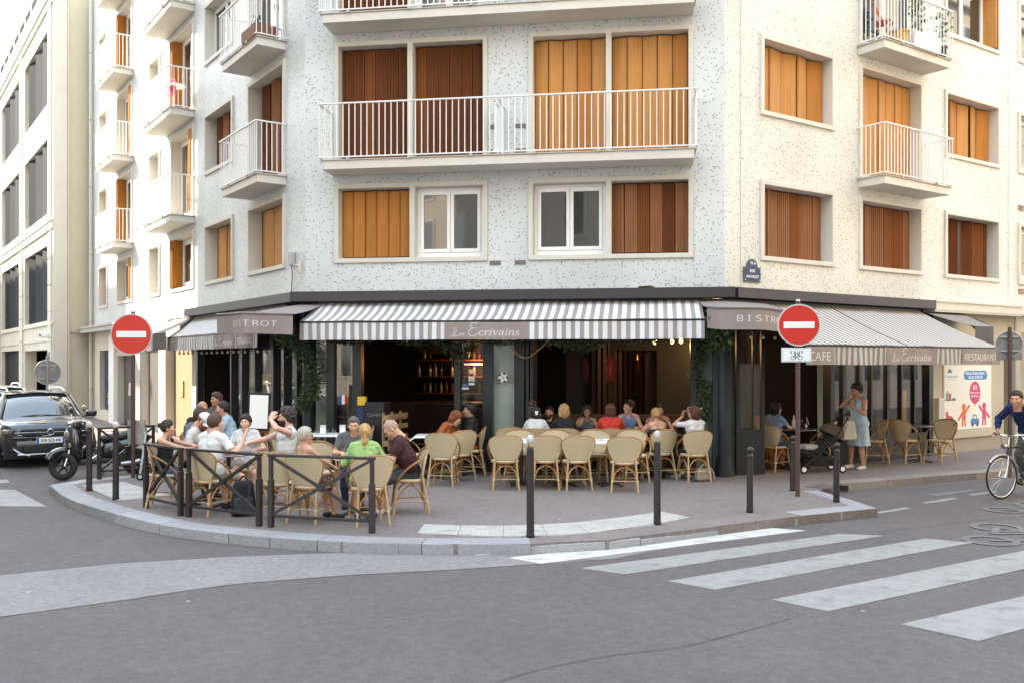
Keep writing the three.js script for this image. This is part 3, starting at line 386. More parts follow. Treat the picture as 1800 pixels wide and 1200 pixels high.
// ---------------------------------------------------------------- ground floor of the cafe (parts of the corner building)
const shop = sub('shop_front', bld); put(shop, FC);
const shopR = sub('shop_front', bld); put(shopR, FR);
const shopL = sub('shop_front', bld); put(shopL, FL);
{
  const P = (u0, u1, v0 = 0, v1 = 3.1, d0 = -0.14, d1 = 0, mat = M.navy, n = 'post', s = shop) => part(n, bx(u0, u1, v0, v1, d0, d1), mat, s);
  const pane = (u0, u1, v0, v1, d = -0.07, s = shop) => part('window_pane', bx(u0, u1, v0, v1, d - 0.004, d + 0.004), M.glass, s);
  // chamfer
  P(0.0, 0.10); P(0.41, 0.56, 0, 3.1, -0.16, 0.02); P(0.92, 1.09, 0, 3.1, -0.16, 0.02); P(2.86, 2.97, 0, 3.1, -0.16, 0.02); P(3.39, 3.57, 0, 3.1, -0.16, 0.02); P(3.97, 4.15, 0, 3.1, -0.16, 0.02); P(7.12, 7.22, 0, 3.1, -0.16, 0.02);
  // folded glass leaves beside the openings
  for (const [u, dd] of [[4.19, -0.3], [4.26, -0.34]]) { P(u, u + 0.05, 0.05, 2.75, dd - 0.35, dd + 0.35, M.navy, 'folded_leaf'); }
  for (const [a, b] of [[0.10, 0.41], [0.56, 0.92], [3.57, 3.97]]) { P(a, b, 0, 0.32, -0.13, -0.01, M.navy, 'stall_riser'); pane(a, b, 0.32, 2.75); }
  P(2.97, 3.39, 0, 0.28, -0.12, -0.02, M.navy, 'stall_riser'); pane(2.97, 3.39, 0.28, 2.75); P(2.97, 3.39, 1.62, 1.65, -0.1, -0.05, M.darkFrame, 'glazing_bar');
  P(0.10, 7.5, 2.75, 3.105, -0.12, -0.005, M.navy, 'header');
  // pale green panels behind the narrow panes
  P(0.05, 0.40, 0.3, 2.75, -0.45, -0.42, M.paleGreen, 'back_panel'); P(3.56, 3.98, 0.3, 2.75, -0.22, -0.19, M.paleGreen, 'back_panel'); P(7.22, 7.5, 0, 2.75, -0.16, -0.12, std([0.16, 0.2, 0.16], 0.6), 'back_panel');
  P(0.57, 0.9, 0.3, 2.75, -0.75, -0.72, std([0.22, 0.21, 0.2], 0.8, { map: rep(T.fabric, 2) }), 'blind');
  // corner post, worn blue paint, and side window of the open leaf
  part('corner_post', cyl(0.13, 0.13, 3.1, 7.70, 0, 0.0, 10), M.navyWorn, shop); part('corner_post_base', cyl(0.18, 0.15, 0.35, 7.70, 0, 0.0, 10), M.navy, shop);
  P(7.5, 7.62, 0, 3.1, -0.1, 0.06, M.navyWorn); P(-0.02, 0.1, 0, 3.1, -0.14, 0.05, M.navyWorn);
  // right facade
  const r = (u0, u1, v0, v1, d0, d1, mat, n) => P(u0, u1, v0, v1, d0, d1, mat, n, shopR);
  r(0.12, 0.24, 0, 3.1, -0.1, 0.02, M.navyWorn, 'post'); r(0.74, 0.80, 0, 3.1, -0.14, 0.0, M.darkFrame, 'post');
  r(2.97, 3.10, 0, 3.1, -0.16, 0.02, M.darkFrame, 'post'); r(6.38, 6.53, 0, 3.1, -0.16, 0.02, M.darkFrame, 'post'); r(0.1, 6.5, 2.75, 3.105, -0.12, -0.005, M.darkFrame, 'header');
  // open door leaf, glazed
  const dl = new THREE.Group(); dl.name = 'door_leaf'; dl.position.set(0.25, 0, 0.03); dl.rotation.y = -0.35; shopR.add(dl);
  for (const x of [0.04, 0.53]) part('stile', box(0.07, 2.65, 0.05, x, 1.33, 0), M.navy, dl); for (const [y, h] of [[0.4, 0.8], [2.6, 0.12]]) part('rail', box(0.42, h, 0.045, 0.285, y, 0), M.navy, dl); part('door_glass', box(0.42, 1.74, 0.008, 0.285, 1.67, 0), M.glass, dl); part('stile', box(0.03, 1.74, 0.04, 0.34, 1.67, 0), M.navy, dl);
  r(3.10, 6.38, 0, 0.5, -0.13, -0.01, M.darkFrame, 'stall_riser'); pane(3.10, 6.38, 0.5, 2.75, -0.07, shopR);
  for (const u of [3.42, 3.95, 4.35, 4.9, 5.4, 5.88]) r(u, u + (u === 4.9 || u === 3.42 ? 0.1 : 0.045), 0.5, 2.75, -0.12, -0.02, M.darkFrame, 'mullion');
  r(5.0, 6.35, 0.5, 1.75, -0.35, -0.33, std([0.035, 0.026, 0.02], 0.6), 'back_panel'); r(5.85, 6.0, 0.5, 1.4, -0.3, -0.28, M.gold, 'wood_strip'); r(3.12, 3.4, 0.5, 2.7, -0.4, -0.38, M.paleGreen, 'back_panel');
  for (const u of [3.6, 4.15, 4.65, 5.15, 5.65, 6.15]) r(u, u + 0.03, 0.5, 2.7, -0.6, -0.5, M.brown, 'inner_slat');
  // stone wall with the poster board, sill and meter box
  const stone = std([0.60, 0.54, 0.43], 0.75, { map: rep(T.plaster, 0.4) });
  part('stone_wall', uvBox(plate(rect(6.53, 18, 0, 3.15), -0.3, -0.02, [rect(9.55, 9.98, 0.0, 2.55), rect(10.5, 12.5, 0.7, 2.6)])), stone, shopR);
  part('door_recess', bx(9.5, 10.02, 0, 2.6, -0.45, -0.38), std([0.17, 0.14, 0.11], 0.7), shopR); part('recess_back', bx(10.45, 12.55, 0.6, 2.7, -0.5, -0.4), M.glassDark, shopR); part('window_surround', plate(rect(10.38, 12.62, 0.58, 2.72), -0.03, 0.04, [rect(10.5, 12.5, 0.7, 2.6)]), M.trim, shopR);
  part('base_course', uvBox(bx(6.54, 18, 0, 0.32, -0.02, 0.03)), std([0.42, 0.37, 0.31], 0.8, { map: rep(T.plaster, 0.5) }), shopR); part('sill', rbox(2.25, 0.16, 0.1, 0.01, 7.98, 0.40, 0.03), stone, shopR);
  part('meter_box', rbox(0.2, 0.75, 0.1, 0.01, 6.75, 0.85, 0.03), M.trim, shopR); part('step', bx(3.05, 6.55, 0.0, 0.05, 0, 0.1), M.darkFrame, shopR);
  // left facade
  const l = (u0, u1, v0, v1, d0, d1, mat, n) => P(u0, u1, v0, v1, d0, d1, mat, n, shopL);
  for (const [u, w] of [[-6.92, 0.14], [-4.30, 0.08], [-3.6, 0.1], [-2.75, 0.07], [-1.75, 0.13], [-1.1, 0.06], [-0.5, 0.12], [-0.1, 0.1]]) l(u, u + w, 0, 3.1, -0.14, 0.02, M.navy, 'post');
  l(-6.8, -0.05, 2.75, 3.105, -0.12, -0.005, M.navy, 'header'); for (const [a, b] of [[-4.22, -3.6], [-3.5, -2.75], [-2.68, -1.75], [-1.62, -1.1], [-1.04, -0.5]]) { l(a, b, 0, 0.5, -0.12, -0.02, M.navy, 'stall_riser'); pane(a, b, 0.5, 2.75, -0.07, shopL); }
  l(-4.2, -3.62, 0.5, 2.7, -0.3, -0.28, std([0.35, 0.36, 0.32], 0.7), 'back_panel'); l(-4.02, -3.78, 1.75, 2.6, -0.27, -0.262, std([0.33, 0.09, 0.06], 0.6), 'vertical_sign'); l(-1.6, -0.55, 0.5, 2.7, -0.3, -0.28, std([0.06, 0.09, 0.095], 0.6), 'back_panel');
  l(-3.4, -2.8, 1.2, 1.75, -0.4, -0.38, std([0.5, 0.38, 0.05], 0.6), 'yellow_sign'); l(-2.6, -1.85, 1.35, 1.95, -0.4, -0.38, std([0.45, 0.35, 0.06], 0.6), 'yellow_sign'); l(-3.45, -1.8, 0.5, 2.7, -0.6, -0.58, std([0.2, 0.17, 0.12], 0.7), 'back_panel');
  // ground floor of the sunlit stretch: doors and a small shop
  const beige = std([0.33, 0.235, 0.135], 0.6, { map: rep(T.plaster, 0.6) }), pale = std([0.74, 0.68, 0.58], 0.7, { map: rep(T.plaster, 0.5) });
  part('ground_wall', uvBox(plate(rect(-19.55, -6.93, 0, 3.2), -0.3, -0.01, [rect(-9.55, -7.35, 0, 2.6), rect(-12.4, -10.4, 0, 2.45), rect(-15.6, -13.3, 0, 2.35), rect(-18.4, -16.5, 0.35, 2.4)])), pale, shopL);
  part('sliding_door', uvBox(bx(-9.5, -7.8, 0.02, 2.58, -0.22, -0.16)), beige, shopL); part('sliding_door', uvBox(bx(-7.78, -7.38, 0.02, 2.58, -0.2, -0.14)), beige, shopL); part('intercom', rbox(0.24, 0.42, 0.04, 0.01, -8.7, 1.3, -0.14), std([0.62, 0.42, 0.14], 0.4), shopL); part('speaker_hole', cyl(0.03, 0.03, 0.01, 0, 0, 0, 10).rotateX(Math.PI / 2).translate(-8.68, 1.19, -0.118), M.black, shopL);
  part('wall_pilaster', uvBox(bx(-10.3, -9.6, 0, 2.7, -0.01, 0.06)), pale, shopL); part('grey_door', bx(-12.35, -11.2, 0.02, 2.42, -0.25, -0.18), std([0.085, 0.078, 0.08], 0.5), shopL); part('side_light', bx(-11.15, -10.45, 0.02, 2.42, -0.25, -0.22), M.glassDark, shopL);
  part('grey_jamb', bx(-13.25, -12.45, 0, 2.6, -0.02, 0.05), M.trimGrey, shopL); part('shop_door', bx(-15.55, -14.2, 0.02, 2.2, -0.25, -0.2), std([0.06, 0.058, 0.062], 0.4), shopL); part('shop_glass', bx(-14.15, -13.35, 0.02, 2.2, -0.24, -0.22), M.glassDark, shopL); part('roller_box', rbox(2.2, 0.16, 0.2, 0.01, -14.45, 2.28, -0.1), M.trimGrey, shopL);
  part('white_pilaster', uvBox(bx(-16.45, -15.7, 0, 2.9, -0.01, 0.1)), M.white, shopL); part('shop_window', bx(-18.35, -16.55, 0.4, 2.35, -0.2, -0.17), std([0.05, 0.06, 0.12], 0.3), shopL);
  part('bottle', cyl(0.07, 0.05, 0.4, -14.6, 0.95, -0.18, 8), M.white, shopL); part('sticker', bx(-14.12, -13.95, 0.6, 1.2, -0.215, -0.21), std([0.6, 0.5, 0.05], 0.5), shopL); part('red_banner', bx(-13.85, -13.4, 0.3, 2.1, -0.215, -0.21), std([0.35, 0.03, 0.03], 0.6), shopL);
}
// window print and yellow sign of the small shop on the left street
{ const t = canvasTex(256, 512, (x, w, h) => { x.fillStyle = '#1d2452'; x.fillRect(0, 0, w, h); const r = rng(12); x.fillStyle = '#e8d9a0'; x.beginPath(); x.arc(128, 60, 48, 0, 7); x.fill(); x.font = 'bold 66px sans-serif'; x.textAlign = 'center'; [['Thé', '#e9e4dc'], ['café', '#d98a4a'], ['jus', '#c85a5a'], ['glace', '#d9b04a'], ['frais', '#e8e4dc']].forEach(([s, c], i) => { x.fillStyle = c; x.fillText(s, 128, 175 + i * 78); }); });
  const m = put(single('window_poster', bx(-0.8, 0.8, -0.95, 0.95, 0, 0.006), std([1, 1, 1], 0.4, { map: t }), 'tall blue poster with coloured lettering in the far shop window', 'poster'), FL, -17.4, 1.38, -0.165); }
{ const g = put(thing('yellow_shop_sign', 'square yellow shop sign above the far door on the left street', 'sign'), FL, -14.6, 2.78, 0.03); const t = canvasTex(512, 128, (x, w, h) => { x.fillStyle = '#e8cc1e'; x.fillRect(0, 0, w, h); x.fillStyle = '#5c5010'; x.font = '84px serif'; x.fillText('La', 24, 92); }); part('panel', rbox(3.0, 0.72, 0.05, 0.01), std([0.75, 0.58, 0.02], 0.5), g); part('lettering', bx(-1.48, 1.48, -0.34, 0.34, 0.026, 0.03), std([1, 1, 1], 0.5, { map: t }), g); part('spotlight', rbox(0.35, 0.16, 0.14, 0.02, -1.5, 0.42, 0.1), M.darkFrame, g); }

// ---------------------------------------------------------------- cafe interior
{
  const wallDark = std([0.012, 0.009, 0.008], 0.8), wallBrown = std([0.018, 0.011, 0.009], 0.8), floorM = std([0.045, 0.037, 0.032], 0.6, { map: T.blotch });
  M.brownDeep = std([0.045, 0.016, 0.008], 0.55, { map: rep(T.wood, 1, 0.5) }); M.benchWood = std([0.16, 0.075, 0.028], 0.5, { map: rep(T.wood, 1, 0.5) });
  const room = structGroup('cafe_interior');
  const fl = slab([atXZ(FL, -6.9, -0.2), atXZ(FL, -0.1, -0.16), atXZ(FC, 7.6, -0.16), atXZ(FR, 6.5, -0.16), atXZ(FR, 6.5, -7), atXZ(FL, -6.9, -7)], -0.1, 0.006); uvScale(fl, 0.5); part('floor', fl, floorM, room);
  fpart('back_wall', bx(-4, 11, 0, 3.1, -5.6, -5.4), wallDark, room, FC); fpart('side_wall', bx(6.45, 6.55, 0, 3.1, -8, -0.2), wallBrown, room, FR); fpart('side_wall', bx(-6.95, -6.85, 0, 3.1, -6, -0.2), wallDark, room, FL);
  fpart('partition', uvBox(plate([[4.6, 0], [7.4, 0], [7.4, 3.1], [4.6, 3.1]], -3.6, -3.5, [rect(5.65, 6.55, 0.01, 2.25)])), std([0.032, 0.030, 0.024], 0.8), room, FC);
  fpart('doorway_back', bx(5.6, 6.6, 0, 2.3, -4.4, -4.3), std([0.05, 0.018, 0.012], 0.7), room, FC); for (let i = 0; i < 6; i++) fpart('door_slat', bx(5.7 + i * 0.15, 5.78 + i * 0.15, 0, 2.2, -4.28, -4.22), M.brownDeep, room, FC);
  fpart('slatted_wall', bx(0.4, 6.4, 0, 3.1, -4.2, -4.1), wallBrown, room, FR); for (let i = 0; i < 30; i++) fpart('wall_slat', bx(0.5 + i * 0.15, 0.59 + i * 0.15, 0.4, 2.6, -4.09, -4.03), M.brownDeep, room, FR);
  const bb = put(thing('bar_counter', 'dark wooden bar counter inside behind the open front', 'bar counter'), FC, 2.1, 0, -3.6); part('front_panel', box(3.4, 1.05, 0.08, 0, 0.53, 0.3), M.brownDeep, bb); part('counter_top', rbox(3.5, 0.06, 0.7, 0.02, 0, 1.09, 0.05), std([0.06, 0.035, 0.02], 0.3), bb); part('foot_rail', bar([-1.6, 0.2, 0.42], [1.6, 0.2, 0.42], 0.02), M.steel, bb);
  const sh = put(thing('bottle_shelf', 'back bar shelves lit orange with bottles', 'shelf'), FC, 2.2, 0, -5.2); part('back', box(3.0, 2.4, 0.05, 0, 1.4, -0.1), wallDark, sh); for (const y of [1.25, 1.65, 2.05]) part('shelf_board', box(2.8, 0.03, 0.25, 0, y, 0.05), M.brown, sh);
  const rr = rng(9), bc = [std([0.02, 0.045, 0.015], 0.15), std([0.10, 0.04, 0.01], 0.15), std([0.22, 0.2, 0.16], 0.2), std([0.11, 0.014, 0.01], 0.2)];
  const bt = lathe([[0, 0], [0.037, 0.002], [0.038, 0.17], [0.014, 0.22], [0.014, 0.29], [0, 0.29]], 10);
  const nth = ['first', 'second', 'third', 'fourth', 'fifth', 'sixth', 'seventh', 'eighth', 'ninth', 'tenth', 'eleventh', 'twelfth', 'thirteenth', 'fourteenth', 'fifteenth', 'sixteenth', 'seventeenth', 'eighteenth', 'nineteenth', 'twentieth']; for (const [j, y] of [1.265, 1.665, 2.065].entries()) for (let i = 0, seen = 0; i < 20; i++) if (rr() > 0.35) { const ci = Math.floor(rr() * 4), p = put(single('bottle', bt, bc[ci], ['green', 'amber', 'pale', 'dark red'][ci] + ' bottle, ' + nth[seen++] + ' from the left on the ' + ['lowest', 'middle', 'top'][j] + ' back bar shelf', 'bottle', 'bottles on the back bar'), FC, 0.9 + i * 0.135, y, -5.12); p.scale.y = 0.8 + 0.3 * rr(); }
  // warm strip lights of the back bar and pendant bulbs
  M.glow = std([0.9, 0.5, 0.2], 0.6, { emissive: S(1, 0.36, 0.08), emissiveIntensity: 0.5 }); M.glowRed = std([0.9, 0.2, 0.1], 0.6, { emissive: S(1, 0.09, 0.02), emissiveIntensity: 0.35 }); M.filament = std([1, 0.7, 0.4], 0.5, { emissive: S(1, 0.52, 0.16), emissiveIntensity: 2.5 });
  const lampAt = (o, color, power, pos) => { const L = new THREE.PointLight(color, power, 0, 2); L.position.set(...pos); L.castShadow = true; o.add(L); };
  { const o = put(thing('shelf_light', 'orange glowing strip light along the back bar shelf', 'light'), FC, 2.35, 1.95, -4.9); part('strip_lamp', rbox(0.6, 0.03, 0.03, 0.01), M.glow, o); lampAt(o, S(1, 0.45, 0.15), 0.5, [0, 0, 0.08]); }
  { const o = put(thing('lantern', 'small red glowing lantern high on the back bar', 'lamp'), FC, 3.1, 2.12, -4.9); part('lamp_glass', rbox(0.2, 0.16, 0.14, 0.02), M.glowRed, o); part('lamp_cap', rbox(0.22, 0.02, 0.16, 0.005, 0, 0.09, 0), M.black, o); }
  { const o = put(thing('neon_light', 'red and orange neon light deep in the right room', 'light'), FC, 4.9, 1.75, -4.8); part('neon_tube', tube([[-0.25, 0, 0], [-0.1, 0.12, 0], [0.05, -0.05, 0], [0.25, 0.1, 0]], 0.018, 20, 6), M.glowRed, o); part('backing', box(0.7, 0.45, 0.02, 0, 0.03, -0.05), std([0.1, 0.015, 0.01], 0.6), o); }
  { const o = put(thing('wall_lamp', 'warm wall lamp over the slatted doorway inside', 'lamp'), FC, 6.1, 2.05, -4.18); part('lamp_shade', cyl(0.07, 0.05, 0.12, 0, 0, 0, 12), M.glow, o); lampAt(o, S(1, 0.5, 0.2), 0.45, [0, -0.06, 0.12]); }
  const bulbAt = (u, v, d, i) => { const o = put(thing('pendant_bulb', ['filament bulb hanging nearest the open door', 'second filament bulb from the open door', 'single filament bulb in the middle of the right room', 'left bulb of the cluster of three behind the round sign', 'middle bulb of the cluster of three behind the round sign', 'right bulb of the cluster of three behind the round sign'][i], 'bulb', [0, 0, 0], 0, 'filament bulbs in the right room'), FR, u, v, d); part('bulb_glass', lathe([[0, -0.07], [0.03, -0.05], [0.04, -0.02], [0.02, 0.04], [0.014, 0.06], [0, 0.06]], 12), M.filament, o); part('socket', cyl(0.018, 0.018, 0.06, 0, 0.06, 0, 8), M.black, o); part('cord', cyl(0.004, 0.004, 3.1 - v - 0.12, 0, 0.12, 0, 5), M.black, o); if (i === 1 || i === 4) lampAt(o, S(1, 0.55, 0.22), 0.6, [0, -0.12, 0]); };
  bulbAt(-0.05, 2.40, -1.7, 0); bulbAt(0.40, 2.42, -1.7, 1); bulbAt(1.15, 2.44, -2.2, 2); bulbAt(1.95, 2.42, -2.2, 3); bulbAt(2.12, 2.43, -2.2, 4); bulbAt(2.35, 2.43, -2.2, 5);
  const pt = canvasTex(256, 200, (x, w, h) => { x.fillStyle = '#7c1a16'; x.fillRect(0, 0, w, h); x.strokeStyle = '#c0504a'; x.lineWidth = 9; for (let i = 0; i < 7; i++) { x.beginPath(); x.moveTo(20 + i * 34, 40 + (i % 3) * 20); x.lineTo(40 + i * 30, 150 - (i % 2) * 30); x.stroke(); } });
  { const o = put(thing('red_poster', 'framed red abstract poster on the inner wall of the open room', 'poster'), FC, 5.32, 1.85, -3.48); part('poster_frame', plate(rect(-0.36, 0.36, -0.28, 0.28), 0, 0.02, [rect(-0.33, 0.33, -0.25, 0.25)]), M.brown, o); part('print', bx(-0.33, 0.33, -0.25, 0.25, 0.002, 0.008), std([1, 1, 1], 0.5, { map: pt }), o); }
  for (const [f, u, d, w, i] of [[FC, 5.0, -1.3, 1.5, 0], [FC, 6.5, -1.3, 1.3, 1], [FR, 1.6, -1.6, 1.6, 2]]) { const o = put(thing('bench', ['wooden bench with slatted back inside, behind the bearded man', 'wooden bench with slatted back inside, behind the blonde woman at the right', 'wooden bench inside behind the girl in blue'][i], 'bench', [0, 0, 0], 0), f, u, 0, d); part('seat', rbox(w, 0.05, 0.4, 0.01, 0, 0.45, 0), M.benchWood, o); for (let j = 0; j < 2; j++) part('back_board', rbox(w, 0.14, 0.03, 0.01, 0, 0.72 + j * 0.2, -0.2), M.benchWood, o); for (const s of [-1, 1]) part('leg', box(0.06, 0.95, 0.06, s * (w / 2 - 0.06), 0.475, -0.24), M.brownDeep, o), part('leg', box(0.06, 0.43, 0.06, s * (w / 2 - 0.06), 0.215, 0.15), M.brownDeep, o); }
  for (const [u, d, i] of [[1.05, -1.2, 0], [2.35, -0.95, 1], [3.0, -1.2, 2]]) { const o = put(thing('wooden_chair', ['orange wooden chair inside, left of the girl in blue', 'orange wooden chair inside, right of the table with bottles', 'orange wooden chair inside by the right post'][i], 'chair'), FR, u, 0, d); part('seat', rbox(0.4, 0.03, 0.4, 0.01, 0, 0.45, 0), M.gold, o); part('backrest', rbox(0.4, 0.2, 0.025, 0.01, 0, 0.82, -0.19), M.gold, o); for (const a of [-1, 1]) { part('leg', bar([a * 0.17, 0, 0.17], [a * 0.16, 0.45, 0.15], 0.017, 6), M.gold, o); part('leg', bar([a * 0.18, 0, -0.2], [a * 0.17, 0.9, -0.18], 0.017, 6), M.gold, o); } }
}
// ---------------------------------------------------------------- things fixed to the shop front
{
  // football sticker: white with blue and red pentagon patches
  const t = canvasTex(256, 256, (x, w) => { x.fillStyle = '#eef0ee'; x.beginPath(); x.arc(128, 128, 126, 0, 7); x.fill(); x.fillStyle = '#27306e'; const pent = (cx, cy, r, a0) => { x.beginPath(); for (let i = 0; i < 5; i++) { const a = a0 + i * 2 * Math.PI / 5; x.lineTo(cx + r * Math.cos(a), cy + r * Math.sin(a)); } x.closePath(); x.fill(); }; for (let i = 0; i < 5; i++) { const a = -Math.PI / 2 + i * 2 * Math.PI / 5; pent(128 + 112 * Math.cos(a), 128 + 112 * Math.sin(a), 42, a + Math.PI); x.strokeStyle = '#8d93a8'; x.lineWidth = 5; x.beginPath(); x.moveTo(128 + 42 * Math.cos(a), 128 + 42 * Math.sin(a)); x.lineTo(128 + 76 * Math.cos(a), 128 + 76 * Math.sin(a)); x.stroke(); } x.fillStyle = '#27306e'; x.fillRect(100, 100, 20, 56); x.fillStyle = '#fff'; x.fillRect(120, 100, 16, 56); x.fillStyle = '#b52a2a'; x.fillRect(136, 100, 20, 56); });
  put(single('football_sticker', (() => { const g = new THREE.CylinderGeometry(0.092, 0.092, 0.006, 32); g.rotateX(Math.PI / 2); return g; })(), [M.white, std([1, 1, 1], 0.4, { map: t }), M.white][1], 'round football sticker on the pale green glass panel', 'sticker'), FC, 3.755, 1.72, -0.055);
  const fr = canvasTex(128, 128, (x) => { x.fillStyle = '#1d3fa0'; x.fillRect(0, 0, 43, 128); x.fillStyle = '#f2f2f2'; x.fillRect(43, 0, 42, 128); x.fillStyle = '#c02020'; x.fillRect(85, 0, 43, 128); });
  const cap = (r) => { const g = new THREE.CylinderGeometry(r, r, 0.01, 32); g.rotateX(Math.PI / 2); const p = g.attributes.position, a = g.attributes.uv; for (let i = 0; i < p.count; i++) a.setXY(i, p.getX(i) / (2 * r) + 0.5, p.getY(i) / (2 * r) + 0.5); return g; };
  put(single('round_flag_sign', cap(0.088), std([1, 1, 1], 0.4, { map: fr }), 'round blue white and red sticker on the glass by the open front', 'sticker'), FC, 0.72, 1.30, -0.055);
  const menu = canvasTex(128, 180, (x, w, h) => { x.fillStyle = '#e6e6e2'; x.fillRect(0, 0, w, h); x.strokeStyle = '#222'; x.lineWidth = 6; x.strokeRect(3, 3, w - 6, h - 6); x.fillStyle = '#222'; x.fillRect(16, 20, 96, 14); for (let i = 0; i < 3; i++) x.fillRect(16, 48 + i * 14, 60 + 30 * (i % 2), 5); x.lineWidth = 5; x.beginPath(); x.moveTo(20, 150); x.quadraticCurveTo(40, 90, 60, 140); x.quadraticCurveTo(90, 150, 110, 105); x.stroke(); });
  put(single('framed_menu', bx(-0.1, 0.1, -0.145, 0.145, 0, 0.014), std([1, 1, 1], 0.4, { map: menu }), 'small framed black and white sheet on the pale green left pane', 'frame'), FC, 0.33, 1.50, -0.05);
  const card = canvasTex(64, 96, (x, w, h) => { x.fillStyle = '#e8e6e0'; x.fillRect(0, 0, w, h); x.fillStyle = '#555'; for (let i = 0; i < 4; i++) x.fillRect(12, 22 + i * 14, 40, 4); });
  put(single('door_notice', bx(-0.055, 0.055, -0.08, 0.08, 0, 0.005), std([1, 1, 1], 0.5, { map: card }), 'white paper notice on the glass door', 'notice'), FC, 3.17, 1.66, -0.055);
  put(single('round_door_sticker', cap(0.042), M.white, 'small round white sticker above the paper notice on the door', 'sticker'), FC, 3.165, 1.83, -0.055);
  const blue = canvasTex(128, 96, (x, w, h) => { x.fillStyle = '#d9dcd8'; x.fillRect(0, 0, w, h); x.fillStyle = '#1c4f86'; x.fillRect(0, 0, w, 60); x.fillStyle = '#cfe0ee'; x.font = 'bold 26px sans-serif'; x.fillText('carte', 24, 30); });
  put(single('card_sticker', bx(-0.065, 0.065, -0.05, 0.05, 0, 0.004), std([1, 1, 1], 0.4, { map: blue }), 'blue and white payment card sticker on the glass door', 'sticker'), FC, 3.05, 1.55, -0.055);
}
// ---------------------------------------------------------------- awnings
function sheet(nu, nv, fn) { const pos = [], uv = [], idx = []; for (let j = 0; j <= nv; j++) for (let i = 0; i <= nu; i++) { const [x, y, z, a, b] = fn(i / nu, j / nv); pos.push(x, y, z); uv.push(a ?? i / nu, b ?? j / nv); } for (let j = 0; j < nv; j++) for (let i = 0; i < nu; i++) { const a = j * (nu + 1) + i, b = a + 1, c = a + nu + 1, d = c + 1; idx.push(a, b, d, a, d, c); } const g = new THREE.BufferGeometry(); g.setAttribute('position', new THREE.Float32BufferAttribute(pos, 3)); g.setAttribute('uv', new THREE.Float32BufferAttribute(uv, 2)); g.setIndex(idx); g.computeVertexNormals(); return g; }
const TAUPE = '#a79c98', TAUPE_L = [0.30, 0.265, 0.25];
const stripeTex = canvasTex(128, 64, (x) => { x.fillStyle = '#e4e6e6'; x.fillRect(0, 0, 128, 64); x.fillStyle = '#a29a98'; x.fillRect(0, 0, 62, 64); x.fillStyle = 'rgba(0,0,0,0.05)'; for (let i = 0; i < 64; i += 4) x.fillRect(0, i, 128, 1); });
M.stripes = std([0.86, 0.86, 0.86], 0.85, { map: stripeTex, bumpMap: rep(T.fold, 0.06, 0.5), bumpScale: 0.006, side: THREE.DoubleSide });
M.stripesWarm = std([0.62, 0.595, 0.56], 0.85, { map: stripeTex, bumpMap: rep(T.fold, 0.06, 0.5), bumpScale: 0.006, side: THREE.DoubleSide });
M.taupe = std(TAUPE_L, 0.9, { map: rep(T.fabric, 6), bumpMap: rep(T.fold, 0.6), bumpScale: 0.02, side: THREE.DoubleSide });
M.taupeDark = std([0.12, 0.105, 0.10], 0.9, { map: rep(T.fabric, 6), side: THREE.DoubleSide });
function script(x, px, py, s, text = 'Les') {
  x.save(); x.translate(px, py); x.scale(s, s); x.strokeStyle = '#efecea'; x.fillStyle = '#efecea'; x.lineCap = 'round';
  // small Les with a looped L
  x.lineWidth = 2.2; x.beginPath(); x.moveTo(2, 2); x.bezierCurveTo(16, 4, 22, -10, 26, -26); x.bezierCurveTo(29, -40, 18, -44, 19, -33); x.bezierCurveTo(20, -18, 2, -2, 12, -1); x.bezierCurveTo(24, 3, 34, 1, 40, -4); x.stroke();
  x.save(); x.transform(1, 0, -0.3, 1, 0, 0); x.font = '25px serif'; x.fillText('es', 37, 0); x.restore();
  // large E of two bows with a curl above
  x.lineWidth = 3.2; x.beginPath(); x.moveTo(122, -56); x.bezierCurveTo(118, -72, 92, -66, 92, -50); x.bezierCurveTo(92, -38, 106, -36, 112, -37); x.bezierCurveTo(90, -38, 78, -20, 84, -8); x.bezierCurveTo(90, 8, 116, 4, 128, -14); x.stroke(); x.lineWidth = 2.4; x.beginPath(); x.moveTo(98, -64); x.bezierCurveTo(110, -82, 126, -70, 140, -80); x.stroke();
  x.save(); x.transform(1, 0, -0.3, 1, 0, 0); x.font = '44px serif'; x.scale(1.12, 1); x.fillText('crivains', 112, 0); x.restore(); x.restore();
}
const panelTex = (w, h, draw) => canvasTex(w, h, (x) => { x.fillStyle = TAUPE; x.fillRect(0, 0, w, h); draw(x, w, h); });
const ecrivains = panelTex(512, 112, (x) => { x.save(); script(x, 40, 88, 1.32); x.restore(); });
const word = (s, w = 512, h = 128, size = 92) => panelTex(w, h, (x) => { x.fillStyle = '#f1efec'; x.font = size + 'px sans-serif'; x.textAlign = 'center'; x.textBaseline = 'middle'; x.fillText(s, w / 2, h / 2 + 4); });
const textMat = (t) => std([0.72, 0.70, 0.68], 0.9, { map: t, side: THREE.DoubleSide });
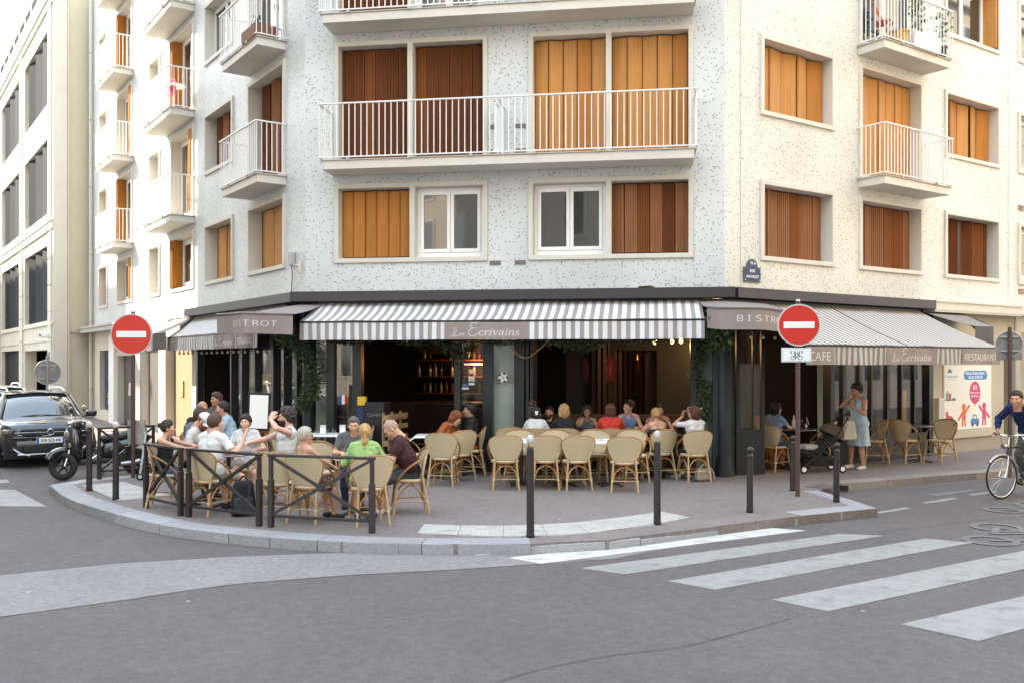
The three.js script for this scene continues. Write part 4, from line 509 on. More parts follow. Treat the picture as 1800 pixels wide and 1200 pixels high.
function awning(name, label, f, u0, u1, vTop, vFront, dd, vBot, period, mat, panels, seams = [], group) {
  const g = put(thing(name, label, 'awning', [0, 0, 0], 0, group), f, u0, 0, 0), W = u1 - u0, rr = rng(Math.round(W * 100)), n = Math.round(W * 6);
  const cuts = [0, ...seams.map((s) => s - u0), W];
  for (let i = 0; i + 1 < cuts.length; i++) { const a = cuts[i] + (i ? 0.03 : 0), b = cuts[i + 1] - (i + 2 < cuts.length ? 0.03 : 0); part('awning_cloth', sheet(Math.round((b - a) * 8), 8, (s, t) => { const u = mixn(a, b, s); return [u, mixn(vTop, vFront, t) - 0.035 * Math.sin(Math.PI * t) + 0.006 * Math.sin(u * 5 + t * 3), mixn(0.12, dd, t), u / period, t]; }), mat, g); }
  const ph = rr() * 6; part('valance', sheet(n * 4, 4, (s, t) => [s * W, mixn(vFront - 0.035, vBot, t) + 0.004 * Math.sin(s * W * 3), dd + 0.015 + t * 0.018 * Math.sin(s * W * 7 + ph) + 0.006 * t * Math.sin(s * W * 19), s * W / period, t]), mat, g);
  part('front_bar', rbox(W, 0.032, 0.05, 0.01, W / 2, vFront - 0.018, dd + 0.002), M.darkFrame, g);
  for (const [a, b, t] of panels) part('lettering_panel', sheet(Math.round((b - a) * 16) + 1, 3, (s, q) => { const u = mixn(a, b, s) - u0; return [u, mixn(vFront - 0.04, vBot + 0.003, q), dd + 0.024 + q * 0.018 * Math.sin(u * 7 + ph) + 0.006 * q * Math.sin(u * 19), s, 1 - q]; }), t ? textMat(t) : M.taupe, g);
  for (const s of [0.12, 0.5, 0.88]) part('folding_arm', merge([bar([W * s, vTop - 0.12, 0.1], [W * s + 0.3, vFront - 0.1, dd * 0.55], 0.02, 6), bar([W * s + 0.3, vFront - 0.1, dd * 0.55], [W * s, vFront - 0.03, dd - 0.02], 0.018, 6)]), M.darkFrame, g);
  part('roller_box', rbox(W, 0.1, 0.1, 0.02, W / 2, vTop + 0.015, 0.06), M.darkFrame, g);
  return g;
}
awning('striped_awning', 'long grey and white striped awning over the middle of the cafe front', FC, 0.28, 7.31, 3.075, 2.72, 1.0, 2.385, 0.155, M.stripes, [[2.9, 4.36, ecrivains]], [], 'striped awnings of the cafe');
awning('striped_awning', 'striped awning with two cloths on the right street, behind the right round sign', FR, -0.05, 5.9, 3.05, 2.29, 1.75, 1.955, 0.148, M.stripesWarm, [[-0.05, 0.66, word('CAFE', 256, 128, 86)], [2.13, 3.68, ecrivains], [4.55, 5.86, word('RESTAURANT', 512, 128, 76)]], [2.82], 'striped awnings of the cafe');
awning('striped_awning', 'narrow striped awning on the left street, behind the left round sign', FL, -6.92, -0.66, 3.08, 2.61, 0.67, 2.28, 0.155, M.stripes, [[-6.9, -6.1, null], [-3.35, -2.0, ecrivains], [-1.9, -0.95, word('RESTAURANT', 512, 128, 76)]], [], 'striped awnings of the cafe');
// plain corner canopies with BISTROT on a folded valance
function canopy(label, top, front, drop, wordTex, uvWord) {
  const g = thing('corner_canopy', label, 'awning', [0, 0, 0], 0, 'plain corner canopies'); const o = V(...top[0]);
  const curve = (pts) => { const c = new THREE.CatmullRomCurve3(pts.map((p) => V(...p)), false, 'catmullrom', 0.2); return (s) => c.getPoint(s); };
  const a = curve(top), b = curve(front); const fr2 = new THREE.CatmullRomCurve3(front.map((p) => V(...p)), false, 'catmullrom', 0.2), fa = (s) => fr2.getPointAt(s);
  g.position.copy(o);
  part('canopy_cloth', sheet(24, 6, (s, t) => { const p = a(s).lerp(b(s), t); return [p.x - o.x, p.y - o.y - 0.03 * Math.sin(Math.PI * t), p.z - o.z, s * 2, t]; }), M.taupe, g);
  part('front_tube', new THREE.TubeGeometry(new THREE.CatmullRomCurve3(front.map((p) => V(...p).sub(o)), false, 'catmullrom', 0.2), 30, 0.022, 8), M.taupe, g);
  part('lettering_valance', sheet(40, 4, (s, t) => { const p = fa(s); const q = clamp((s - uvWord[0]) / (uvWord[1] - uvWord[0])); return [p.x - o.x, p.y - o.y - 0.02 - t * drop, p.z - o.z + 0.02 * t * Math.sin(s * 14), (s - uvWord[0]) / (uvWord[1] - uvWord[0]), 1 - t]; }), textMat(wordTex), g);
}
const bistro = panelTex(1024, 256, (x) => { x.fillStyle = '#f1efec'; x.font = '108px sans-serif'; x.textAlign = 'center'; x.textBaseline = 'middle'; 'BISTROT'.split('').forEach((c, i) => x.fillText(c, 290 + i * 76, 118)); });
canopy('plain taupe corner canopy lettered BISTROT at the right corner of the cafe', [at(FC, 7.25, 3.07, 0.14), at(FC, 7.70, 3.07, 0.16), at(FR, 0.35, 3.07, 0.14), at(FR, 0.9, 3.06, 0.14)], [at(FC, 7.35, 2.91, 1.0), at(FC, 7.55, 2.875, 1.3), at(FC, 8.0, 2.87, 1.36), at(FC, 8.22, 2.865, 1.34), at(FR, 0.02, 2.83, 1.35), at(FR, 0.5, 2.80, 1.35)], 0.33, bistro, [0.05, 1.0]);
canopy('plain taupe corner canopy lettered BISTROT at the left corner of the cafe', [at(FL, -1.3, 3.06, 0.14), at(FL, -0.5, 3.07, 0.14), at(FC, -0.05, 3.07, 0.16), at(FC, 0.42, 3.07, 0.14)], [at(FL, -0.85, 2.88, 1.4), at(FL, -0.15, 2.86, 1.4), at(FC, -0.62, 2.85, 1.42), at(FC, -0.3, 2.84, 1.4), at(FC, 0.30, 2.82, 1.38)], 0.33, bistro, [0.17, 1.11]);
// dark plain side canopies at both ends
for (const [f, pts, lab] of [[FR, [[6.0, 3.06, 0.1], [7.6, 3.06, 0.1], [7.05, 2.74, 1.05], [6.05, 2.72, 1.2]], 'dark taupe side canopy at the right end of the striped awning'], [FL, [[-8.6, 3.12, 0.1], [-6.6, 3.12, 0.1], [-6.75, 2.72, 0.78], [-8.4, 2.70, 0.85]], 'dark taupe side canopy at the far left end of the awnings']]) {
  const g = put(thing('side_canopy', lab, 'awning'), f); const [a, b, c, d] = pts, q = (p, r, t) => [mixn(p[0], r[0], t), mixn(p[1], r[1], t), mixn(p[2], r[2], t)];
  part('canopy_cloth', sheet(10, 6, (s, t) => { const p = q(q(a, b, s), q(d, c, s), t); return [p[0], p[1] - 0.02 * Math.sin(Math.PI * t), p[2], s * 2, t]; }), M.taupe, g);
  part('valance', sheet(12, 3, (s, t) => { const p = q(d, c, s); return [p[0], p[1] - t * 0.42, p[2] + 0.012 * t * Math.sin(s * 9), s, t]; }), M.taupeDark, g);
  part('side_flap', sheet(8, 3, (s, t) => { const e = f === FR ? q(b, c, s) : q(a, d, s); return [e[0], e[1] - t * (0.12 + 0.3 * s), e[2], s, t]; }), M.taupeDark, g);
}
// ---------------------------------------------------------------- foliage: many leaf-sized faces round a set of points
function leaves(pts, n, spread, size, seed, droop = 0.5) {
  const r = rng(seed), pos = [], uv = []; for (let i = 0; i < n; i++) {
    const k = r() * (pts.length - 1), a = Math.floor(k), t = k - a, p = pts[a].map((v, j) => mixn(v, pts[Math.min(a + 1, pts.length - 1)][j], t)), w = (p[3] ?? 1) * spread;
    const c = V(p[0] + (r() + r() - 1) * w, p[1] + (r() + r() - 1) * w, p[2] + (r() + r() - 1) * w), s = size * (0.6 + 0.8 * r());
    const d = V(r() - 0.5, -droop * r() + 0.15, r() - 0.5).normalize(), e = V(r() - 0.5, r() - 0.5, r() - 0.5).cross(d).normalize(), nrm = d.clone().cross(e);
    const A = c.clone(), B = c.clone().addScaledVector(d, s * 0.5).addScaledVector(e, s * 0.3).addScaledVector(nrm, s * 0.08), C = c.clone().addScaledVector(d, s), D = c.clone().addScaledVector(d, s * 0.5).addScaledVector(e, -s * 0.3).addScaledVector(nrm, s * 0.08);
    for (const q of [A, B, C, A, C, D]) { pos.push(q.x, q.y, q.z); uv.push(0, 0); }
  }
  const g = new THREE.BufferGeometry(); g.setAttribute('position', new THREE.Float32BufferAttribute(pos, 3)); g.setAttribute('uv', new THREE.Float32BufferAttribute(uv, 2)); g.computeVertexNormals(); return g;
}
const leafMat = (c) => phys(c, 0.75, { side: THREE.DoubleSide, transmission: 0.3, thickness: 0 });
M.leaf = leafMat([0.075, 0.13, 0.03]); M.leafDark = leafMat([0.045, 0.075, 0.03]); M.leafDry = leafMat([0.20, 0.15, 0.05]); M.blossom = leafMat([0.72, 0.68, 0.6]); M.stem = std([0.10, 0.07, 0.04], 0.9);
function vine(name, label, f, line, n, spread, seed, opts = {}) {
  const g = put(thing(name, label, 'plant'), f, line[0][0], 0, line[0][2]), pts = line.map((p) => [p[0] - line[0][0], p[1], p[2] - line[0][2], p[3] ?? 1]);
  part('stem', tube(pts.map((p) => p.slice(0, 3)), 0.008, 30, 5), M.stem, g);
  part('foliage', leaves(pts, n, spread, opts.size || 0.075, seed), opts.mat || M.leafDark, g); part('young_foliage', leaves(pts, Math.round(n * 0.35), spread * 1.15, opts.size || 0.07, seed + 1), opts.mat2 || M.leaf, g);
  if (opts.flowers) part('flowers', leaves(pts, opts.flowers, spread * 1.1, 0.05, seed + 2, 0), M.blossom, g); if (opts.dry) part('dry_leaves', leaves(pts, opts.dry, spread * 1.2, 0.06, seed + 3), M.leafDry, g);
}
vine('climbing_plant', 'dark climbing plant hanging down the left corner of the cafe front', FC, [[-0.35, 2.72, 0.75, 0.9], [-0.15, 2.5, 0.55], [0.05, 2.2, 0.3, 1.1], [0.25, 1.75, 0.12, 1.2], [0.1, 1.35, 0.1, 0.9], [-0.1, 1.15, 0.1, 0.6]], 1100, 0.20, 101, { dry: 60 });
vine('climbing_plant', 'leafy plant with pale flowers hanging at the right corner beside the striped awning', FC, [[7.55, 2.78, 0.95], [7.5, 2.55, 0.75, 1.2], [7.62, 2.42, 0.6, 1.1], [7.55, 2.25, 0.4, 0.7]], 560, 0.17, 111, { flowers: 26, mat2: leafMat([0.13, 0.24, 0.04]), size: 0.09 });
vine('climbing_plant', 'thin ivy trailing down the pale panel right of the open front', FC, [[7.25, 2.6, 0.1], [7.3, 2.2, 0.05, 0.7], [7.22, 1.8, 0.02, 0.9], [7.4, 1.5, 0.02, 0.7], [7.3, 1.2, 0.02, 0.6], [7.42, 0.95, 0.02, 0.5]], 620, 0.15, 121, { dry: 30, flowers: 10 });
const GAR = { flowers: 44, dry: 22 };
vine('flower_garland', 'dark flower garland under the awning above the bar opening', FC, [[1.9, 2.42, 0.2], [2.2, 2.38, 0.15, 0.8], [2.6, 2.42, 0.12], [2.85, 2.2, 0.1, 1.2], [3.0, 2.05, 0.12, 0.8], [3.25, 2.4, 0.12]], 420, 0.13, 131, GAR);
vine('flower_garland', 'dark flower garland under the awning above the green panel', FC, [[3.45, 2.45, 0.2], [3.7, 2.38, 0.15], [4.0, 2.42, 0.2, 1.1], [4.3, 2.4, 0.2, 0.8]], 240, 0.10, 141, GAR);
vine('flower_garland', 'white flowered garland over the left half of the open room', FC, [[4.45, 2.42, 0.12], [4.9, 2.36, 0.1, 1.2], [5.3, 2.30, 0.12, 1.3], [5.65, 2.42, 0.1, 0.8]], 380, 0.12, 151, GAR);
vine('flower_garland', 'sparse garland over the right half of the open room', FC, [[5.9, 2.42, 0.1], [6.3, 2.38, 0.1, 0.8], [6.8, 2.42, 0.1, 0.7]], 170, 0.09, 161, { flowers: 18 });
vine('flower_garland', 'thin garland under the left end of the striped awning', FC, [[0.5, 2.45, 0.3], [0.9, 2.38, 0.25, 0.7], [1.4, 2.45, 0.25]], 120, 0.08, 171, { flowers: 12 });
// festoon bulbs under the two side awnings
function festoon(label, f, u0, u1, v, d, n) { const g = put(thing('string_lights', label, 'string lights'), f, u0, v, d); const L = u1 - u0; part('cable', tube([...Array(n * 2 + 1)].map((_, i) => [L * i / (n * 2), i % 2 ? -0.03 : 0, 0.005 * Math.sin(i)]), 0.005, n * 6, 4), M.black, g); for (let i = 0; i < n; i++) { part('bulb_socket', cyl(0.014, 0.014, 0.045, L * (i + 0.5) / n, -0.07, 0, 8), M.black, g); part('bulb', ball(0.03, L * (i + 0.5) / n, -0.095, 0, 8), std([0.62, 0.56, 0.46], 0.15), g); } }
festoon('string of unlit round bulbs under the left street awning', FL, -6.6, -0.5, 2.30, 0.55, 17); festoon('string of unlit round bulbs under the right corner canopy', FR, -0.5, 1.3, 2.5, 0.9, 6);

// ---------------------------------------------------------------- bollards
function bollard(pos, label, h, top, white) {
  const g = thing('bollard', label, 'bollard', [pos[0], 0, pos[1]], 0, white ? 'tall white-topped bollards' : 'short dark bollards');
  const r = white ? 0.045 : 0.043; part('post', lathe([[0, 0], [r + 0.004, 0], [r + 0.003, 0.03], [r, 0.05], [r * 0.93, h - 0.16], [r * 0.93, h - 0.14], [0, h - 0.14]], 20), M.street, g);
  if (top === 'ball') part('white_ball', ball(0.052, 0, h - 0.06, 0, 18), std([0.66, 0.63, 0.58], 0.6, { map: T.paint }), g), part('neck', cyl(0.032, 0.032, 0.05, 0, h - 0.145, 0, 14), M.street, g);
  else if (top === 'dome') part('white_cap', lathe([[0, h], [0.016, h - 0.003], [0.032, h - 0.018], [0.041, h - 0.045], [0.0425, h - 0.095], [0, h - 0.095]].reverse(), 18), std([0.62, 0.60, 0.56], 0.6, { map: T.paint }), g);
  else part('ball_top', ball(0.050, 0, h - 0.062, 0, 18), M.street, g), part('neck', lathe([[0, h - 0.15], [0.047, h - 0.15], [0.047, h - 0.135], [0.032, h - 0.12], [0.03, h - 0.09], [0, h - 0.09]], 16), M.street, g);
}
bollard([-6.58, -14.51], 'white-balled bollard nearest the scooter at the left kerb', 1.09, 'ball', true); bollard([-5.76, -13.55], 'white-balled bollard between the other one and the barriers', 1.15, 'ball', true);
bollard([0.21, -10.66], 'bollard with dirty white cap on the left end of the tactile strip', 1.17, 'dome', true); bollard([1.79, -11.49], 'bollard with dirty white cap on the right end of the tactile strip', 1.16, 'dome', true);
bollard([3.17, -12.42], 'short dark bollard left of the right sign pole', 0.89, 'dark', false); bollard([4.64, -13.33], 'short dark bollard right of the right sign pole at the kerb tip', 0.87, 'dark', false); bollard([4.37, -14.51], 'short dark bollard hidden close behind the right sign pole', 0.88, 'dark', false);
// ---------------------------------------------------------------- barriers
function barrier(a, b, label, cat = 'barrier') {
  const L = Math.hypot(b[0] - a[0], b[1] - a[1]), g = thing('cross_barrier', label, 'barrier', [a[0], 0, a[1]], -Math.atan2(b[1] - a[1], b[0] - a[0]), 'dark cross barriers round the terrace'), H = 0.875;
  for (const x of [0.04, L - 0.04]) part('post', merge([rbox(0.066, 0.58, 0.066, 0.010, x, 0.29, 0), rbox(0.046, 0.30, 0.046, 0.006, x, 0.72, 0)]), M.street, g);
  part('top_rail', rbox(L, 0.034, 0.06, 0.01, L / 2, H, 0), M.street, g); part('bottom_rail', rbox(L - 0.16, 0.035, 0.035, 0.006, L / 2, 0.14, 0), M.street, g);
  part('brace', sqbar([0.06, 0.16, 0.006], [L - 0.06, H - 0.03, 0.006], 0.034), M.street, g); part('brace', sqbar([0.06, H - 0.03, -0.006], [L - 0.06, 0.16, -0.006], 0.033), M.street, g);
  part('centre_boss', cyl(0.045, 0.045, 0.06, 0, -0.03, 0, 12).rotateX(Math.PI / 2).translate(L / 2, (0.16 + H - 0.03) / 2, 0), M.street, g);
}
barrier([-5.06, -12.84], [-4.29, -12.12], 'dark cross barrier at the left end of the terrace'); barrier([-4.21, -12.07], [-3.05, -11.35], 'dark cross barrier in the middle, in front of the boy in white'); barrier([-2.96, -11.31], [-1.6, -10.9], 'dark cross barrier at the right end, in front of the blonde woman'); barrier([-7.06, -15.85], [-6.33, -16.55], 'dark cross barrier behind the scooter at the back left');
// ---------------------------------------------------------------- traffic signs
function roundSign(g, y, r, z, faceMat, turn = 0) {
  const s = sub('sign_disc', g); s.position.set(0, y, z); s.rotation.y = turn; const disc = (r_, d0, d1) => { const q = new THREE.CylinderGeometry(r_, r_, d1 - d0, 48); q.rotateX(Math.PI / 2); q.translate(0, 0, (d0 + d1) / 2); return q; };
  part('rim', merge([disc(r, 0, 0.035), disc(r - 0.012, -0.02, 0)]), std([0.5, 0.51, 0.52], 0.4), s); part('red_face', disc(r - 0.022, 0.035, 0.039), M.red, s); part('white_bar', rbox(r * 1.42, r * 0.31, 0.004, 0.001, 0, 0, 0.042), M.signWhite, s); return s;
}
{ const g = thing('no_entry_sign', 'round red no entry sign with white bar on a dark pole at the left', 'road sign', [-6.57, 0, -16.16], 0); part('pole', cyl(0.035, 0.035, 2.86, 0, 0, 0, 14), M.poleBrown, g); part('pole_cap', cyl(0.038, 0.03, 0.03, 0, 2.86, 0, 14), M.steel, g); roundSign(g, 2.475, 0.352, 0.045, null, 0.08); for (const y of [2.33, 2.6]) part('clamp', cyl(0.045, 0.045, 0.04, 0, y, 0, 12), M.steel, g); part('back_plate', rbox(0.30, 0.42, 0.012, 0.03, 0.03, 0.78, -0.06), std([0.50, 0.46, 0.42], 0.5, { map: T.blotch }), g); part('plate_edge', plate(rect(-0.125, 0.185, 0.565, 0.995), -0.075, -0.067, [rect(-0.115, 0.175, 0.575, 0.985)]), M.street, g); }
{ const g = thing('no_entry_sign', 'round red no entry sign above a small white cycle exception plate at the right', 'road sign', [4.26, 0, -13.9], 0); part('pole', cyl(0.034, 0.034, 2.9, 0, 0, 0, 14), M.poleBrown, g); part('pole_cap', cyl(0.036, 0.03, 0.03, 0, 2.9, 0, 14), M.steel, g); roundSign(g, 2.545, 0.31, 0.05, null, -0.18); for (const y of [2.42, 2.66, 2.1]) part('clamp', cyl(0.044, 0.044, 0.04, 0, y, 0, 12), M.steel, g);
  const back = new THREE.CylinderGeometry(0.31, 0.31, 0.03, 40); back.rotateX(Math.PI / 2); back.rotateY(0.4); back.translate(0.07, 2.545, -0.19); part('rear_disc', back, std([0.16, 0.17, 0.18], 0.5), g);
  const t = canvasTex(512, 256, (x, w, h) => { x.fillStyle = '#e9eef1'; x.fillRect(0, 0, w, h); x.strokeStyle = '#c9cfd3'; x.lineWidth = 8; x.strokeRect(6, 6, w - 12, h - 12); x.fillStyle = '#26282c'; x.font = 'bold 92px sans-serif'; x.textAlign = 'center'; 'SAUF'.split('').forEach((c, i) => x.fillText(c, 154 + i * 70, 102)); x.strokeStyle = '#26282c'; x.lineWidth = 9; x.translate(256, 190); x.scale(1.3, 1.3); x.translate(-256, -196); for (const cx of [205, 308]) { x.beginPath(); x.arc(cx, 190, 34, 0, 7); x.stroke(); } x.beginPath(); x.moveTo(205, 190); x.lineTo(232, 138); x.lineTo(292, 138); x.lineTo(308, 190); x.moveTo(232, 138); x.lineTo(254, 190); x.lineTo(292, 138); x.moveTo(205, 190); x.lineTo(254, 190); x.moveTo(224, 128); x.lineTo(244, 128); x.moveTo(292, 138); x.lineTo(286, 118); x.lineTo(306, 118); x.stroke(); });
  const p = sub('exception_plate', g); p.position.set(-0.035, 2.105, 0.05); p.rotation.y = -0.1; part('plate', rbox(0.44, 0.22, 0.02, 0.03), std([0.5, 0.52, 0.54], 0.4), p); part('print', rbox(0.41, 0.19, 0.004, 0.002, 0, 0, 0.012), M.signWhite, p); part('plate_print', bx(-0.195, 0.195, -0.088, 0.088, 0.0145, 0.017), std([0.92, 0.95, 0.97], 0.4, { map: t }), p); }
function signBack(label, pos, y, r, plateY, turn, poleH) { const g = thing('sign_back', label, 'road sign', [pos[0], 0, pos[1]], turn); part('pole', cyl(0.035, 0.035, poleH, 0, 0, 0.05, 14), plateY ? M.poleBrown : M.greyBack, g); const d = new THREE.CylinderGeometry(r, r, 0.02, 40); d.rotateX(Math.PI / 2); d.translate(0, y, 0); part('disc_back', d, M.greyBack, g); const rim = new THREE.TorusGeometry(r, 0.012, 8, 40); rim.translate(0, y, 0); part('rim', rim, M.steel, g); for (const o of [-0.55, 0.55]) part('clamp_rail', rbox(r * 1.35, 0.03, 0.03, 0.005, 0, y + r * o, 0.025), M.steel, g); if (plateY) part('lower_plate', rbox(0.42, 0.13, 0.015, 0.01, 0, plateY, 0), M.greyBack, g); }
signBack('back of a round road sign on a pale post behind the parked car', [-13.8, -27.7], 1.70, 0.36, 0, 0.25, 2.2); signBack('back of a round road sign with a lower plate at the right edge', [8.66, -16.24], 2.31, 0.22, 2.10, -0.2, 2.6);
// ---------------------------------------------------------------- the poster board on the right wall
{ const g = put(thing('nursery_poster', 'large white poster with a pink balloon and coloured toy children on the right wall', 'poster'), FR, 7.96, 1.215, -0.02);
  const t = canvasTex(1024, 768, (x, w, h) => {
    x.fillStyle = '#f3f0ea'; x.fillRect(0, 0, w, h); x.fillStyle = '#2f6fb4'; x.beginPath(); x.arc(110, 60, 26, 0, 7); x.fill(); x.beginPath(); x.arc(76, 72, 14, 0, 7); x.arc(144, 72, 14, 0, 7); x.fill(); x.fillRect(84, 40, 52, 12); x.font = 'bold 34px sans-serif'; x.textAlign = 'center'; x.fillText('La Maison Bleue', 150, 140); x.font = '16px sans-serif'; x.fillText('crèche et micro-crèche', 150, 166);
    x.fillStyle = '#2f7fc4'; x.beginPath(); x.roundRect(410, 60, 520, 112, 52); x.fill(); x.fillStyle = '#fff'; x.font = 'bold 48px sans-serif'; x.fillText('Places disponibles :', 670, 108); x.fillText('06 22 16 98 78', 670, 158);
    x.fillStyle = '#d0286e'; x.beginPath(); x.ellipse(655, 330, 122, 140, 0, 0, 7); x.fill(); x.beginPath(); x.moveTo(655, 462); x.lineTo(636, 488); x.lineTo(674, 488); x.fill(); x.fillStyle = '#fff'; x.font = 'bold 64px sans-serif'; x.fillText('ICI', 655, 290); x.font = 'bold 32px sans-serif'; x.fillText('Micro-crèche', 655, 342); x.fillText('Montessori', 655, 384);
    x.fillStyle = '#7d3b2c'; x.fillRect(10, 404, 230, 14); x.fillStyle = '#2f6fb4'; x.fillRect(30, 320, 22, 84); x.fillRect(160, 386, 70, 18); x.fillStyle = '#2a9a8a'; x.fillRect(56, 300, 22, 104); x.fillStyle = '#d03a2e'; x.fillRect(84, 330, 54, 74); 
    const kid = (cx, cy, c, a, b) => { x.fillStyle = c; x.strokeStyle = c; x.lineCap = 'round'; x.lineWidth = 36; x.beginPath(); x.arc(cx, cy - 120, 44, 0, 7); x.fill(); x.beginPath(); x.roundRect(cx - 44, cy - 84, 88, 124, 30); x.fill(); x.beginPath(); x.moveTo(cx - 28, cy - 50); x.lineTo(cx - 110, cy + a); x.moveTo(cx + 28, cy - 50); x.lineTo(cx + 116, cy + b); x.moveTo(cx - 24, cy + 20); x.lineTo(cx - 30, cy + 104); x.moveTo(cx + 24, cy + 20); x.lineTo(cx + 28, cy + 104); x.stroke(); };
    kid(410, 620, '#e4632b', 30, -130); kid(860, 620, '#d0286e', -120, 20); x.fillStyle = '#2f7fc4'; x.beginPath(); x.roundRect(560, 650, 190, 70, 30); x.fill(); x.beginPath(); x.roundRect(600, 600, 100, 70, 26); x.fill(); x.fillStyle = '#e9e6e0'; x.beginPath(); x.roundRect(618, 616, 64, 34, 10); x.fill(); x.fillStyle = '#1d2b4a'; x.beginPath(); x.arc(600, 722, 26, 0, 7); x.arc(708, 722, 26, 0, 7); x.fill();
    x.fillStyle = '#c8442c'; x.beginPath(); x.ellipse(110, 640, 76, 40, 0, 0, 7); x.fill(); x.beginPath(); x.moveTo(40, 650); x.lineTo(20, 560); x.lineTo(70, 540); x.lineTo(90, 620); x.fill(); x.fillRect(60, 650, 18, 80); x.fillRect(140, 650, 18, 80); x.strokeStyle = '#c8442c'; x.lineWidth = 14; x.beginPath(); x.arc(110, 620, 124, 0.5, 2.6); x.stroke(); });
  part('board', rbox(2.0, 1.45, 0.03, 0.006, 0, 0, 0.01), M.trim, g); part('print', bx(-0.975, 0.975, -0.705, 0.705, 0.0255, 0.028), std([0.85, 0.85, 0.83], 0.4, { map: t }), g); }
// ---------------------------------------------------------------- things on the balconies
{ const g = put(thing('folding_chair', 'orange slatted folding chair on the upper right balcony', 'chair', [0, 0, 0], 0), FR, 4.25, 8.30, 0.32); const o = std([0.45, 0.09, 0.03], 0.5), w = M.white; g.rotation.y += 0.5; for (let i = 0; i < 3; i++) part('back_slat', rbox(0.4, 0.055, 0.015, 0.005, 0, 0.62 + i * 0.09, -0.17), o, g); for (let i = 0; i < 4; i++) part('seat_slat', rbox(0.4, 0.015, 0.07, 0.004, 0, 0.44, -0.12 + i * 0.085), o, g); for (const s of [-1, 1]) { part('leg', bar([s * 0.19, 0, 0.2], [s * 0.19, 0.85, -0.19], 0.012, 6), o, g); part('leg', bar([s * 0.17, 0, -0.2], [s * 0.17, 0.44, 0.18], 0.012, 6), w, g); } }
function pot(label, f, u, v, d, r, h, mat, lab2, n = 0, ph = 0.4, square) { const g = put(thing('plant_pot', label, 'plant pot'), f, u, v, d); part('pot', square ? merge([plate([[-r, 0], [r, 0], [r * 1.08, h], [-r * 1.08, h]], -r * 0.6, r * 0.6)]) : lathe([[0, 0], [r * 0.75, 0], [r, h], [r * 1.06, h], [r * 1.06, h - 0.03], [r * 0.9, h - 0.03], [0, h - 0.03]], 18), mat, g); if (n) { part('stem', tube([[0, h - 0.03, 0], [0.02, h + ph * 0.5, 0.01], [-0.03, h + ph, 0]], 0.008, 8, 5), M.stem, g); part('foliage', leaves([[0, h + 0.05, 0, 0.6], [0.02, h + ph * 0.6, 0, 1], [0, h + ph, 0, 0.8]], n, 0.2, 0.08, n), M.leaf, g); } }
pot('yellow pot under the orange folding chair on the upper right balcony', FR, 4.55, 8.30, 0.5, 0.15, 0.28, std([0.55, 0.32, 0.05], 0.6)); pot('white trough with a tall bushy plant on the upper right balcony', FR, 5.25, 8.30, 0.42, 0.42, 0.32, M.white, '', 300, 0.9, true); pot('dark pot with a thin plant at the right end of the upper right balcony', FR, 6.0, 8.30, 0.5, 0.13, 0.24, M.black, '', 110, 0.75);
pot('terracotta trough with small flowers on the upper left balcony', FL, -1.35, 8.30, 0.42, 0.36, 0.24, std([0.20, 0.085, 0.05], 0.8), '', 90, 0.12, true);
{ const g = put(thing('cushion', 'pink cushion on the sunlit upper left balcony', 'cushion'), FL, -7.9, 8.98, 0.35); part('pillow', rbox(0.5, 0.4, 0.14, 0.07, 0, 0, 0, 4), std([0.6, 0.12, 0.16], 0.8), g); }
{ const g = put(thing('balcony_table', 'small white cafe table on the sunlit upper left balcony', 'table'), FL, -7.7, 8.30, 0.34); part('top', cyl(0.28, 0.28, 0.02, 0, 0.68, 0, 20), M.white, g); part('stem', cyl(0.02, 0.02, 0.68, 0, 0, 0, 8), M.white, g); part('foot', cyl(0.2, 0.03, 0.03, 0, 0, 0, 16), M.white, g); }
// bare extension cord looped at the head of the open front
{ put(single('hanging_cable', tube([[0, 0, 0], [0.14, -0.16, 0.02], [0.3, -0.2, 0.03], [0.52, -0.05, 0.02], [0.72, 0.14, 0]], 0.011, 24, 6), std([0.36, 0.22, 0.10], 0.7), 'tan cable looping from the awning beside the green panel', 'cable'), FC, 3.95, 2.28, 0.3); }
// pale board on an easel by the left windows
{ const g = thing('menu_easel', 'tall white menu board in a dark frame on an easel', 'menu board', [-4.15, 0, -15.1], 0.12); part('board_frame', rbox(0.36, 0.62, 0.03, 0.008, 0, 1.20, 0).rotateZ(-0.04), M.darkFrame, g); part('white_sheet', rbox(0.29, 0.54, 0.012, 0.004, 0, 1.20, 0.017).rotateZ(-0.04), M.white, g); for (const s of [-1, 1]) part('leg', bar([s * 0.2, 0, 0.1], [s * 0.1, 1.0, -0.03], 0.018, 6), M.brown, g); part('leg', bar([0, 0, -0.35], [0, 1.3, -0.03], 0.018, 6), M.brown, g); part('ledge', box(0.4, 0.03, 0.06, 0, 0.87, 0.02), M.brown, g); }
// blackboard at the right part of the front
{ const t = canvasTex(128, 220, (x, w, h) => { x.fillStyle = '#16161a'; x.fillRect(0, 0, w, h); x.fillStyle = '#d8d4cc'; x.font = '22px serif'; x.textAlign = 'center'; x.fillText('Thé', 64, 30); x.strokeStyle = '#c9c4ba'; x.lineWidth = 3; const r = rng(4); for (let i = 0; i < 7; i++) { x.beginPath(); for (let k = 0; k < 12; k++) x.lineTo(14 + k * 9 * (0.8 + 0.2 * r()), 56 + i * 22 + (r() - 0.5) * 8); x.stroke(); } });
  const g = put(thing('blackboard', 'small chalk written blackboard propped beside the open front', 'blackboard'), FC, 4.28, 1.1, 0.02); part('frame', plate(rect(-0.09, 0.09, -0.2, 0.2), -0.01, 0.012, [rect(-0.078, 0.078, -0.188, 0.188)]), M.brownMid, g); part('slate', bx(-0.078, 0.078, -0.188, 0.188, -0.006, 0.006), std([1, 1, 1], 0.8, { map: t }), g); }
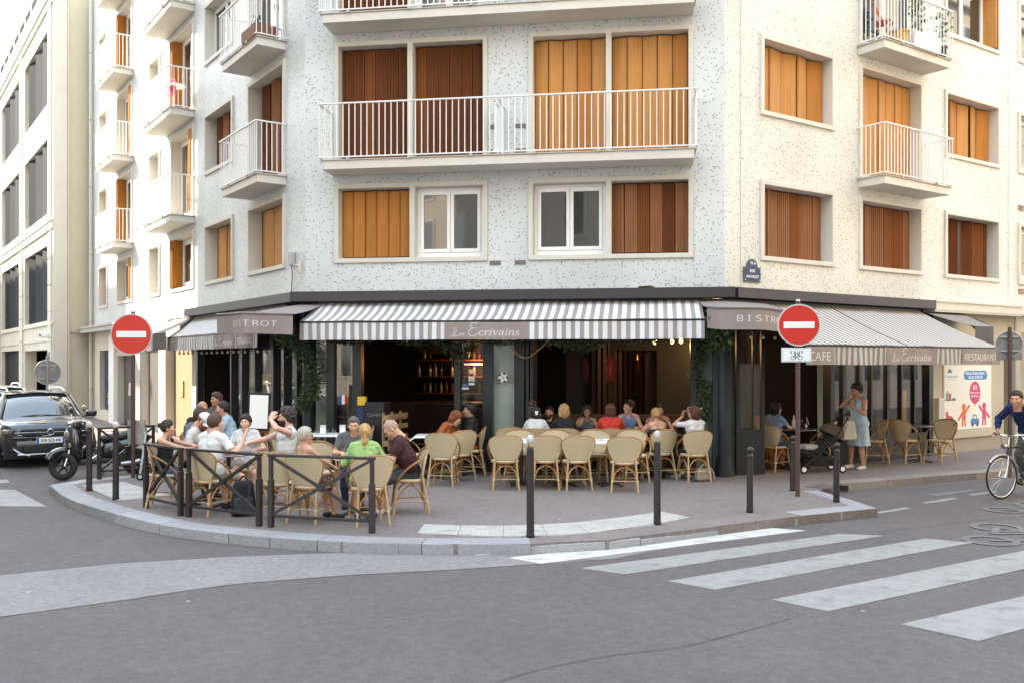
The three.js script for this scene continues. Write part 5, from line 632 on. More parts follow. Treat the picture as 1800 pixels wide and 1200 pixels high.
// blue drinks cooler with yellow top and a pallet, by the bar opening
{ const g = put(thing('drinks_cooler', 'dark blue drinks banner stand with a yellow block, by the bar opening', 'stand'), FC, 1.38, 0, 0.35); part('cabinet', rbox(0.42, 1.28, 0.4, 0.02, 0.1, 0.64, 0), std([0.006, 0.007, 0.014], 0.5), g); part('side_strip', rbox(0.12, 1.2, 0.42, 0.02, -0.14, 0.6, 0.01), std([0.012, 0.022, 0.085], 0.5), g); part('yellow_block', rbox(0.15, 0.16, 0.12, 0.01, -0.12, 1.30, 0.14), std([0.62, 0.42, 0.02], 0.5), g); const t = canvasTex(128, 64, (x, w, h) => { x.fillStyle = '#15182a'; x.fillRect(0, 0, w, h); x.fillStyle = '#b8bcc8'; x.font = '40px serif'; x.textAlign = 'center'; x.fillText('Cuvée', 64, 44); }); part('cooler_print', bx(-0.02, 0.26, 0.98, 1.12, 0.2, 0.205), std([0.4, 0.4, 0.4], 0.5, { map: t }), g); }
{ const g = put(thing('wooden_pallet', 'pale wooden pallet standing on end by the bar opening', 'pallet'), FC, 1.82, 0.0, 0.3); g.rotation.y += 1.38; const pm = std([0.46, 0.32, 0.16], 0.75, { map: rep(T.wood, 1) }); for (let i = 0; i < 6; i++) part('deck_board', rbox(0.78, 0.085, 0.018, 0.003, 0, 0.08 + i * 0.19, 0.06), pm, g); for (let i = 0; i < 3; i++) part('bottom_board', rbox(0.085, 1.1, 0.018, 0.003, -0.34 + i * 0.34, 0.55, -0.06), pm, g); for (let i = 0; i < 3; i++) for (let j = 0; j < 3; j++) part('block', rbox(0.085, 0.1, 0.098, 0.004, -0.34 + i * 0.34, 0.1 + j * 0.45, 0), pm, g); }
// ---------------------------------------------------------------- vehicles
M.carPaint = phys([0.032, 0.030, 0.036], 0.28, { metalness: 0.55, clearcoat: 1, clearcoatRoughness: 0.04 });
M.carPlastic = std([0.018, 0.018, 0.019], 0.55); M.carGlass = phys([0.02, 0.03, 0.036], 0.03, { ior: 1.9 }); M.headlamp = phys([0.20, 0.185, 0.155], 0.08, { clearcoat: 1 }); M.alloy = std([0.55, 0.55, 0.56], 0.3, { metalness: 0.8 });
// lofted skin: rows of stations, each a list of [y, z] from sill to centre line, mirrored
function loft(stations, smooth = true) {
  const rows = stations.map(([x, pts]) => [...pts.map(([y, z]) => [x, y, z]), ...[...pts].reverse().slice(pts[pts.length - 1][1] === 0 ? 1 : 0).map(([y, z]) => [x, y, -z])]);
  const pos = [], uv = [], idx = [], n = rows[0].length; rows.forEach((r, i) => r.forEach((p, j) => { pos.push(...p); uv.push(i / rows.length, j / n); }));
  for (let i = 0; i + 1 < rows.length; i++) for (let j = 0; j + 1 < n; j++) { const a = i * n + j, b = a + 1, c = a + n, d = c + 1; idx.push(a, b, d, a, d, c); }
  const g = new THREE.BufferGeometry(); g.setAttribute('position', new THREE.Float32BufferAttribute(pos, 3)); g.setAttribute('uv', new THREE.Float32BufferAttribute(uv, 2)); g.setIndex(idx); g.computeVertexNormals(); return g;
}
function car(label, pos, turn, paint) {
  const c = thing('parked_car', label, 'car', pos, turn, 'cars parked along the left kerb');
  // body: x forward (front at 0), y up, z to the right of the car
  const S_ = (x, w, yb, ym, ys, yt) => [x, [[yb, w * 0.90], [yb + 0.06, w * 0.97], [ym, w], [ys - 0.10, w * 0.985], [ys - 0.03, w * 0.955], [ys, w * 0.90], [yt, w * 0.55], [yt + 0.012, 0]]];
  part('body', loft([S_(-0.02, 0.60, 0.36, 0.5, 0.80, 0.82), S_(-0.05, 0.74, 0.28, 0.5, 0.87, 0.89), S_(-0.14, 0.82, 0.24, 0.52, 0.92, 0.945), S_(-0.35, 0.87, 0.23, 0.55, 0.95, 0.985), S_(-0.8, 0.89, 0.23, 0.58, 0.985, 1.02), S_(-1.15, 0.90, 0.23, 0.6, 1.0, 1.04), S_(-1.8, 0.90, 0.23, 0.6, 0.99, 1.0), S_(-3.2, 0.90, 0.23, 0.62, 1.01, 1.02), S_(-3.9, 0.88, 0.26, 0.64, 1.02, 1.03), S_(-4.15, 0.80, 0.34, 0.64, 0.98, 1.0), S_(-4.2, 0.66, 0.40, 0.62, 0.9, 0.92)]), paint, c);
  // greenhouse: roof skin and dark glass
  const Gs = (x, yb, yt, wb, wt) => [x, [[yb, wb], [yb + (yt - yb) * 0.5, mixn(wb, wt, 0.42)], [yt - 0.06, wt + 0.02], [yt - 0.02, wt - 0.03], [yt, wt * 0.6], [yt + 0.012, 0]]];
  part('side_glass', loft([Gs(-1.02, 0.985, 1.0, 0.78, 0.74), Gs(-1.35, 0.99, 1.26, 0.81, 0.66), Gs(-1.72, 0.99, 1.50, 0.82, 0.60), Gs(-2.2, 0.99, 1.545, 0.82, 0.60), Gs(-3.2, 1.0, 1.53, 0.81, 0.59), Gs(-3.75, 1.0, 1.42, 0.78, 0.57), Gs(-4.08, 1.0, 1.02, 0.74, 0.6)]), M.carGlass, c);
  part('roof', loft([[-1.70, [[1.492, 0.625], [1.507, 0.57], [1.521, 0.36], [1.532, 0]]], [-2.2, [[1.53, 0.625], [1.55, 0.57], [1.562, 0.36], [1.572, 0]]], [-3.2, [[1.515, 0.615], [1.535, 0.56], [1.547, 0.36], [1.557, 0]]], [-3.78, [[1.41, 0.59], [1.425, 0.54], [1.437, 0.35], [1.445, 0]]]]), paint, c);
  for (const s of [-1, 1]) {
    part('pillar', tube([[-0.98, 0.985, s * 0.80], [-1.35, 1.25, s * 0.705], [-1.70, 1.49, s * 0.622]], 0.032, 12, 6), paint, c); part('pillar', tube([[-2.42, 1.0, s * 0.83], [-2.5, 1.5, s * 0.625]], 0.035, 6, 6), M.carPlastic, c);
    part('roof_rail', tube([[-1.85, 1.545, s * 0.56], [-1.95, 1.60, s * 0.55], [-2.8, 1.62, s * 0.55], [-3.5, 1.57, s * 0.54], [-3.6, 1.50, s * 0.54]], 0.018, 20, 6), M.alloy, c);
    const hl = part('headlight', rbox(0.16, 0.105, 0.42, 0.04, 0, 0, 0, 3), M.headlamp, c); hl.position.set(-0.14, 0.775, s * 0.64); hl.rotation.set(0, s * 0.42, 0); part('lamp_bar', rbox(0.012, 0.02, 0.34, 0.006, 0.078, 0.036, 0), M.alloy, hl); part('lamp_core', ball(0.04, 0.05, -0.01, s * 0.06, 12), M.carPlastic, hl);
    const mi = part('wing_mirror', rbox(0.15, 0.15, 0.22, 0.055, 0, 0, 0, 3), paint, c); mi.position.set(-1.25, 1.06, s * 1.0); part('mirror_arm', rbox(0.06, 0.04, 0.16, 0.01, 0, -0.05, -s * 0.12), M.carPlastic, mi);
    part('wheel_arch', (() => { const g = new THREE.TorusGeometry(0.375, 0.045, 8, 24, Math.PI); g.translate(-0.72, 0.33, s * 0.885); return g; })(), M.carPlastic, c); part('wheel_arch', (() => { const g = new THREE.TorusGeometry(0.375, 0.045, 8, 24, Math.PI); g.translate(-3.35, 0.33, s * 0.885); return g; })(), M.carPlastic, c);
    part('door_handle', rbox(0.18, 0.03, 0.03, 0.01, -2.3, 0.84, s * 0.90), M.alloy, c); part('door_seam', box(0.008, 0.62, 0.004, -1.32, 0.66, s * 0.9), M.carPlastic, c); part('sill_trim', rbox(2.0, 0.1, 0.03, 0.01, -2.05, 0.28, s * 0.885), M.carPlastic, c);
    for (const x of [-0.72, -3.35]) { const w = sub('wheel', c); w.position.set(x, 0.33, s * 0.80); const ty = new THREE.TorusGeometry(0.25, 0.082, 12, 30); part('tyre', merge([ty, cyl(0.29, 0.29, 0.17, 0, -0.085, 0, 26).rotateX(Math.PI / 2)]), M.rubber, w); const rimM = part('rim', cyl(0.215, 0.215, 0.02, 0, -0.01, 0, 24).rotateX(Math.PI / 2), M.carPlastic, w); rimM.position.z = s * 0.088; for (let i = 0; i < 5; i++) { const sp = part('spoke', rbox(0.05, 0.2, 0.02, 0.008, 0, 0.11, 0), M.alloy, w); sp.position.z = s * 0.098; sp.rotation.z = i * Math.PI * 0.4; } }
    part('lower_trim', tube([[0.035, 0.27, s * 0.38], [0.0, 0.33, s * 0.55], [-0.03, 0.42, s * 0.66]], 0.022, 10, 6), M.alloy, c); part('fog_recess', rbox(0.06, 0.1, 0.22, 0.02, -0.05, 0.42, s * 0.6), M.carPlastic, c);
  }
  part('grille', rbox(0.06, 0.15, 1.02, 0.02, 0.01, 0.755, 0), M.carPlastic, c); for (const y of [0.71, 0.795]) part('grille_bar', rbox(0.02, 0.012, 1.02, 0.004, 0.036, y, 0), M.carPlastic, c); part('grille_bar', rbox(0.02, 0.012, 1.3, 0.004, 0.032, 0.755, 0), M.chrome, c);
  part('lower_grille', rbox(0.06, 0.17, 1.0, 0.03, 0.0, 0.41, 0), M.black, c); part('bumper_lip', rbox(0.05, 0.035, 1.2, 0.012, 0.02, 0.295, 0), M.alloy, c); part('bumper_bar', rbox(0.08, 0.06, 1.36, 0.025, -0.005, 0.64, 0), paint, c);
  // maker's round emblem: ring with a V over a W
  const em = sub('emblem', c); em.position.set(0.055, 0.755, 0); em.rotation.y = Math.PI / 2; part('emblem_ring', new THREE.TorusGeometry(0.062, 0.008, 8, 28), M.chrome, em); part('emblem_disc', cyl(0.058, 0.058, 0.006, 0, -0.003, -0.002, 24).rotateX(Math.PI / 2), std([0.03, 0.05, 0.12], 0.3), em); const st = (a, b) => sqbar([...a, 0.006], [...b, 0.006], 0.011); part('emblem_letters', merge([st([-0.028, 0.05], [0, 0.004]), st([0.028, 0.05], [0, 0.004]), st([-0.052, 0.022], [-0.026, -0.048]), st([-0.026, -0.048], [0, 0.0]), st([0, 0.0], [0.026, -0.048]), st([0.026, -0.048], [0.052, 0.022])]), M.chrome, em);
  const t = canvasTex(512, 110, (x, w, h) => { x.fillStyle = '#e9ebe8'; x.fillRect(0, 0, w, h); x.fillStyle = '#2456b8'; x.fillRect(0, 0, 46, h); x.fillRect(w - 46, 0, 46, h); x.fillStyle = '#15161a'; x.font = 'bold 84px sans-serif'; x.textAlign = 'center'; x.save(); x.translate(256, 86); x.scale(0.82, 1); x.fillText('GW-522-NR', 0, 0); x.restore(); });
  const pl = part('number_plate', rbox(0.02, 0.115, 0.53, 0.004, 0.045, 0.58, 0), M.white, c); part('plate_print', (() => { const g = new THREE.PlaneGeometry(0.52, 0.108); g.rotateY(Math.PI / 2); g.translate(0.057, 0.58, 0); return g; })(), std([1, 1, 1], 0.4, { map: t }), c);
  part('bonnet_seam', tube([[-0.16, 0.945, -0.62], [-0.10, 0.935, 0], [-0.16, 0.945, 0.62]], 0.005, 12, 4), M.carPlastic, c); part('wiper', tube([[-1.0, 1.015, 0.55], [-1.08, 1.06, 0.1], [-1.04, 1.04, -0.4]], 0.008, 10, 4), M.black, c); part('cowl', rbox(0.16, 0.03, 1.3, 0.01, -0.98, 1.0, 0), M.carPlastic, c);
  c.scale.y = 0.955;
  part('underside', bx(-4.0, -0.2, 0.2, 0.26, -0.8, 0.8), M.black, c); part('dashboard', rbox(0.3, 0.1, 1.2, 0.03, -1.35, 1.0, 0), M.carPlastic, c);
  return c;
}
const turnL = Math.atan2(-FL.X[1], FL.X[0]);
car('dark grey sport utility car parked nose out behind the scooter', [...at(FL, -4.15, -0.12, 3.72)], turnL, M.carPaint);
car('pale silver car parked behind the dark grey one, cut by the left frame edge', [...at(FL, -9.6, -0.12, 3.9)], turnL, phys([0.5, 0.52, 0.54], 0.3, { metalness: 0.4, clearcoat: 1 }));
// ---------------------------------------------------------------- scooter
{
  const s = thing('motor_scooter', 'black motor scooter leaning on its stand behind the left bollards', 'scooter', [-7.56, -0.12, -17.2], Math.atan2(-(0.98), -0.70));
  s.rotation.set(0.0, Math.PI + Math.atan2(1.0, 0.72) - 0.18, 0); s.rotation.order = 'YXZ'; s.rotation.x = 0.09;
  const P = phys([0.014, 0.014, 0.016], 0.2, { clearcoat: 1 });
  const wheel = (x, r) => { const w = sub('wheel', s); w.position.set(x, r, 0); part('tyre', new THREE.TorusGeometry(r - 0.055, 0.056, 12, 30), M.rubber, w); part('rim', new THREE.TorusGeometry(r - 0.105, 0.014, 8, 28), M.carPlastic, w); for (let i = 0; i < 5; i++) { const k = part('spoke', rbox(0.03, r - 0.11, 0.03, 0.008, 0, (r - 0.11) / 2, 0), M.carPlastic, w); k.rotation.z = i * Math.PI * 0.4; } part('brake_disc', cyl(0.09, 0.09, 0.012, 0, 0.045, 0, 20).rotateX(Math.PI / 2), M.steel, w); return w; };
  wheel(0.68, 0.255).rotation.y = -0.75; wheel(-0.62, 0.25);
  for (const z of [-0.085, 0.085]) part('fork_leg', bar([0.68, 0.255, z], [0.49, 0.80, z * 0.8], 0.022, 10), M.chrome, s);
  part('front_mudguard', (() => { const g = new THREE.TorusGeometry(0.28, 0.065, 8, 18, 1.9); g.rotateZ(0.5); g.translate(0.68, 0.255, 0); return g; })(), P, s);
  const sec = (x, y, w, h) => { const r = []; for (let i = 0; i <= 8; i++) { const a = Math.PI * (i / 8 - 0.5); r.push([y + h * Math.sin(a), w * Math.cos(a)]); } r[8][1] = 0; r[0][1] = Math.max(r[0][1], 0.001); return [x, r]; };
  part('front_apron', loft([sec(0.62, 0.72, 0.03, 0.05), sec(0.59, 0.70, 0.16, 0.24), sec(0.52, 0.66, 0.22, 0.34), sec(0.44, 0.64, 0.21, 0.36), sec(0.38, 0.62, 0.16, 0.34), sec(0.36, 0.62, 0.02, 0.3)]), P, s);
  part('floor_board', rbox(0.56, 0.09, 0.32, 0.03, 0.16, 0.30, 0), M.carPlastic, s);
  part('rear_body', loft([sec(0.0, 0.46, 0.03, 0.1), sec(-0.05, 0.47, 0.15, 0.2), sec(-0.3, 0.55, 0.19, 0.17), sec(-0.6, 0.63, 0.18, 0.13), sec(-0.85, 0.68, 0.11, 0.09), sec(-0.93, 0.69, 0.02, 0.03)]), P, s);
  part('seat', loft([sec(0.02, 0.70, 0.03, 0.03), sec(-0.04, 0.71, 0.14, 0.075), sec(-0.3, 0.72, 0.17, 0.08), sec(-0.42, 0.75, 0.17, 0.09), sec(-0.72, 0.78, 0.15, 0.08), sec(-0.85, 0.78, 0.03, 0.04)]), std([0.03, 0.028, 0.027], 0.6), s);
  part('engine_cover', rbox(0.46, 0.24, 0.2, 0.06, -0.5, 0.30, 0.06, 3), M.carPlastic, s); part('exhaust', tube([[-0.3, 0.22, -0.12], [-0.55, 0.24, -0.16], [-0.9, 0.34, -0.18]], 0.05, 12, 10), M.steel, s);
  part('headlamp', (() => { const g = ball(0.1, 0, 0, 0, 16); g.scale(0.6, 0.9, 1.15); g.translate(0.585, 0.80, 0); return g; })(), M.headlamp, s); part('handlebar_cover', rbox(0.2, 0.14, 0.34, 0.05, 0.44, 0.985, 0, 3), P, s); part('handlebar', tube([[0.36, 1.0, -0.36], [0.43, 1.02, -0.15], [0.43, 1.02, 0.15], [0.36, 1.0, 0.36]], 0.016, 16, 8), M.black, s);
  for (const z of [-1, 1]) { part('grip', bar([0.36, 1.0, z * 0.36], [0.39, 1.01, z * 0.24], 0.022, 10), M.rubber, s); part('brake_lever', bar([0.42, 1.01, z * 0.2], [0.42, 0.98, z * 0.36], 0.007, 6), M.chrome, s); part('mirror_stem', tube([[0.42, 1.03, z * 0.2], [0.42, 1.16, z * 0.26], [0.40, 1.22, z * 0.32]], 0.008, 10, 6), M.chrome, s); const m = part('mirror', (() => { const g = ball(0.07, 0, 0, 0, 14); g.scale(0.5, 0.85, 1.1); return g; })(), z < 0 ? M.headlamp : P, s); m.position.set(0.40, 1.27, z * 0.34); part('indicator', rbox(0.03, 0.08, 0.1, 0.015, 0.595, 0.62, z * 0.12), M.headlamp, s); }
  part('luggage_rack', merge([tube([[-0.70, 0.80, -0.12], [-1.0, 0.86, -0.1], [-1.0, 0.86, 0.1], [-0.70, 0.80, 0.12]], 0.012, 20, 6), bar([-0.4, 0.70, 0.2], [-1.0, 0.86, 0.12], 0.014, 6)]), M.chrome, s); part('side_stand', bar([0.05, 0.28, 0.12], [-0.12, 0.03, 0.24], 0.012, 6), M.steel, s); part('tail_lamp', rbox(0.05, 0.07, 0.2, 0.02, -0.92, 0.70, 0), M.red, s); part('number_plate', rbox(0.012, 0.13, 0.17, 0.004, -0.98, 0.50, 0).rotateZ(0), M.white, s); part('chrome_rail', bar([0.25, 0.27, 0.17], [-0.35, 0.62, 0.2], 0.014, 6), M.chrome, s);
}
// small push scooter leaning near the back barrier, only its lower half shows
{ const g = thing('kick_scooter', 'pale grey folding kick scooter behind the leftmost seated woman', 'kick scooter', [-6.0, 0, -15.9], 0.4); const pm = std([0.5, 0.55, 0.53], 0.4); for (const x of [-0.32, 0.32]) { const w = sub('wheel', g); w.position.set(x, 0.065, 0); part('tyre', new THREE.TorusGeometry(0.045, 0.02, 8, 18), M.rubber, w); part('hub', cyl(0.035, 0.035, 0.03, 0, -0.015, 0, 14).rotateX(Math.PI / 2), pm, w); } part('deck', rbox(0.5, 0.03, 0.12, 0.012, 0.02, 0.09, 0), pm, g); part('steering_tube', bar([-0.32, 0.1, 0], [-0.22, 0.86, 0], 0.018, 8), pm, g); part('handlebar', bar([-0.22, 0.86, -0.2], [-0.22, 0.86, 0.2], 0.013, 8), M.black, g); part('rear_mudguard', rbox(0.14, 0.012, 0.07, 0.004, 0.33, 0.135, 0), pm, g); }
// ---------------------------------------------------------------- bicycle (rider is built with the people)
const bikeTurn = Math.atan2(-0.50, -0.87);
{
  const b = thing('bicycle', 'vintage silver bicycle with chrome handlebar ridden in at the right edge', 'bicycle', [7.58, -0.12, -14.43], bikeTurn);
  // local x forward; front wheel hub at x = 0
  const wheel = (x, steer) => { const w = sub('wheel', b); w.position.set(x, 0.335, 0); w.rotation.y = steer; part('tyre', new THREE.TorusGeometry(0.32, 0.015, 8, 48), M.rubber, w); part('rim', new THREE.TorusGeometry(0.30, 0.009, 6, 48), M.chrome, w); part('hub', cyl(0.02, 0.02, 0.1, 0, -0.05, 0, 10).rotateX(Math.PI / 2), M.chrome, w); const sp = []; for (let i = 0; i < 28; i++) { const a = i * Math.PI * 2 / 28, k = i % 2 ? 0.02 : -0.02; sp.push(bar([0.02 * Math.cos(a + k * 20), 0.02 * Math.sin(a + k * 20), k], [0.3 * Math.cos(a), 0.3 * Math.sin(a), 0], 0.0016, 4)); } const m = part('spokes', merge(sp), M.chrome, w); m.userData.kind = 'stuff'; part('mudguard', (() => { const g = new THREE.TorusGeometry(0.352, 0.022, 6, 30, 2.4); g.rotateZ(x ? 0.2 : 0.75); return g; })(), M.steel, w); };
  wheel(0, -0.12); wheel(-1.04, 0);
  const fm = std([0.03, 0.035, 0.032], 0.35), tb = (a, c, r = 0.014) => part('frame_tube', bar(a, c, r, 8), fm, b);
  tb([-0.17, 0.80, 0], [-0.14, 0.68, 0], 0.018); tb([-0.15, 0.72, 0], [-0.60, 0.29, 0], 0.016); tb([-0.17, 0.79, 0], [-0.72, 0.78, 0]); tb([-0.60, 0.29, 0], [-0.76, 0.86, 0]); tb([-0.60, 0.29, 0.03], [-1.04, 0.335, 0.05], 0.009); tb([-0.60, 0.29, -0.03], [-1.04, 0.335, -0.05], 0.009); tb([-0.73, 0.77, 0.02], [-1.04, 0.335, 0.05], 0.008); tb([-0.73, 0.77, -0.02], [-1.04, 0.335, -0.05], 0.008);
  for (const z of [-1, 1]) part('fork_blade', tube([[0, 0.335, z * 0.05], [-0.06, 0.45, z * 0.05], [-0.12, 0.66, z * 0.035]], 0.011, 10, 8), M.chrome, b);
  part('stem', bar([-0.17, 0.80, 0], [-0.20, 0.97, 0], 0.013, 8), M.chrome, b); part('handlebar', tube([[-0.34, 0.98, -0.30], [-0.22, 1.0, -0.26], [-0.14, 0.99, -0.12], [-0.16, 0.97, 0], [-0.14, 0.99, 0.12], [-0.22, 1.0, 0.26], [-0.34, 0.98, 0.30]], 0.012, 36, 8), M.chrome, b); for (const z of [-1, 1]) { part('grip', bar([-0.36, 0.98, z * 0.305], [-0.25, 0.995, z * 0.272], 0.017, 8), M.rubber, b); part('brake_lever', tube([[-0.18, 0.98, z * 0.22], [-0.16, 0.93, z * 0.27], [-0.22, 0.91, z * 0.30]], 0.006, 8, 6), M.chrome, b); }
  part('saddle', (() => { const g = rbox(0.27, 0.06, 0.15, 0.03, -0.80, 0.92, 0, 3); return g; })(), std([0.05, 0.025, 0.015], 0.5), b); part('chainring', new THREE.TorusGeometry(0.085, 0.008, 6, 28).translate(-0.60, 0.29, 0.05), M.steel, b); part('crank', bar([-0.60, 0.29, 0.06], [-0.72, 0.175, 0.08], 0.01, 6), M.chrome, b); part('crank', bar([-0.60, 0.29, -0.06], [-0.48, 0.41, -0.08], 0.01, 6), M.chrome, b); for (const [x, y, z] of [[-0.72, 0.175, 0.12], [-0.48, 0.41, -0.12]]) part('pedal', rbox(0.09, 0.025, 0.09, 0.006, x, y, z), M.black, b); part('brake_cable', tube([[-0.16, 0.96, 0.2], [-0.05, 1.08, 0.1], [-0.03, 0.9, 0.02], [-0.12, 0.72, 0.02]], 0.004, 16, 5), M.black, b); part('front_lamp', cyl(0.035, 0.04, 0.07, 0, -0.035, 0, 14).rotateZ(Math.PI / 2).translate(-0.06, 0.82, 0), M.chrome, b);
}
// ---------------------------------------------------------------- rattan bistro chairs (local +z is the front)
M.rattan = std([0.50, 0.26, 0.095], 0.42, { map: rep(T.wood, 1) }); M.rattanPale = std([0.62, 0.43, 0.22], 0.5, { map: rep(T.wood, 1) });
{ const wv = texture(128, (u, v, x, y) => { const a = ((x >> 2) + (y >> 2)) & 1, e = (x & 3) === 0 || (y & 3) === 0; const k = e ? 196 : a ? 244 : 232; return [k, k * 0.985, k * 0.95]; }); M.weave = phys([0.84, 0.72, 0.50], 0.9, { map: rep(wv, 8), side: THREE.DoubleSide, transmission: 0.25, thickness: 0 }); M.weaveSeat = std([0.72, 0.66, 0.50], 0.7, { map: rep(wv, 8) }); M.weaveDark = std([0.50, 0.42, 0.28], 0.75, { map: rep(wv, 8), side: THREE.DoubleSide }); }
const backW = (t) => t < 0.72 ? mixn(0.165, 0.262, Math.sin(t / 0.72 * Math.PI / 2)) : 0.262 * Math.sqrt(Math.max(0, 1 - ((t - 0.72) / 0.30) ** 2));
const backP = (s, t) => { const w = backW(t), x = s * w, y = 0.47 + 0.39 * t; return [x, y, -0.175 - 0.085 * t + 0.9 * x * x]; };
const chairProto = (() => {
  const g = new THREE.Group();
  const front = sheet(14, 14, (s, t) => [...backP(s * 2 - 1, t), s, t]), rear = sheet(14, 14, (s, t) => { const p = backP(1 - s * 2, t); return [p[0], p[1], p[2] - 0.012, s, t]; });
  part('backrest', merge([front, rear]), M.weave, g);
  const edge = []; for (let i = 0; i <= 10; i++) edge.push(backP(-1, i / 10 * 0.985)); for (let i = 1; i < 8; i++) { const a = i / 8; edge.push(backP(-1 + 2 * a, 1.0 - 0.016 * Math.abs(2 * a - 1))); } for (let i = 10; i >= 0; i--) edge.push(backP(1, i / 10 * 0.985));
  part('back_hoop', tube(edge, 0.013, 70, 7), M.rattan, g);
  const seatG = lathe([[0, 0.425], [0.19, 0.425], [0.215, 0.44], [0.21, 0.458], [0.17, 0.466], [0, 0.468]], 28); seatG.scale(1.02, 1, 0.98); part('seat', seatG, M.weaveSeat, g);
  part('seat_ring', (() => { const q = new THREE.TorusGeometry(0.212, 0.014, 7, 36); q.rotateX(Math.PI / 2); q.translate(0, 0.43, 0); return q; })(), M.rattan, g);
  for (const s of [-1, 1]) {
    part('arm', tube([[s * 0.262, 0.735, -0.165], [s * 0.272, 0.68, -0.06], [s * 0.262, 0.58, 0.07], [s * 0.225, 0.47, 0.155], [s * 0.185, 0.40, 0.17]], 0.0145, 22, 7), M.rattan, g);
    part('leg', bar([s * 0.165, 0.46, 0.155], [s * 0.205, 0, 0.215], 0.016, 8), M.rattanPale, g); part('leg', bar([s * 0.165, 0.50, -0.165], [s * 0.205, 0, -0.255], 0.016, 8), M.rattanPale, g);
    part('side_arch', tube([[s * 0.198, 0.10, 0.195], [s * 0.19, 0.27, 0.13], [s * 0.185, 0.385, 0], [s * 0.19, 0.27, -0.15], [s * 0.198, 0.10, -0.232]], 0.0115, 22, 6), M.rattan, g);
    part('stretcher', bar([s * 0.192, 0.17, 0.19], [s * 0.192, 0.17, -0.225], 0.009, 6), M.rattanPale, g);
    const zz = s > 0 ? 0.185 : -0.215; part('front_arch', tube([[-0.192, 0.12, zz * 1.05], [-0.13, 0.31, zz * 0.93], [0, 0.385, zz * 0.86], [0.13, 0.31, zz * 0.93], [0.192, 0.12, zz * 1.05]], 0.0115, 22, 6), M.rattan, g); part('stretcher', bar([-0.19, 0.175, zz], [0.19, 0.175, zz], 0.009, 6), M.rattanPale, g);
    for (const z of [0.19, -0.225]) part('binding', cyl(0.02, 0.02, 0.03, s * 0.192, 0.157, z, 8), M.weaveSeat, g);
  }
  part('back_binding', tube([backP(-1, 0.02), backP(0, 0.02), backP(1, 0.02)], 0.011, 10, 6), M.rattanPale, g);
  return g;
})();
const chairGroup = 'woven rattan cafe chairs';
function chair(x, z, deg, label) { const c = copyThing(chairProto, 'rattan_chair', label, [x, 0, z], deg * D2R, chairGroup); c.userData.category = 'chair'; return c; }
const A = 180;
chair(-0.11, -14.75, A + 4, 'empty rattan chair with its back to the street, leftmost of the front row of four'); chair(0.54, -14.75, A - 3, 'empty rattan chair just right of the white-capped middle bollard, second of the front row'); chair(1.01, -14.72, A + 9, 'empty rattan chair seen from behind, third of the front row of four'); chair(1.75, -14.5, A - 6, 'empty rattan chair with its back to the street, rightmost of the front row');
chair(0.10, -15.62, -8, 'rattan chair across the white tables facing the street, leftmost of its row'); chair(0.74, -15.62, 4, 'rattan chair across the white tables facing the street, second of its row'); chair(1.39, -15.60, -3, 'rattan chair across the white tables facing the street, third of its row'); chair(2.05, -15.62, 6, 'rattan chair across the white tables facing the street, rightmost of its row');
chair(0.40, -16.2, A, 'rattan chair under the dark haired woman with a hair clip'); chair(0.92, -16.25, A, 'rattan chair under the blonde woman in black'); chair(1.70, -16.2, A, 'rattan chair under the woman in the red top'); chair(2.50, -15.95, A + 25, 'rattan chair under the woman with bare shoulders and a bun'); chair(3.06, -15.74, A + 14, 'rattan chair under the auburn haired woman in white'); chair(3.25, -16.7, -90, 'rattan chair by the right corner post, mostly hidden');
chair(-1.12, -15.2, A - 8, 'empty rattan chair with its back to the street, left of the green panel'); chair(-0.92, -15.75, A + 35, 'empty pale rattan chair close behind the middle one'); chair(-1.75, -15.7, 80, 'rattan chair partly hidden behind the bald man in maroon'); chair(-0.72, -16.5, -90, 'rattan chair under the man in the black T-shirt by the glass door');
chair(-4.78, -12.95, 100, 'rattan chair under the leftmost seated woman'); chair(-3.98, -12.32, A - 28, 'rattan chair under the boy in the white T-shirt'); chair(-4.72, -13.7, 120, 'rattan chair under the bearded man in the white cap'); chair(-3.86, -13.62, 10, 'rattan chair under the dark haired woman in white facing the street'); chair(-3.15, -13.1, -85, 'rattan chair under the curly haired man in the white vest'); chair(-3.0, -12.02, A - 6, 'empty rattan chair behind the joint of the middle and right barriers');
chair(-2.52, -11.75, A - 20, 'rattan chair under the woman with short grey hair'); chair(-1.78, -11.58, A + 22, 'rattan chair under the blonde woman in green'); chair(-1.38, -12.42, -78, 'rattan chair under the bald man in maroon'); chair(-2.2, -13.1, 8, 'rattan chair under the grey haired man behind the blonde woman'); chair(-2.72, -13.2, 30, 'empty rattan chair facing the street behind the grey haired woman');
chair(-3.95, -16.3, 75, 'empty rattan chair left of the small table by the left windows'); chair(-3.62, -15.75, 150, 'empty rattan chair in front of the small table by the left windows'); chair(-2.72, -16.6, -80, 'empty rattan chair right of the small table by the left windows'); chair(-5.15, -15.4, 60, 'rattan chair under the bald man in glasses at the back left'); chair(-4.75, -15.9, -70, 'rattan chair under the man in light blue at the back left');
chair(4.84, -17.2, 128, 'rattan chair under the girl in the blue top'); chair(6.0, -18.05, A + 55, 'pale rattan chair behind the pushchair'); chair(7.15, -18.45, -95, 'rattan chair partly hidden by the standing woman'); chair(7.86, -18.62, 118, 'empty rattan chair left of the small dark table on the right street'); chair(8.50, -18.52, -62, 'empty rattan chair right of the small dark table on the right street');
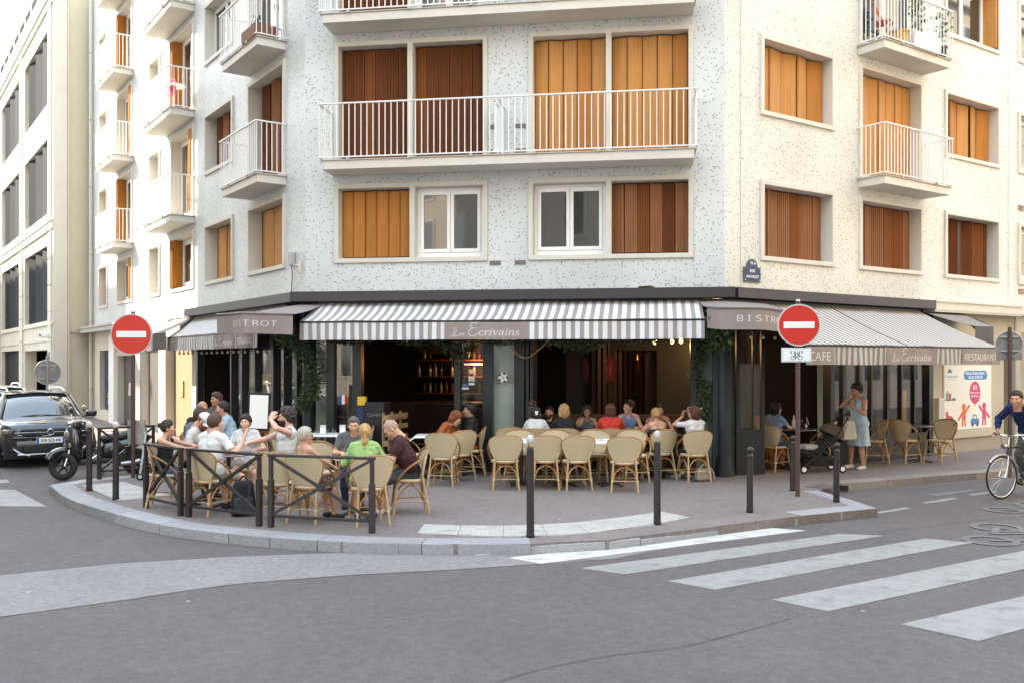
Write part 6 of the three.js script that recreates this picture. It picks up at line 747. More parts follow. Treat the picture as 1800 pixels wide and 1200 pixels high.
// ---------------------------------------------------------------- tables
M.paper = std([0.74, 0.73, 0.69], 0.8, { map: rep(T.plaster, 1) }); M.tableDark = std([0.03, 0.028, 0.027], 0.35);
function table(x, z, deg, label, round, top, w = 0.66, h = 0.735, group = 'small cafe tables') {
  const t = thing('cafe_table', label, 'table', [x, 0, z], deg * D2R, group);
  part('table_top', round ? lathe([[0, h - 0.028], [w / 2 - 0.01, h - 0.028], [w / 2, h - 0.016], [w / 2 - 0.004, h], [0, h]], 32) : rbox(w, 0.028, w, 0.01, 0, h - 0.014, 0), top, t); if (round) part('rim', (() => { const q = new THREE.TorusGeometry(w / 2, 0.009, 6, 36); q.rotateX(Math.PI / 2); q.translate(0, h - 0.014, 0); return q; })(), M.steel, t);
  part('column', cyl(0.032, 0.028, h - 0.05, 0, 0.02, 0, 12), M.tableDark, t); for (let i = 0; i < 4; i++) part('foot', sqbar([0, 0.05, 0], [0.24 * Math.cos(i * Math.PI / 2 + 0.78), 0.012, 0.24 * Math.sin(i * Math.PI / 2 + 0.78)], 0.035, 0.024), M.tableDark, t);
  if (!round) part('paper_cover', (() => { const q = sheet(8, 8, (s, u) => { const X = (s - 0.5) * (w + 0.14), Z = (u - 0.5) * (w + 0.06), o = Math.max(0, Math.abs(X) - w / 2) + Math.max(0, Math.abs(Z) - w / 2); return [X, h + 0.004 - o * 0.9, Z, s, u]; }); return q; })(), M.paper, t);
  return t;
}
table(0.15, -15.18, 2, 'white covered table of the front row, left end', false, M.white, 0.64); table(0.86, -15.18, -1, 'white covered table of the front row, middle', false, M.white, 0.64); table(1.60, -15.12, 3, 'white covered table of the front row, right end', false, M.white, 0.64);
table(0.72, -16.85, 0, 'table between the bearded man and the blonde woman in black', false, M.white, 0.66); table(1.72, -16.85, 0, 'table between the woman in red and the woman in glasses', false, M.white, 0.66); table(2.72, -16.5, 20, 'small dark round table between the two women at the right corner', true, M.tableDark, 0.56);
table(-1.35, -16.2, 0, 'white covered table in front of the bar opening', false, M.white, 0.66); table(-3.35, -16.45, 0, 'white covered table with glasses by the left windows', false, M.white, 0.62); table(-3.95, -13.0, 0, 'round table with carafe amid the group in white at the left', true, M.brownMid, 0.66); table(-2.02, -12.35, 0, 'round table with bottles beside the blonde woman in green', true, M.brownMid, 0.66); table(-4.95, -15.75, 0, 'table of the men at the back left', false, M.tableDark, 0.6);
table(5.45, -17.75, 0, 'round table with white bottle right of the girl in blue', true, M.tableDark, 0.66); table(8.2, -18.75, 0, 'small dark round table between two empty chairs on the right street', true, M.tableDark, 0.52);
// ---------------------------------------------------------------- table ware
M.clear = phys([0.95, 0.97, 0.97], 0.03, { transmission: 1, thickness: 0, ior: 1.45 }); M.bottleWhite = std([0.75, 0.74, 0.70], 0.25);
const gl = { tumbler: lathe([[0, 0.004], [0.028, 0], [0.034, 0.095], [0.032, 0.095], [0.027, 0.008], [0, 0.008]], 14), wine: lathe([[0, 0], [0.033, 0.002], [0.005, 0.01], [0.004, 0.085], [0.02, 0.10], [0.037, 0.14], [0.033, 0.19], [0.031, 0.19], [0.035, 0.14], [0.018, 0.103], [0, 0.095]], 16), carafe: lathe([[0, 0], [0.045, 0.002], [0.047, 0.10], [0.03, 0.17], [0.016, 0.22], [0.018, 0.29], [0.015, 0.29], [0.013, 0.22], [0.028, 0.168], [0.044, 0.10], [0, 0.006]], 18), bottle: lathe([[0, 0], [0.035, 0.002], [0.036, 0.14], [0.014, 0.20], [0.014, 0.26], [0, 0.26]], 14), shaker: lathe([[0, 0], [0.022, 0], [0.02, 0.07], [0.012, 0.085], [0, 0.085]], 12) };
function ware(kind, name, label, x, z, mat = M.clear, h = 0.737, group) { const o = single(name, gl[kind], mat, label, name.replace(/_/g, ' '), group); o.position.set(x, h, z); return o; }
ware('carafe', 'water_carafe', 'tall clear water carafe on the left group table', -4.02, -12.92); ware('carafe', 'water_carafe', 'second clear carafe close beside the tall one on the left group table', -3.90, -13.08); ware('tumbler', 'iced_drink', 'tall creamy iced drink on the left group table', -3.84, -12.88, std([0.55, 0.45, 0.32], 0.3)).scale.y = 1.6; ware('wine', 'wine_glass', 'wine glass on the left group table', -3.78, -13.02); ware('wine', 'wine_glass', 'wine glass before the grey haired woman', -2.2, -12.2); ware('wine', 'wine_glass', 'wine glass beside the bottle on the second round table', -2.12, -12.5);
ware('bottle', 'glass_bottle', 'clear bottle on the table by the blonde woman in green', -2.0, -12.3, M.clear); ware('tumbler', 'tumbler', 'tumbler on the table by the blonde woman in green', -1.9, -12.42); ware('tumbler', 'straw_drink', 'tall drink with straws before the grey haired woman', -2.15, -12.35).scale.y = 1.4; ware('bottle', 'white_bottle', 'white bottle on the round table by the girl in blue', 5.35, -17.7, M.bottleWhite); ware('carafe', 'water_carafe', 'squat carafe on the round table by the girl in blue', 5.62, -17.78, M.clear).scale.y = 0.8; ware('wine', 'wine_glass', 'wine glass on the round table by the girl in blue', 5.48, -17.66); ware('shaker', 'salt_shaker', 'salt shaker on the round table by the girl in blue', 5.56, -17.62, M.chrome);
for (const [i, x] of [-3.55, -3.42, -3.24, -3.12].entries()) ware('tumbler', 'tumbler', ['tumbler at the left end of the small table by the windows', 'tumbler beside the white card by the windows', 'tumbler right of the white card by the windows', 'tumbler at the right end of the small table by the windows'][i], x, -16.35 + 0.04 * (i % 2), M.clear, 0.742, 'tumblers on the small table');
for (const [i, x] of [-0.02, 0.3, 0.72, 1.0, 1.46, 1.74].entries()) { ware('tumbler', 'tumbler', ['tumbler at the far left of the front row of tables', 'second tumbler from the left on the front row of tables', 'third tumbler on the front row of tables', 'fourth tumbler on the front row of tables', 'fifth tumbler on the front row of tables', 'tumbler at the far right of the front row of tables'][i], x, -15.12 - 0.05 * (i % 2), M.clear, 0.742, 'tumblers on the front row'); }
for (const [i, [x, z]] of [[0.05, -15.22], [0.85, -15.2], [1.6, -15.16]].entries()) { const n = single('paper_napkin', rbox(0.34, 0.006, 0.24, 0.002), M.white, ['white place setting on the left table of the front row', 'white place setting on the middle table of the front row', 'white place setting on the right table of the front row'][i], 'napkin'); n.position.set(x, 0.746, z); n.rotation.y = 0.1 * i; }
{ const c = single('menu_card', merge([box(0.10, 0.15, 0.004, 0, 0.075, 0.02).rotateX(-0.2), box(0.10, 0.15, 0.004, 0, 0.075, -0.02).rotateX(0.2)]), M.white, 'white folded menu card on the small table by the left windows', 'menu card'); c.position.set(-3.33, 0.742, -16.42); const d = copyThing(c, 'menu_card', 'second white folded menu card at the back of the same table', [-3.0, 0.742, -16.5], 0.3); }
{ const b = single('ice_bucket', lathe([[0, 0], [0.06, 0], [0.08, 0.16], [0.076, 0.16], [0.056, 0.006], [0, 0.006]], 20), M.chrome, 'metal ice bucket near the women at the right corner', 'bucket'); b.position.set(2.6, 0.737, -16.4); }
// ---------------------------------------------------------------- people: implicit bodies meshed with surface nets
function surfaceNets(F, nx, ny, nz, o, c) {
  const id = new Int32Array(nx * ny * nz).fill(-1), pos = [], idx = [], sx = 1, sy = nx, sz = nx * ny;
  for (let z = 0; z < nz - 1; z++) for (let y = 0; y < ny - 1; y++) for (let x = 0; x < nx - 1; x++) {
    const i = x + y * sy + z * sz; let n = 0, px = 0, py = 0, pz = 0, neg = 0;
    for (let k = 0; k < 8; k++) if (F[i + (k & 1) + (k >> 1 & 1) * sy + (k >> 2) * sz] < 0) neg++;
    if (neg === 0 || neg === 8) continue;
    for (let a = 0; a < 8; a++) for (let b = 1; b < 8; b <<= 1) if (!(a & b)) { const e = a | b, fa = F[i + (a & 1) + (a >> 1 & 1) * sy + (a >> 2) * sz], fb = F[i + (e & 1) + (e >> 1 & 1) * sy + (e >> 2) * sz]; if ((fa < 0) !== (fb < 0)) { const t = fa / (fa - fb); px += (a & 1) + ((e & 1) - (a & 1)) * t; py += (a >> 1 & 1) + ((e >> 1 & 1) - (a >> 1 & 1)) * t; pz += (a >> 2) + ((e >> 2) - (a >> 2)) * t; n++; } }
    id[i] = pos.length / 3; pos.push(o[0] + (x + px / n) * c, o[1] + (y + py / n) * c, o[2] + (z + pz / n) * c);
  }
  const quad = (a, b, d, e, flip) => { if (a < 0 || b < 0 || d < 0 || e < 0) return; flip ? idx.push(a, d, b, b, d, e) : idx.push(a, b, d, b, e, d); };
  for (let z = 1; z < nz - 1; z++) for (let y = 1; y < ny - 1; y++) for (let x = 1; x < nx - 1; x++) { const i = x + y * sy + z * sz, n = F[i] < 0;
    if (n !== F[i + sx] < 0) quad(id[i - sy - sz], id[i - sz], id[i - sy], id[i], !n); if (n !== F[i + sy] < 0) quad(id[i - sx - sz], id[i - sz], id[i - sx], id[i], n); if (n !== F[i + sz] < 0) quad(id[i - sx - sy], id[i - sy], id[i - sx], id[i], !n); }
  const g = new THREE.BufferGeometry(); g.setAttribute('position', new THREE.Float32BufferAttribute(pos, 3)); g.setAttribute('uv', new THREE.Float32BufferAttribute(new Float32Array(pos.length / 3 * 2), 2)); g.setIndex(idx); g.computeVertexNormals(); return g;
}
const smin = (a, b, k) => { const h = Math.max(k - Math.abs(a - b), 0) / k; return Math.min(a, b) - h * h * k * 0.25; };
const cap = (p, a, b, ra, rb) => { const bx_ = b[0] - a[0], by = b[1] - a[1], bz = b[2] - a[2], px = p[0] - a[0], py = p[1] - a[1], pz = p[2] - a[2]; const t = clamp((px * bx_ + py * by + pz * bz) / (bx_ * bx_ + by * by + bz * bz + 1e-9)); return Math.hypot(px - bx_ * t, py - by * t, pz - bz * t) - mixn(ra, rb, t); };
const ell = (p, c, r) => { const x = (p[0] - c[0]) / r[0], y = (p[1] - c[1]) / r[1], z = (p[2] - c[2]) / r[2], k = Math.hypot(x, y, z); return (k - 1) * Math.min(...r) * (k > 0.3 ? 1 : 1); };
function field(lo, hi, c, fn) { const n = [0, 1, 2].map((i) => Math.ceil((hi[i] - lo[i]) / c) + 1), F = new Float32Array(n[0] * n[1] * n[2]); let i = 0; const p = [0, 0, 0]; for (let z = 0; z < n[2]; z++) for (let y = 0; y < n[1]; y++) for (let x = 0; x < n[0]; x++) { p[0] = lo[0] + x * c; p[1] = lo[1] + y * c; p[2] = lo[2] + z * c; F[i++] = fn(p); } return surfaceNets(F, ...n, lo, c); }
function head(fem) {
  const jaw = fem ? 0.92 : 1;
  return field([-0.11, -0.19, -0.13], [0.11, 0.14, 0.14], 0.005, (p) => {
    const q = [Math.abs(p[0]), p[1], p[2]];
    let d = ell(p, [0, 0.022, -0.012], [0.074, 0.094, 0.093]); d = smin(d, ell(p, [0, -0.045, 0.028], [0.056 * jaw, 0.072, 0.060]), 0.03); d = smin(d, ell(q, [0.036, -0.022, 0.056], [0.026, 0.024, 0.024]), 0.025);
    d = smin(d, cap(p, [-0.03, 0.024, 0.078], [0.03, 0.024, 0.078], fem ? 0.009 : 0.012, fem ? 0.009 : 0.012), 0.02); d = smin(d, cap(p, [0, 0.008, 0.084], [0, -0.03, 0.107], 0.008, 0.0125), 0.014); d = smin(d, cap(q, [0.004, -0.033, 0.098], [0.013, -0.034, 0.092], 0.008, 0.008), 0.01);
    d = smin(d, ell(p, [0, -0.102, 0.064], [0.022 * jaw, 0.02, 0.02]), 0.025); d = smin(d, cap(p, [-0.018, -0.064, 0.086], [0.018, -0.064, 0.086], 0.008, 0.008), 0.012); d = smin(d, cap(p, [0, -0.06, -0.025], [0, -0.19, -0.04], fem ? 0.045 : 0.054, fem ? 0.047 : 0.06), 0.03);
    const s = ell(q, [0.031, 0.002, 0.098], [0.017, 0.012, 0.02]); d = Math.max(d, -s * 0.7 - 0.002) ; d = smin(d, ell(q, [0.077, -0.008, -0.006], [0.010, 0.031, 0.019]), 0.008); return d;
  });
}
const HEADS = { m: head(false), f: head(true) };
function hand(curl, spread) {   // wrist at 0, fingers along +y, palm towards +z, thumb on +x
  const seg = []; [[0.030, 0.066, 0.0088, -0.05], [0.010, 0.074, 0.0092, -0.01], [-0.010, 0.069, 0.0088, 0.03], [-0.028, 0.054, 0.0078, 0.07]].forEach(([x, L, r, a]) => { let p = [x, 0.083, 0.002], ang = 0.12; const d = [L * 0.45, L * 0.32, L * 0.23]; d.forEach((l, i) => { ang += curl * [0.7, 1, 0.7][i]; const q = [p[0] - Math.sin(a * spread) * l * 2, p[1] + Math.cos(ang) * l, p[2] + Math.sin(ang) * l]; seg.push([p, q, r * (1 - i * 0.08), r * (0.93 - i * 0.08)]); p = q; }); });
  seg.push([[0.024, 0.025, 0.006], [0.05, 0.058, 0.018], 0.014, 0.0105], [[0.05, 0.058, 0.018], [0.054 - curl * 0.014, 0.088, 0.026 + curl * 0.012], 0.0103, 0.0085]);
  return field([-0.065, -0.035, -0.04], [0.085, 0.175, 0.10], 0.004, (p) => { let d = ell(p, [0, 0.048, 0], [0.042, 0.052, 0.0155]); d = smin(d, cap(p, [0, -0.03, 0], [0, 0.01, 0], 0.024, 0.026), 0.02); for (const s of seg) d = smin(d, cap(p, ...s), 0.005); return d; });
}
const HANDS = { relaxed: hand(0.38, 1), open: hand(0.08, 1.6), grip: hand(1.05, 0.6) };
const mirrorX = (g) => { const h = g.clone(); h.scale(-1, 1, 1); const i = h.index.array; for (let k = 0; k < i.length; k += 3) { const t = i[k]; i[k] = i[k + 1]; i[k + 1] = t; } h.computeVertexNormals(); return h; };
const HANDM = Object.fromEntries(Object.entries(HANDS).map(([k, g]) => [k, mirrorX(g)]));
// hair and headwear in head space (face towards +z)
const hn = fbm(401, 8, 3);
const strand = (p) => 0.0035 * Math.sin(38 * Math.atan2(p[0], p[2] + 0.01) + 30 * p[1]) * (0.4 + hn(p[0] * 4 + 0.5, p[1] * 4 + 0.5));
let FEMH = 0;
const scalp = (p, h) => { const e1 = (FEMH ? (0.046 + 0.58 * (p[1] - 0.012) - p[2]) * 0.86 : (0.035 + 0.76 * (p[1] - 0.012) - p[2]) * 0.78) + 0.007 * Math.cos(p[0] * 30) - (FEMH ? 0 : 0.016) * Math.exp(-(((Math.abs(p[0]) - 0.045) / 0.016) ** 2)) + 0.030 * (hn(p[0] * 6 + 0.3, p[1] * 6 + 0.2) - 0.5), e2 = p[1] + 0.092 - 0.55 * Math.max(0, p[2] + 0.06) + 0.010 * (hn(p[0] * 7 + 0.7, p[2] * 7 + 0.6) - 0.5), e = Math.min(e1, e2); const hh = h * clamp(e / 0.026 + 0.12) - 0.004 * clamp(1 - e / 0.02); return Math.max(ell(p, [0, 0.026, -0.016], [0.0745 + hh, 0.0945 + hh * 1.35, 0.0945 + hh]), -e - 0.004); };
const HB = [[-0.16, -0.36, -0.22], [0.16, 0.17, 0.14]];
const HAIR = {
  short: (p) => scalp(p, 0.012) + strand(p), buzz: (p) => scalp(p, 0.004), thick: (p) => scalp(p, 0.022) + strand(p) * 1.5,
  curly: (p) => scalp(p, 0.028) + 0.010 * Math.sin(p[0] * 95) * Math.sin(p[1] * 90 + 1) * Math.sin(p[2] * 92),
  fringe: (p) => Math.max(scalp(p, 0.004), p[1] - 0.03),
  long: (p) => smin(smin(scalp(p, 0.013), Math.max(ell(p, [0, -0.10, -0.055], [0.09, 0.19, 0.052]), -(p[2] + 0.12) * 0), 0.03), 1, 0.01) + strand(p) * 1.3,
  bob: (p) => smin(scalp(p, 0.020), Math.max(ell(p, [0, -0.035, -0.045], [0.097, 0.105, 0.066]), p[2] - 0.02), 0.03) + strand(p) * 1.6 + 0.006 * Math.sin(p[0] * 60) * Math.sin(p[1] * 55),
  ponytail: (p) => { let d = scalp(p, 0.010); d = smin(d, cap(p, [0, 0.065, -0.10], [0, 0.03, -0.135], 0.024, 0.03), 0.02); d = smin(d, cap(p, [0, 0.03, -0.135], [0.01, -0.12, -0.125], 0.032, 0.034), 0.02); d = smin(d, cap(p, [0.01, -0.12, -0.125], [0.02, -0.27, -0.10], 0.034, 0.012), 0.02); return d + strand(p); },
  lowtail: (p) => { let d = scalp(p, 0.009); d = smin(d, cap(p, [0, -0.02, -0.095], [0, -0.05, -0.12], 0.03, 0.03), 0.02); d = smin(d, cap(p, [0, -0.05, -0.12], [0, -0.24, -0.095], 0.036, 0.022), 0.02); return d + strand(p); },
  bun: (p) => smin(scalp(p, 0.014), ell(p, [0, 0.045, -0.125], [0.042, 0.04, 0.036]), 0.012) + strand(p),
  lowbun: (p) => smin(scalp(p, 0.015), ell(p, [0.01, -0.015, -0.12], [0.048, 0.046, 0.04]), 0.012) + strand(p),
};
const hairCache = {}; const hairGeo = (k, fem) => hairCache[k + fem] ??= (() => { FEMH = fem; const g = field(HB[0], HB[1], 0.006, HAIR[k]), p = g.attributes.position, a = g.attributes.uv; for (let i = 0; i < p.count; i++) a.setXY(i, Math.atan2(p.getX(i), p.getZ(i) + 0.02) * 0.5 + (p.getY(i) > 0.09 ? 3 * p.getX(i) : 0), p.getY(i) * 3 + p.getZ(i)); return g; })();
const BEARD = field([-0.10, -0.16, -0.06], [0.10, 0.02, 0.14], 0.006, (p) => Math.max(smin(ell(p, [0, -0.052, 0.028], [0.066, 0.080, 0.068]), ell(p, [0, -0.105, 0.062], [0.03, 0.03, 0.03]), 0.02), p[1] + 0.035 - 0.35 * Math.abs(p[0]), -(p[2] + 0.015), -(Math.hypot(p[0] * 0.8, p[1] + 0.066, (p[2] - 0.1) * 0.4) - 0.014)));
const CAPD = field([-0.12, -0.02, -0.13], [0.12, 0.15, 0.13], 0.006, (p) => Math.max(ell(p, [0, 0.026, -0.012], [0.090, 0.104, 0.108]), -(p[1] - 0.028)));
const BRIM = (() => { const g = sheet(12, 6, (s, t) => { const a = (s - 0.5) * 2.3, r = 0.085 + 0.075 * t * Math.cos(a * 0.6); return [Math.sin(a) * r * 0.95, 0.034 - 0.02 * t - 0.02 * Math.sin(a) ** 2, Math.cos(a) * r - 0.005, s, t]; }); const h = g.clone(); h.translate(0, -0.005, 0); return merge([g, h]); })();
const EYE = ball(0.0125, 0, 0, 0, 10), IRIS = ball(0.0068, 0, 0, 0.0072, 8), BROW = tube([[-0.016, -0.002, -0.002], [0, 0.004, 0.003], [0.018, 0, -0.004]], 0.0035, 8, 5), LIPS = (() => { const g = tube([[-0.021, 0, -0.008], [-0.008, 0.002, 0.001], [0, 0.0, 0.002], [0.008, 0.002, 0.001], [0.021, 0, -0.008]], 0.0052, 12, 6); return g; })();
const GLASS_FR = merge([-1, 1].map((s) => { const g = new THREE.TorusGeometry(0.021, 0.002, 5, 20); g.translate(s * 0.032, 0, 0.104); return g; }).concat([bar([-0.011, 0.002, 0.106], [0.011, 0.002, 0.106], 0.002, 5), bar([-0.053, 0.004, 0.10], [-0.076, 0.006, 0.0], 0.002, 5), bar([0.053, 0.004, 0.10], [0.076, 0.006, 0.0], 0.002, 5)])), SHADES = merge([-1, 1].map((s) => { const g = ball(0.024, 0, 0, 0, 10); g.scale(1, 0.85, 0.2); g.translate(s * 0.032, 0, 0.103); return g; }).concat([GLASS_FR]));
const SKIN = { pale: phys([0.60, 0.36, 0.26], 0.5, { sheen: 0.2 }), warm: phys([0.52, 0.29, 0.195], 0.5, { sheen: 0.2 }), tan: phys([0.40, 0.21, 0.13], 0.5, { sheen: 0.2 }), brown: phys([0.20, 0.095, 0.055], 0.5, { sheen: 0.2 }) };
const hairM = (c) => std(c, 0.55, { map: T.hair });
const HAIRC = { dark: hairM([0.040, 0.024, 0.016]), black: hairM([0.020, 0.016, 0.015]), brown: hairM([0.13, 0.066, 0.034]), auburn: hairM([0.16, 0.058, 0.027]), blonde: hairM([0.80, 0.52, 0.22]), grey: hairM([0.17, 0.15, 0.135]), silver: hairM([0.85, 0.81, 0.76]), ginger: hairM([0.42, 0.13, 0.045]), stubble: std([0.36, 0.235, 0.175], 0.7) };
const EYEW = std([0.7, 0.68, 0.65], 0.2), IRISM = std([0.03, 0.02, 0.015], 0.2), LIPM = phys([0.40, 0.13, 0.11], 0.45);
function cloth(c, t) { return std(c, 0.9, { map: t ?? T.fabric, bumpMap: rep(T.fold, 0.9), bumpScale: 0.014 }); }
T.leopard = (() => { const n = vnoise(91, 64), m = vnoise(92, 64); return texture(256, (u, v) => { const a = n(u * 64, v * 64), b = m(u * 64 + 3, v * 64); return a > 0.58 ? [40, 32, 28] : b > 0.7 ? [150, 110, 74] : [214, 190, 160]; }); })();
const vv = (a) => V(a[0], a[1], a[2]);
function ik(root, target, l1, l2, pole) {
  const R = vv(root), Tg = vv(target), d = Tg.clone().sub(R); let L = d.length(); if (L > (l1 + l2) * 0.995) { d.setLength((l1 + l2) * 0.995); L = d.length(); } const dir = d.clone().normalize(), a = (l1 * l1 - l2 * l2 + L * L) / (2 * L), h = Math.sqrt(Math.max(0, l1 * l1 - a * a)), pl = vv(pole).sub(dir.clone().multiplyScalar(vv(pole).dot(dir))).normalize();
  const k = R.clone().addScaledVector(dir, a).addScaledVector(pl, h), e = R.clone().add(d); return [k.toArray(), e.toArray()];
}
// P: pose and clothes. Local +z is where the person faces; lengths for a 1.70 m adult, scaled by s
function person(P) {
  const fem = P.fem, lean = (P.lean ?? 8) * D2R, side = (P.side ?? 0) * D2R, twist = (P.twist ?? 0) * D2R, seated = !P.stand;
  const s = P.s ?? clamp((P.top - 0.468) / (0.105 + 0.77 * Math.cos(lean)), 0.80, 1.05), w = P.w ?? 1, hipY = seated ? (P.seat ?? 0.468) / s + 0.098 : (P.hipY ?? 0.90);
  const g = thing('person', P.label, 'person', P.pos, P.turn * D2R, null); g.scale.setScalar(s);
  const hip = V(0, hipY, P.hipZ ?? -0.03), q = new THREE.Quaternion().setFromEuler(new THREE.Euler(lean, 0, side)), qt = new THREE.Quaternion().setFromEuler(new THREE.Euler(lean * 1.12, twist, side, 'XYZ'));
  const up = (x, y, z) => V(x, y, z).applyQuaternion(y > 0.25 ? qt : q).add(hip).toArray();
  const hw = fem ? 0.092 : 0.088, sw = (fem ? 0.162 : 0.182) * w, B = [], add = (n, a, b, ra, rb, k = 0.03) => B.push([n, a, b, ra, rb, k]);
  const bel = P.belly ?? 0;
  add('hips', up(-hw * w, 0, 0), up(hw * w, 0, 0), 0.105 * w, 0.105 * w, 0.05); for (const e of [-1, 1]) { add('torso', up(e * 0.062 * w, 0.02, 0.0), up(e * (fem ? 0.055 : 0.068) * w, 0.22, bel * 0.3), 0.10 * w, (fem ? 0.082 : 0.098) * w + bel, 0.06); add('torso', up(e * (fem ? 0.055 : 0.068) * w, 0.22, bel * 0.3), up(e * 0.078 * w, 0.37, 0.0), (fem ? 0.082 : 0.098) * w + bel, (fem ? 0.086 : 0.098) * w, 0.06); add('torso', up(e * 0.085 * w, 0.37, 0), up(e * 0.105 * w, 0.435, -0.008), 0.085 * w, 0.06 * w, 0.05); }
  if (fem) for (const e of [-1, 1]) add('torso', up(e * 0.068, 0.335, 0.07), up(e * 0.07, 0.33, 0.078), 0.055, 0.048, 0.04);
  add('yoke', up(-sw * 0.9, 0.455, -0.005), up(sw * 0.9, 0.455, -0.005), 0.05 * w, 0.05 * w, 0.04); add('yoke', up(-sw * 0.5, 0.475, -0.01), up(sw * 0.5, 0.475, -0.01), 0.05, 0.05, 0.05); add('neck', up(0, 0.45, -0.01), up(0, 0.58, 0.012), fem ? 0.050 : 0.058, fem ? 0.044 : 0.054, 0.03);
  const sh = { L: up(sw, 0.45, 0), R: up(-sw, 0.45, 0) }, hands = {};
  for (const k of ['L', 'R']) {
    const e = k === 'L' ? 1 : -1, a = P['arm' + k] ?? {}, tgt = a.to ?? [e * 0.16, hipY + 0.16, 0.34], [el, wr] = ik(sh[k], tgt, 0.275, 0.245, a.pole ?? [e * 0.7, -0.7, -0.35]); const f = fem ? 0.88 : 1;
    add('upper' + k, sh[k], el, 0.049 * f * w, 0.039 * f, 0.03); add('fore' + k, el, mixv(el, wr, 0.35), 0.039 * f, 0.038 * f, 0.02); add('fore2' + k, mixv(el, wr, 0.35), wr, 0.038 * f, 0.025 * f, 0.02);
    hands[k] = [wr, vv(wr).sub(vv(el)).normalize(), a.palm ?? [0, -1, 0.1], a.hand ?? 'relaxed', a.bend];
    const l = P['leg' + k] ?? {}, hj = up(e * hw, -0.01, 0), ft = l.to ?? (seated ? [e * 0.12, 0.075, 0.36] : [e * 0.09, 0.075, 0]), [kn, an] = ik(hj, ft, 0.41, 0.40, l.pole ?? (seated ? [e * 0.15, 0.9, 0.5] : [0, 0, 1]));
    add('thigh' + k, hj, kn, 0.083 * w, 0.054, 0.035); add('shin' + k, kn, mixv(kn, an, 0.35), 0.052, 0.054, 0.02); add('calf' + k, mixv(kn, an, 0.35), an, 0.054, 0.034, 0.02);
    const fd = l.dir ?? [e * 0.12, -0.02, 1], fv = vv(fd).normalize(); add('foot' + k, vv(an).addScaledVector(fv, -0.03).add(V(0, -0.035, 0)).toArray(), vv(an).addScaledVector(fv, 0.145).add(V(0, -0.045, 0)).toArray(), 0.034, 0.028, 0.02);
  }
  // grid
  const lo = [9, 9, 9], hi = [-9, -9, -9]; for (const [, a, b, ra, rb] of B) for (const [p, r] of [[a, ra], [b, rb]]) for (let i = 0; i < 3; i++) { lo[i] = Math.min(lo[i], p[i] - r - 0.04); hi[i] = Math.max(hi[i], p[i] + r + 0.04); }
  const c = 0.0145, n = [0, 1, 2].map((i) => Math.ceil((hi[i] - lo[i]) / c) + 2), F = new Float32Array(n[0] * n[1] * n[2]).fill(0.5);
  for (const [nm, a, b, ra, rb, k] of B) { const r = Math.max(ra, rb) + 0.065, i0 = [0, 1, 2].map((i) => Math.max(0, Math.floor((Math.min(a[i], b[i]) - r - lo[i]) / c))), i1 = [0, 1, 2].map((i) => Math.min(n[i] - 1, Math.ceil((Math.max(a[i], b[i]) + r - lo[i]) / c))), p = [0, 0, 0]; for (let z = i0[2]; z <= i1[2]; z++) for (let y = i0[1]; y <= i1[1]; y++) for (let x = i0[0]; x <= i1[0]; x++) { p[0] = lo[0] + x * c; p[1] = lo[1] + y * c; p[2] = lo[2] + z * c; const j = x + y * n[0] + z * n[0] * n[1]; F[j] = smin(F[j], cap(p, a, b, ra, rb), k); } }
  const bodyG = surfaceNets(F, ...n, lo, c), pa = bodyG.attributes.position, na = bodyG.attributes.normal;
  // which limb each vertex belongs to, and how far along it
  const who = new Array(pa.count), tt = new Float32Array(pa.count); { const p = [0, 0, 0]; for (let i = 0; i < pa.count; i++) { p[0] = pa.getX(i); p[1] = pa.getY(i); p[2] = pa.getZ(i); let best = 9; for (const [nm, a, b, ra, rb] of B) { const d = cap(p, a, b, ra, rb); if (d < best) { best = d; who[i] = nm; const dx = [b[0] - a[0], b[1] - a[1], b[2] - a[2]]; tt[i] = clamp(((p[0] - a[0]) * dx[0] + (p[1] - a[1]) * dx[1] + (p[2] - a[2]) * dx[2]) / (dx[0] ** 2 + dx[1] ** 2 + dx[2] ** 2)); } } } }
  // head
  const hp = vv(up(0, 0.655, 0.03)), hq = new THREE.Quaternion().setFromEuler(new THREE.Euler((P.pitch ?? 0) * D2R, (P.yaw ?? 0) * D2R, (P.roll ?? 0) * D2R, 'YXZ')), hm = new THREE.Matrix4().compose(hp, hq, V(1.06, 1.06, 1.06));
  const pieces = [bodyG, HEADS[fem ? 'f' : 'm'].clone().applyMatrix4(hm)];
  for (const k of ['L', 'R']) { const [wr, dir, palm, kind, bend] = hands[k]; let Y = dir.clone(); if (bend) Y = vv(bend).normalize(); const Z = vv(palm).sub(Y.clone().multiplyScalar(vv(palm).dot(Y))).normalize(), X = Y.clone().cross(Z), m = new THREE.Matrix4().makeBasis(X, Y, Z); m.setPosition(wr[0], wr[1], wr[2]); const flip = P['arm' + k]?.flip ? k === 'R' : k === 'L'; pieces.push((flip ? HANDM : HANDS)[kind].clone().applyMatrix4(new THREE.Matrix4().multiplyMatrices(m, new THREE.Matrix4().makeScale(fem ? 0.92 : 1.02, fem ? 0.92 : 1.02, fem ? 0.92 : 1.02)))); }
  part('body', merge2(pieces), SKIN[P.skin ?? 'pale'], g);
  // garments: the body's own surface, lifted
  const rn = vnoise(P.seed ?? 7, 64);
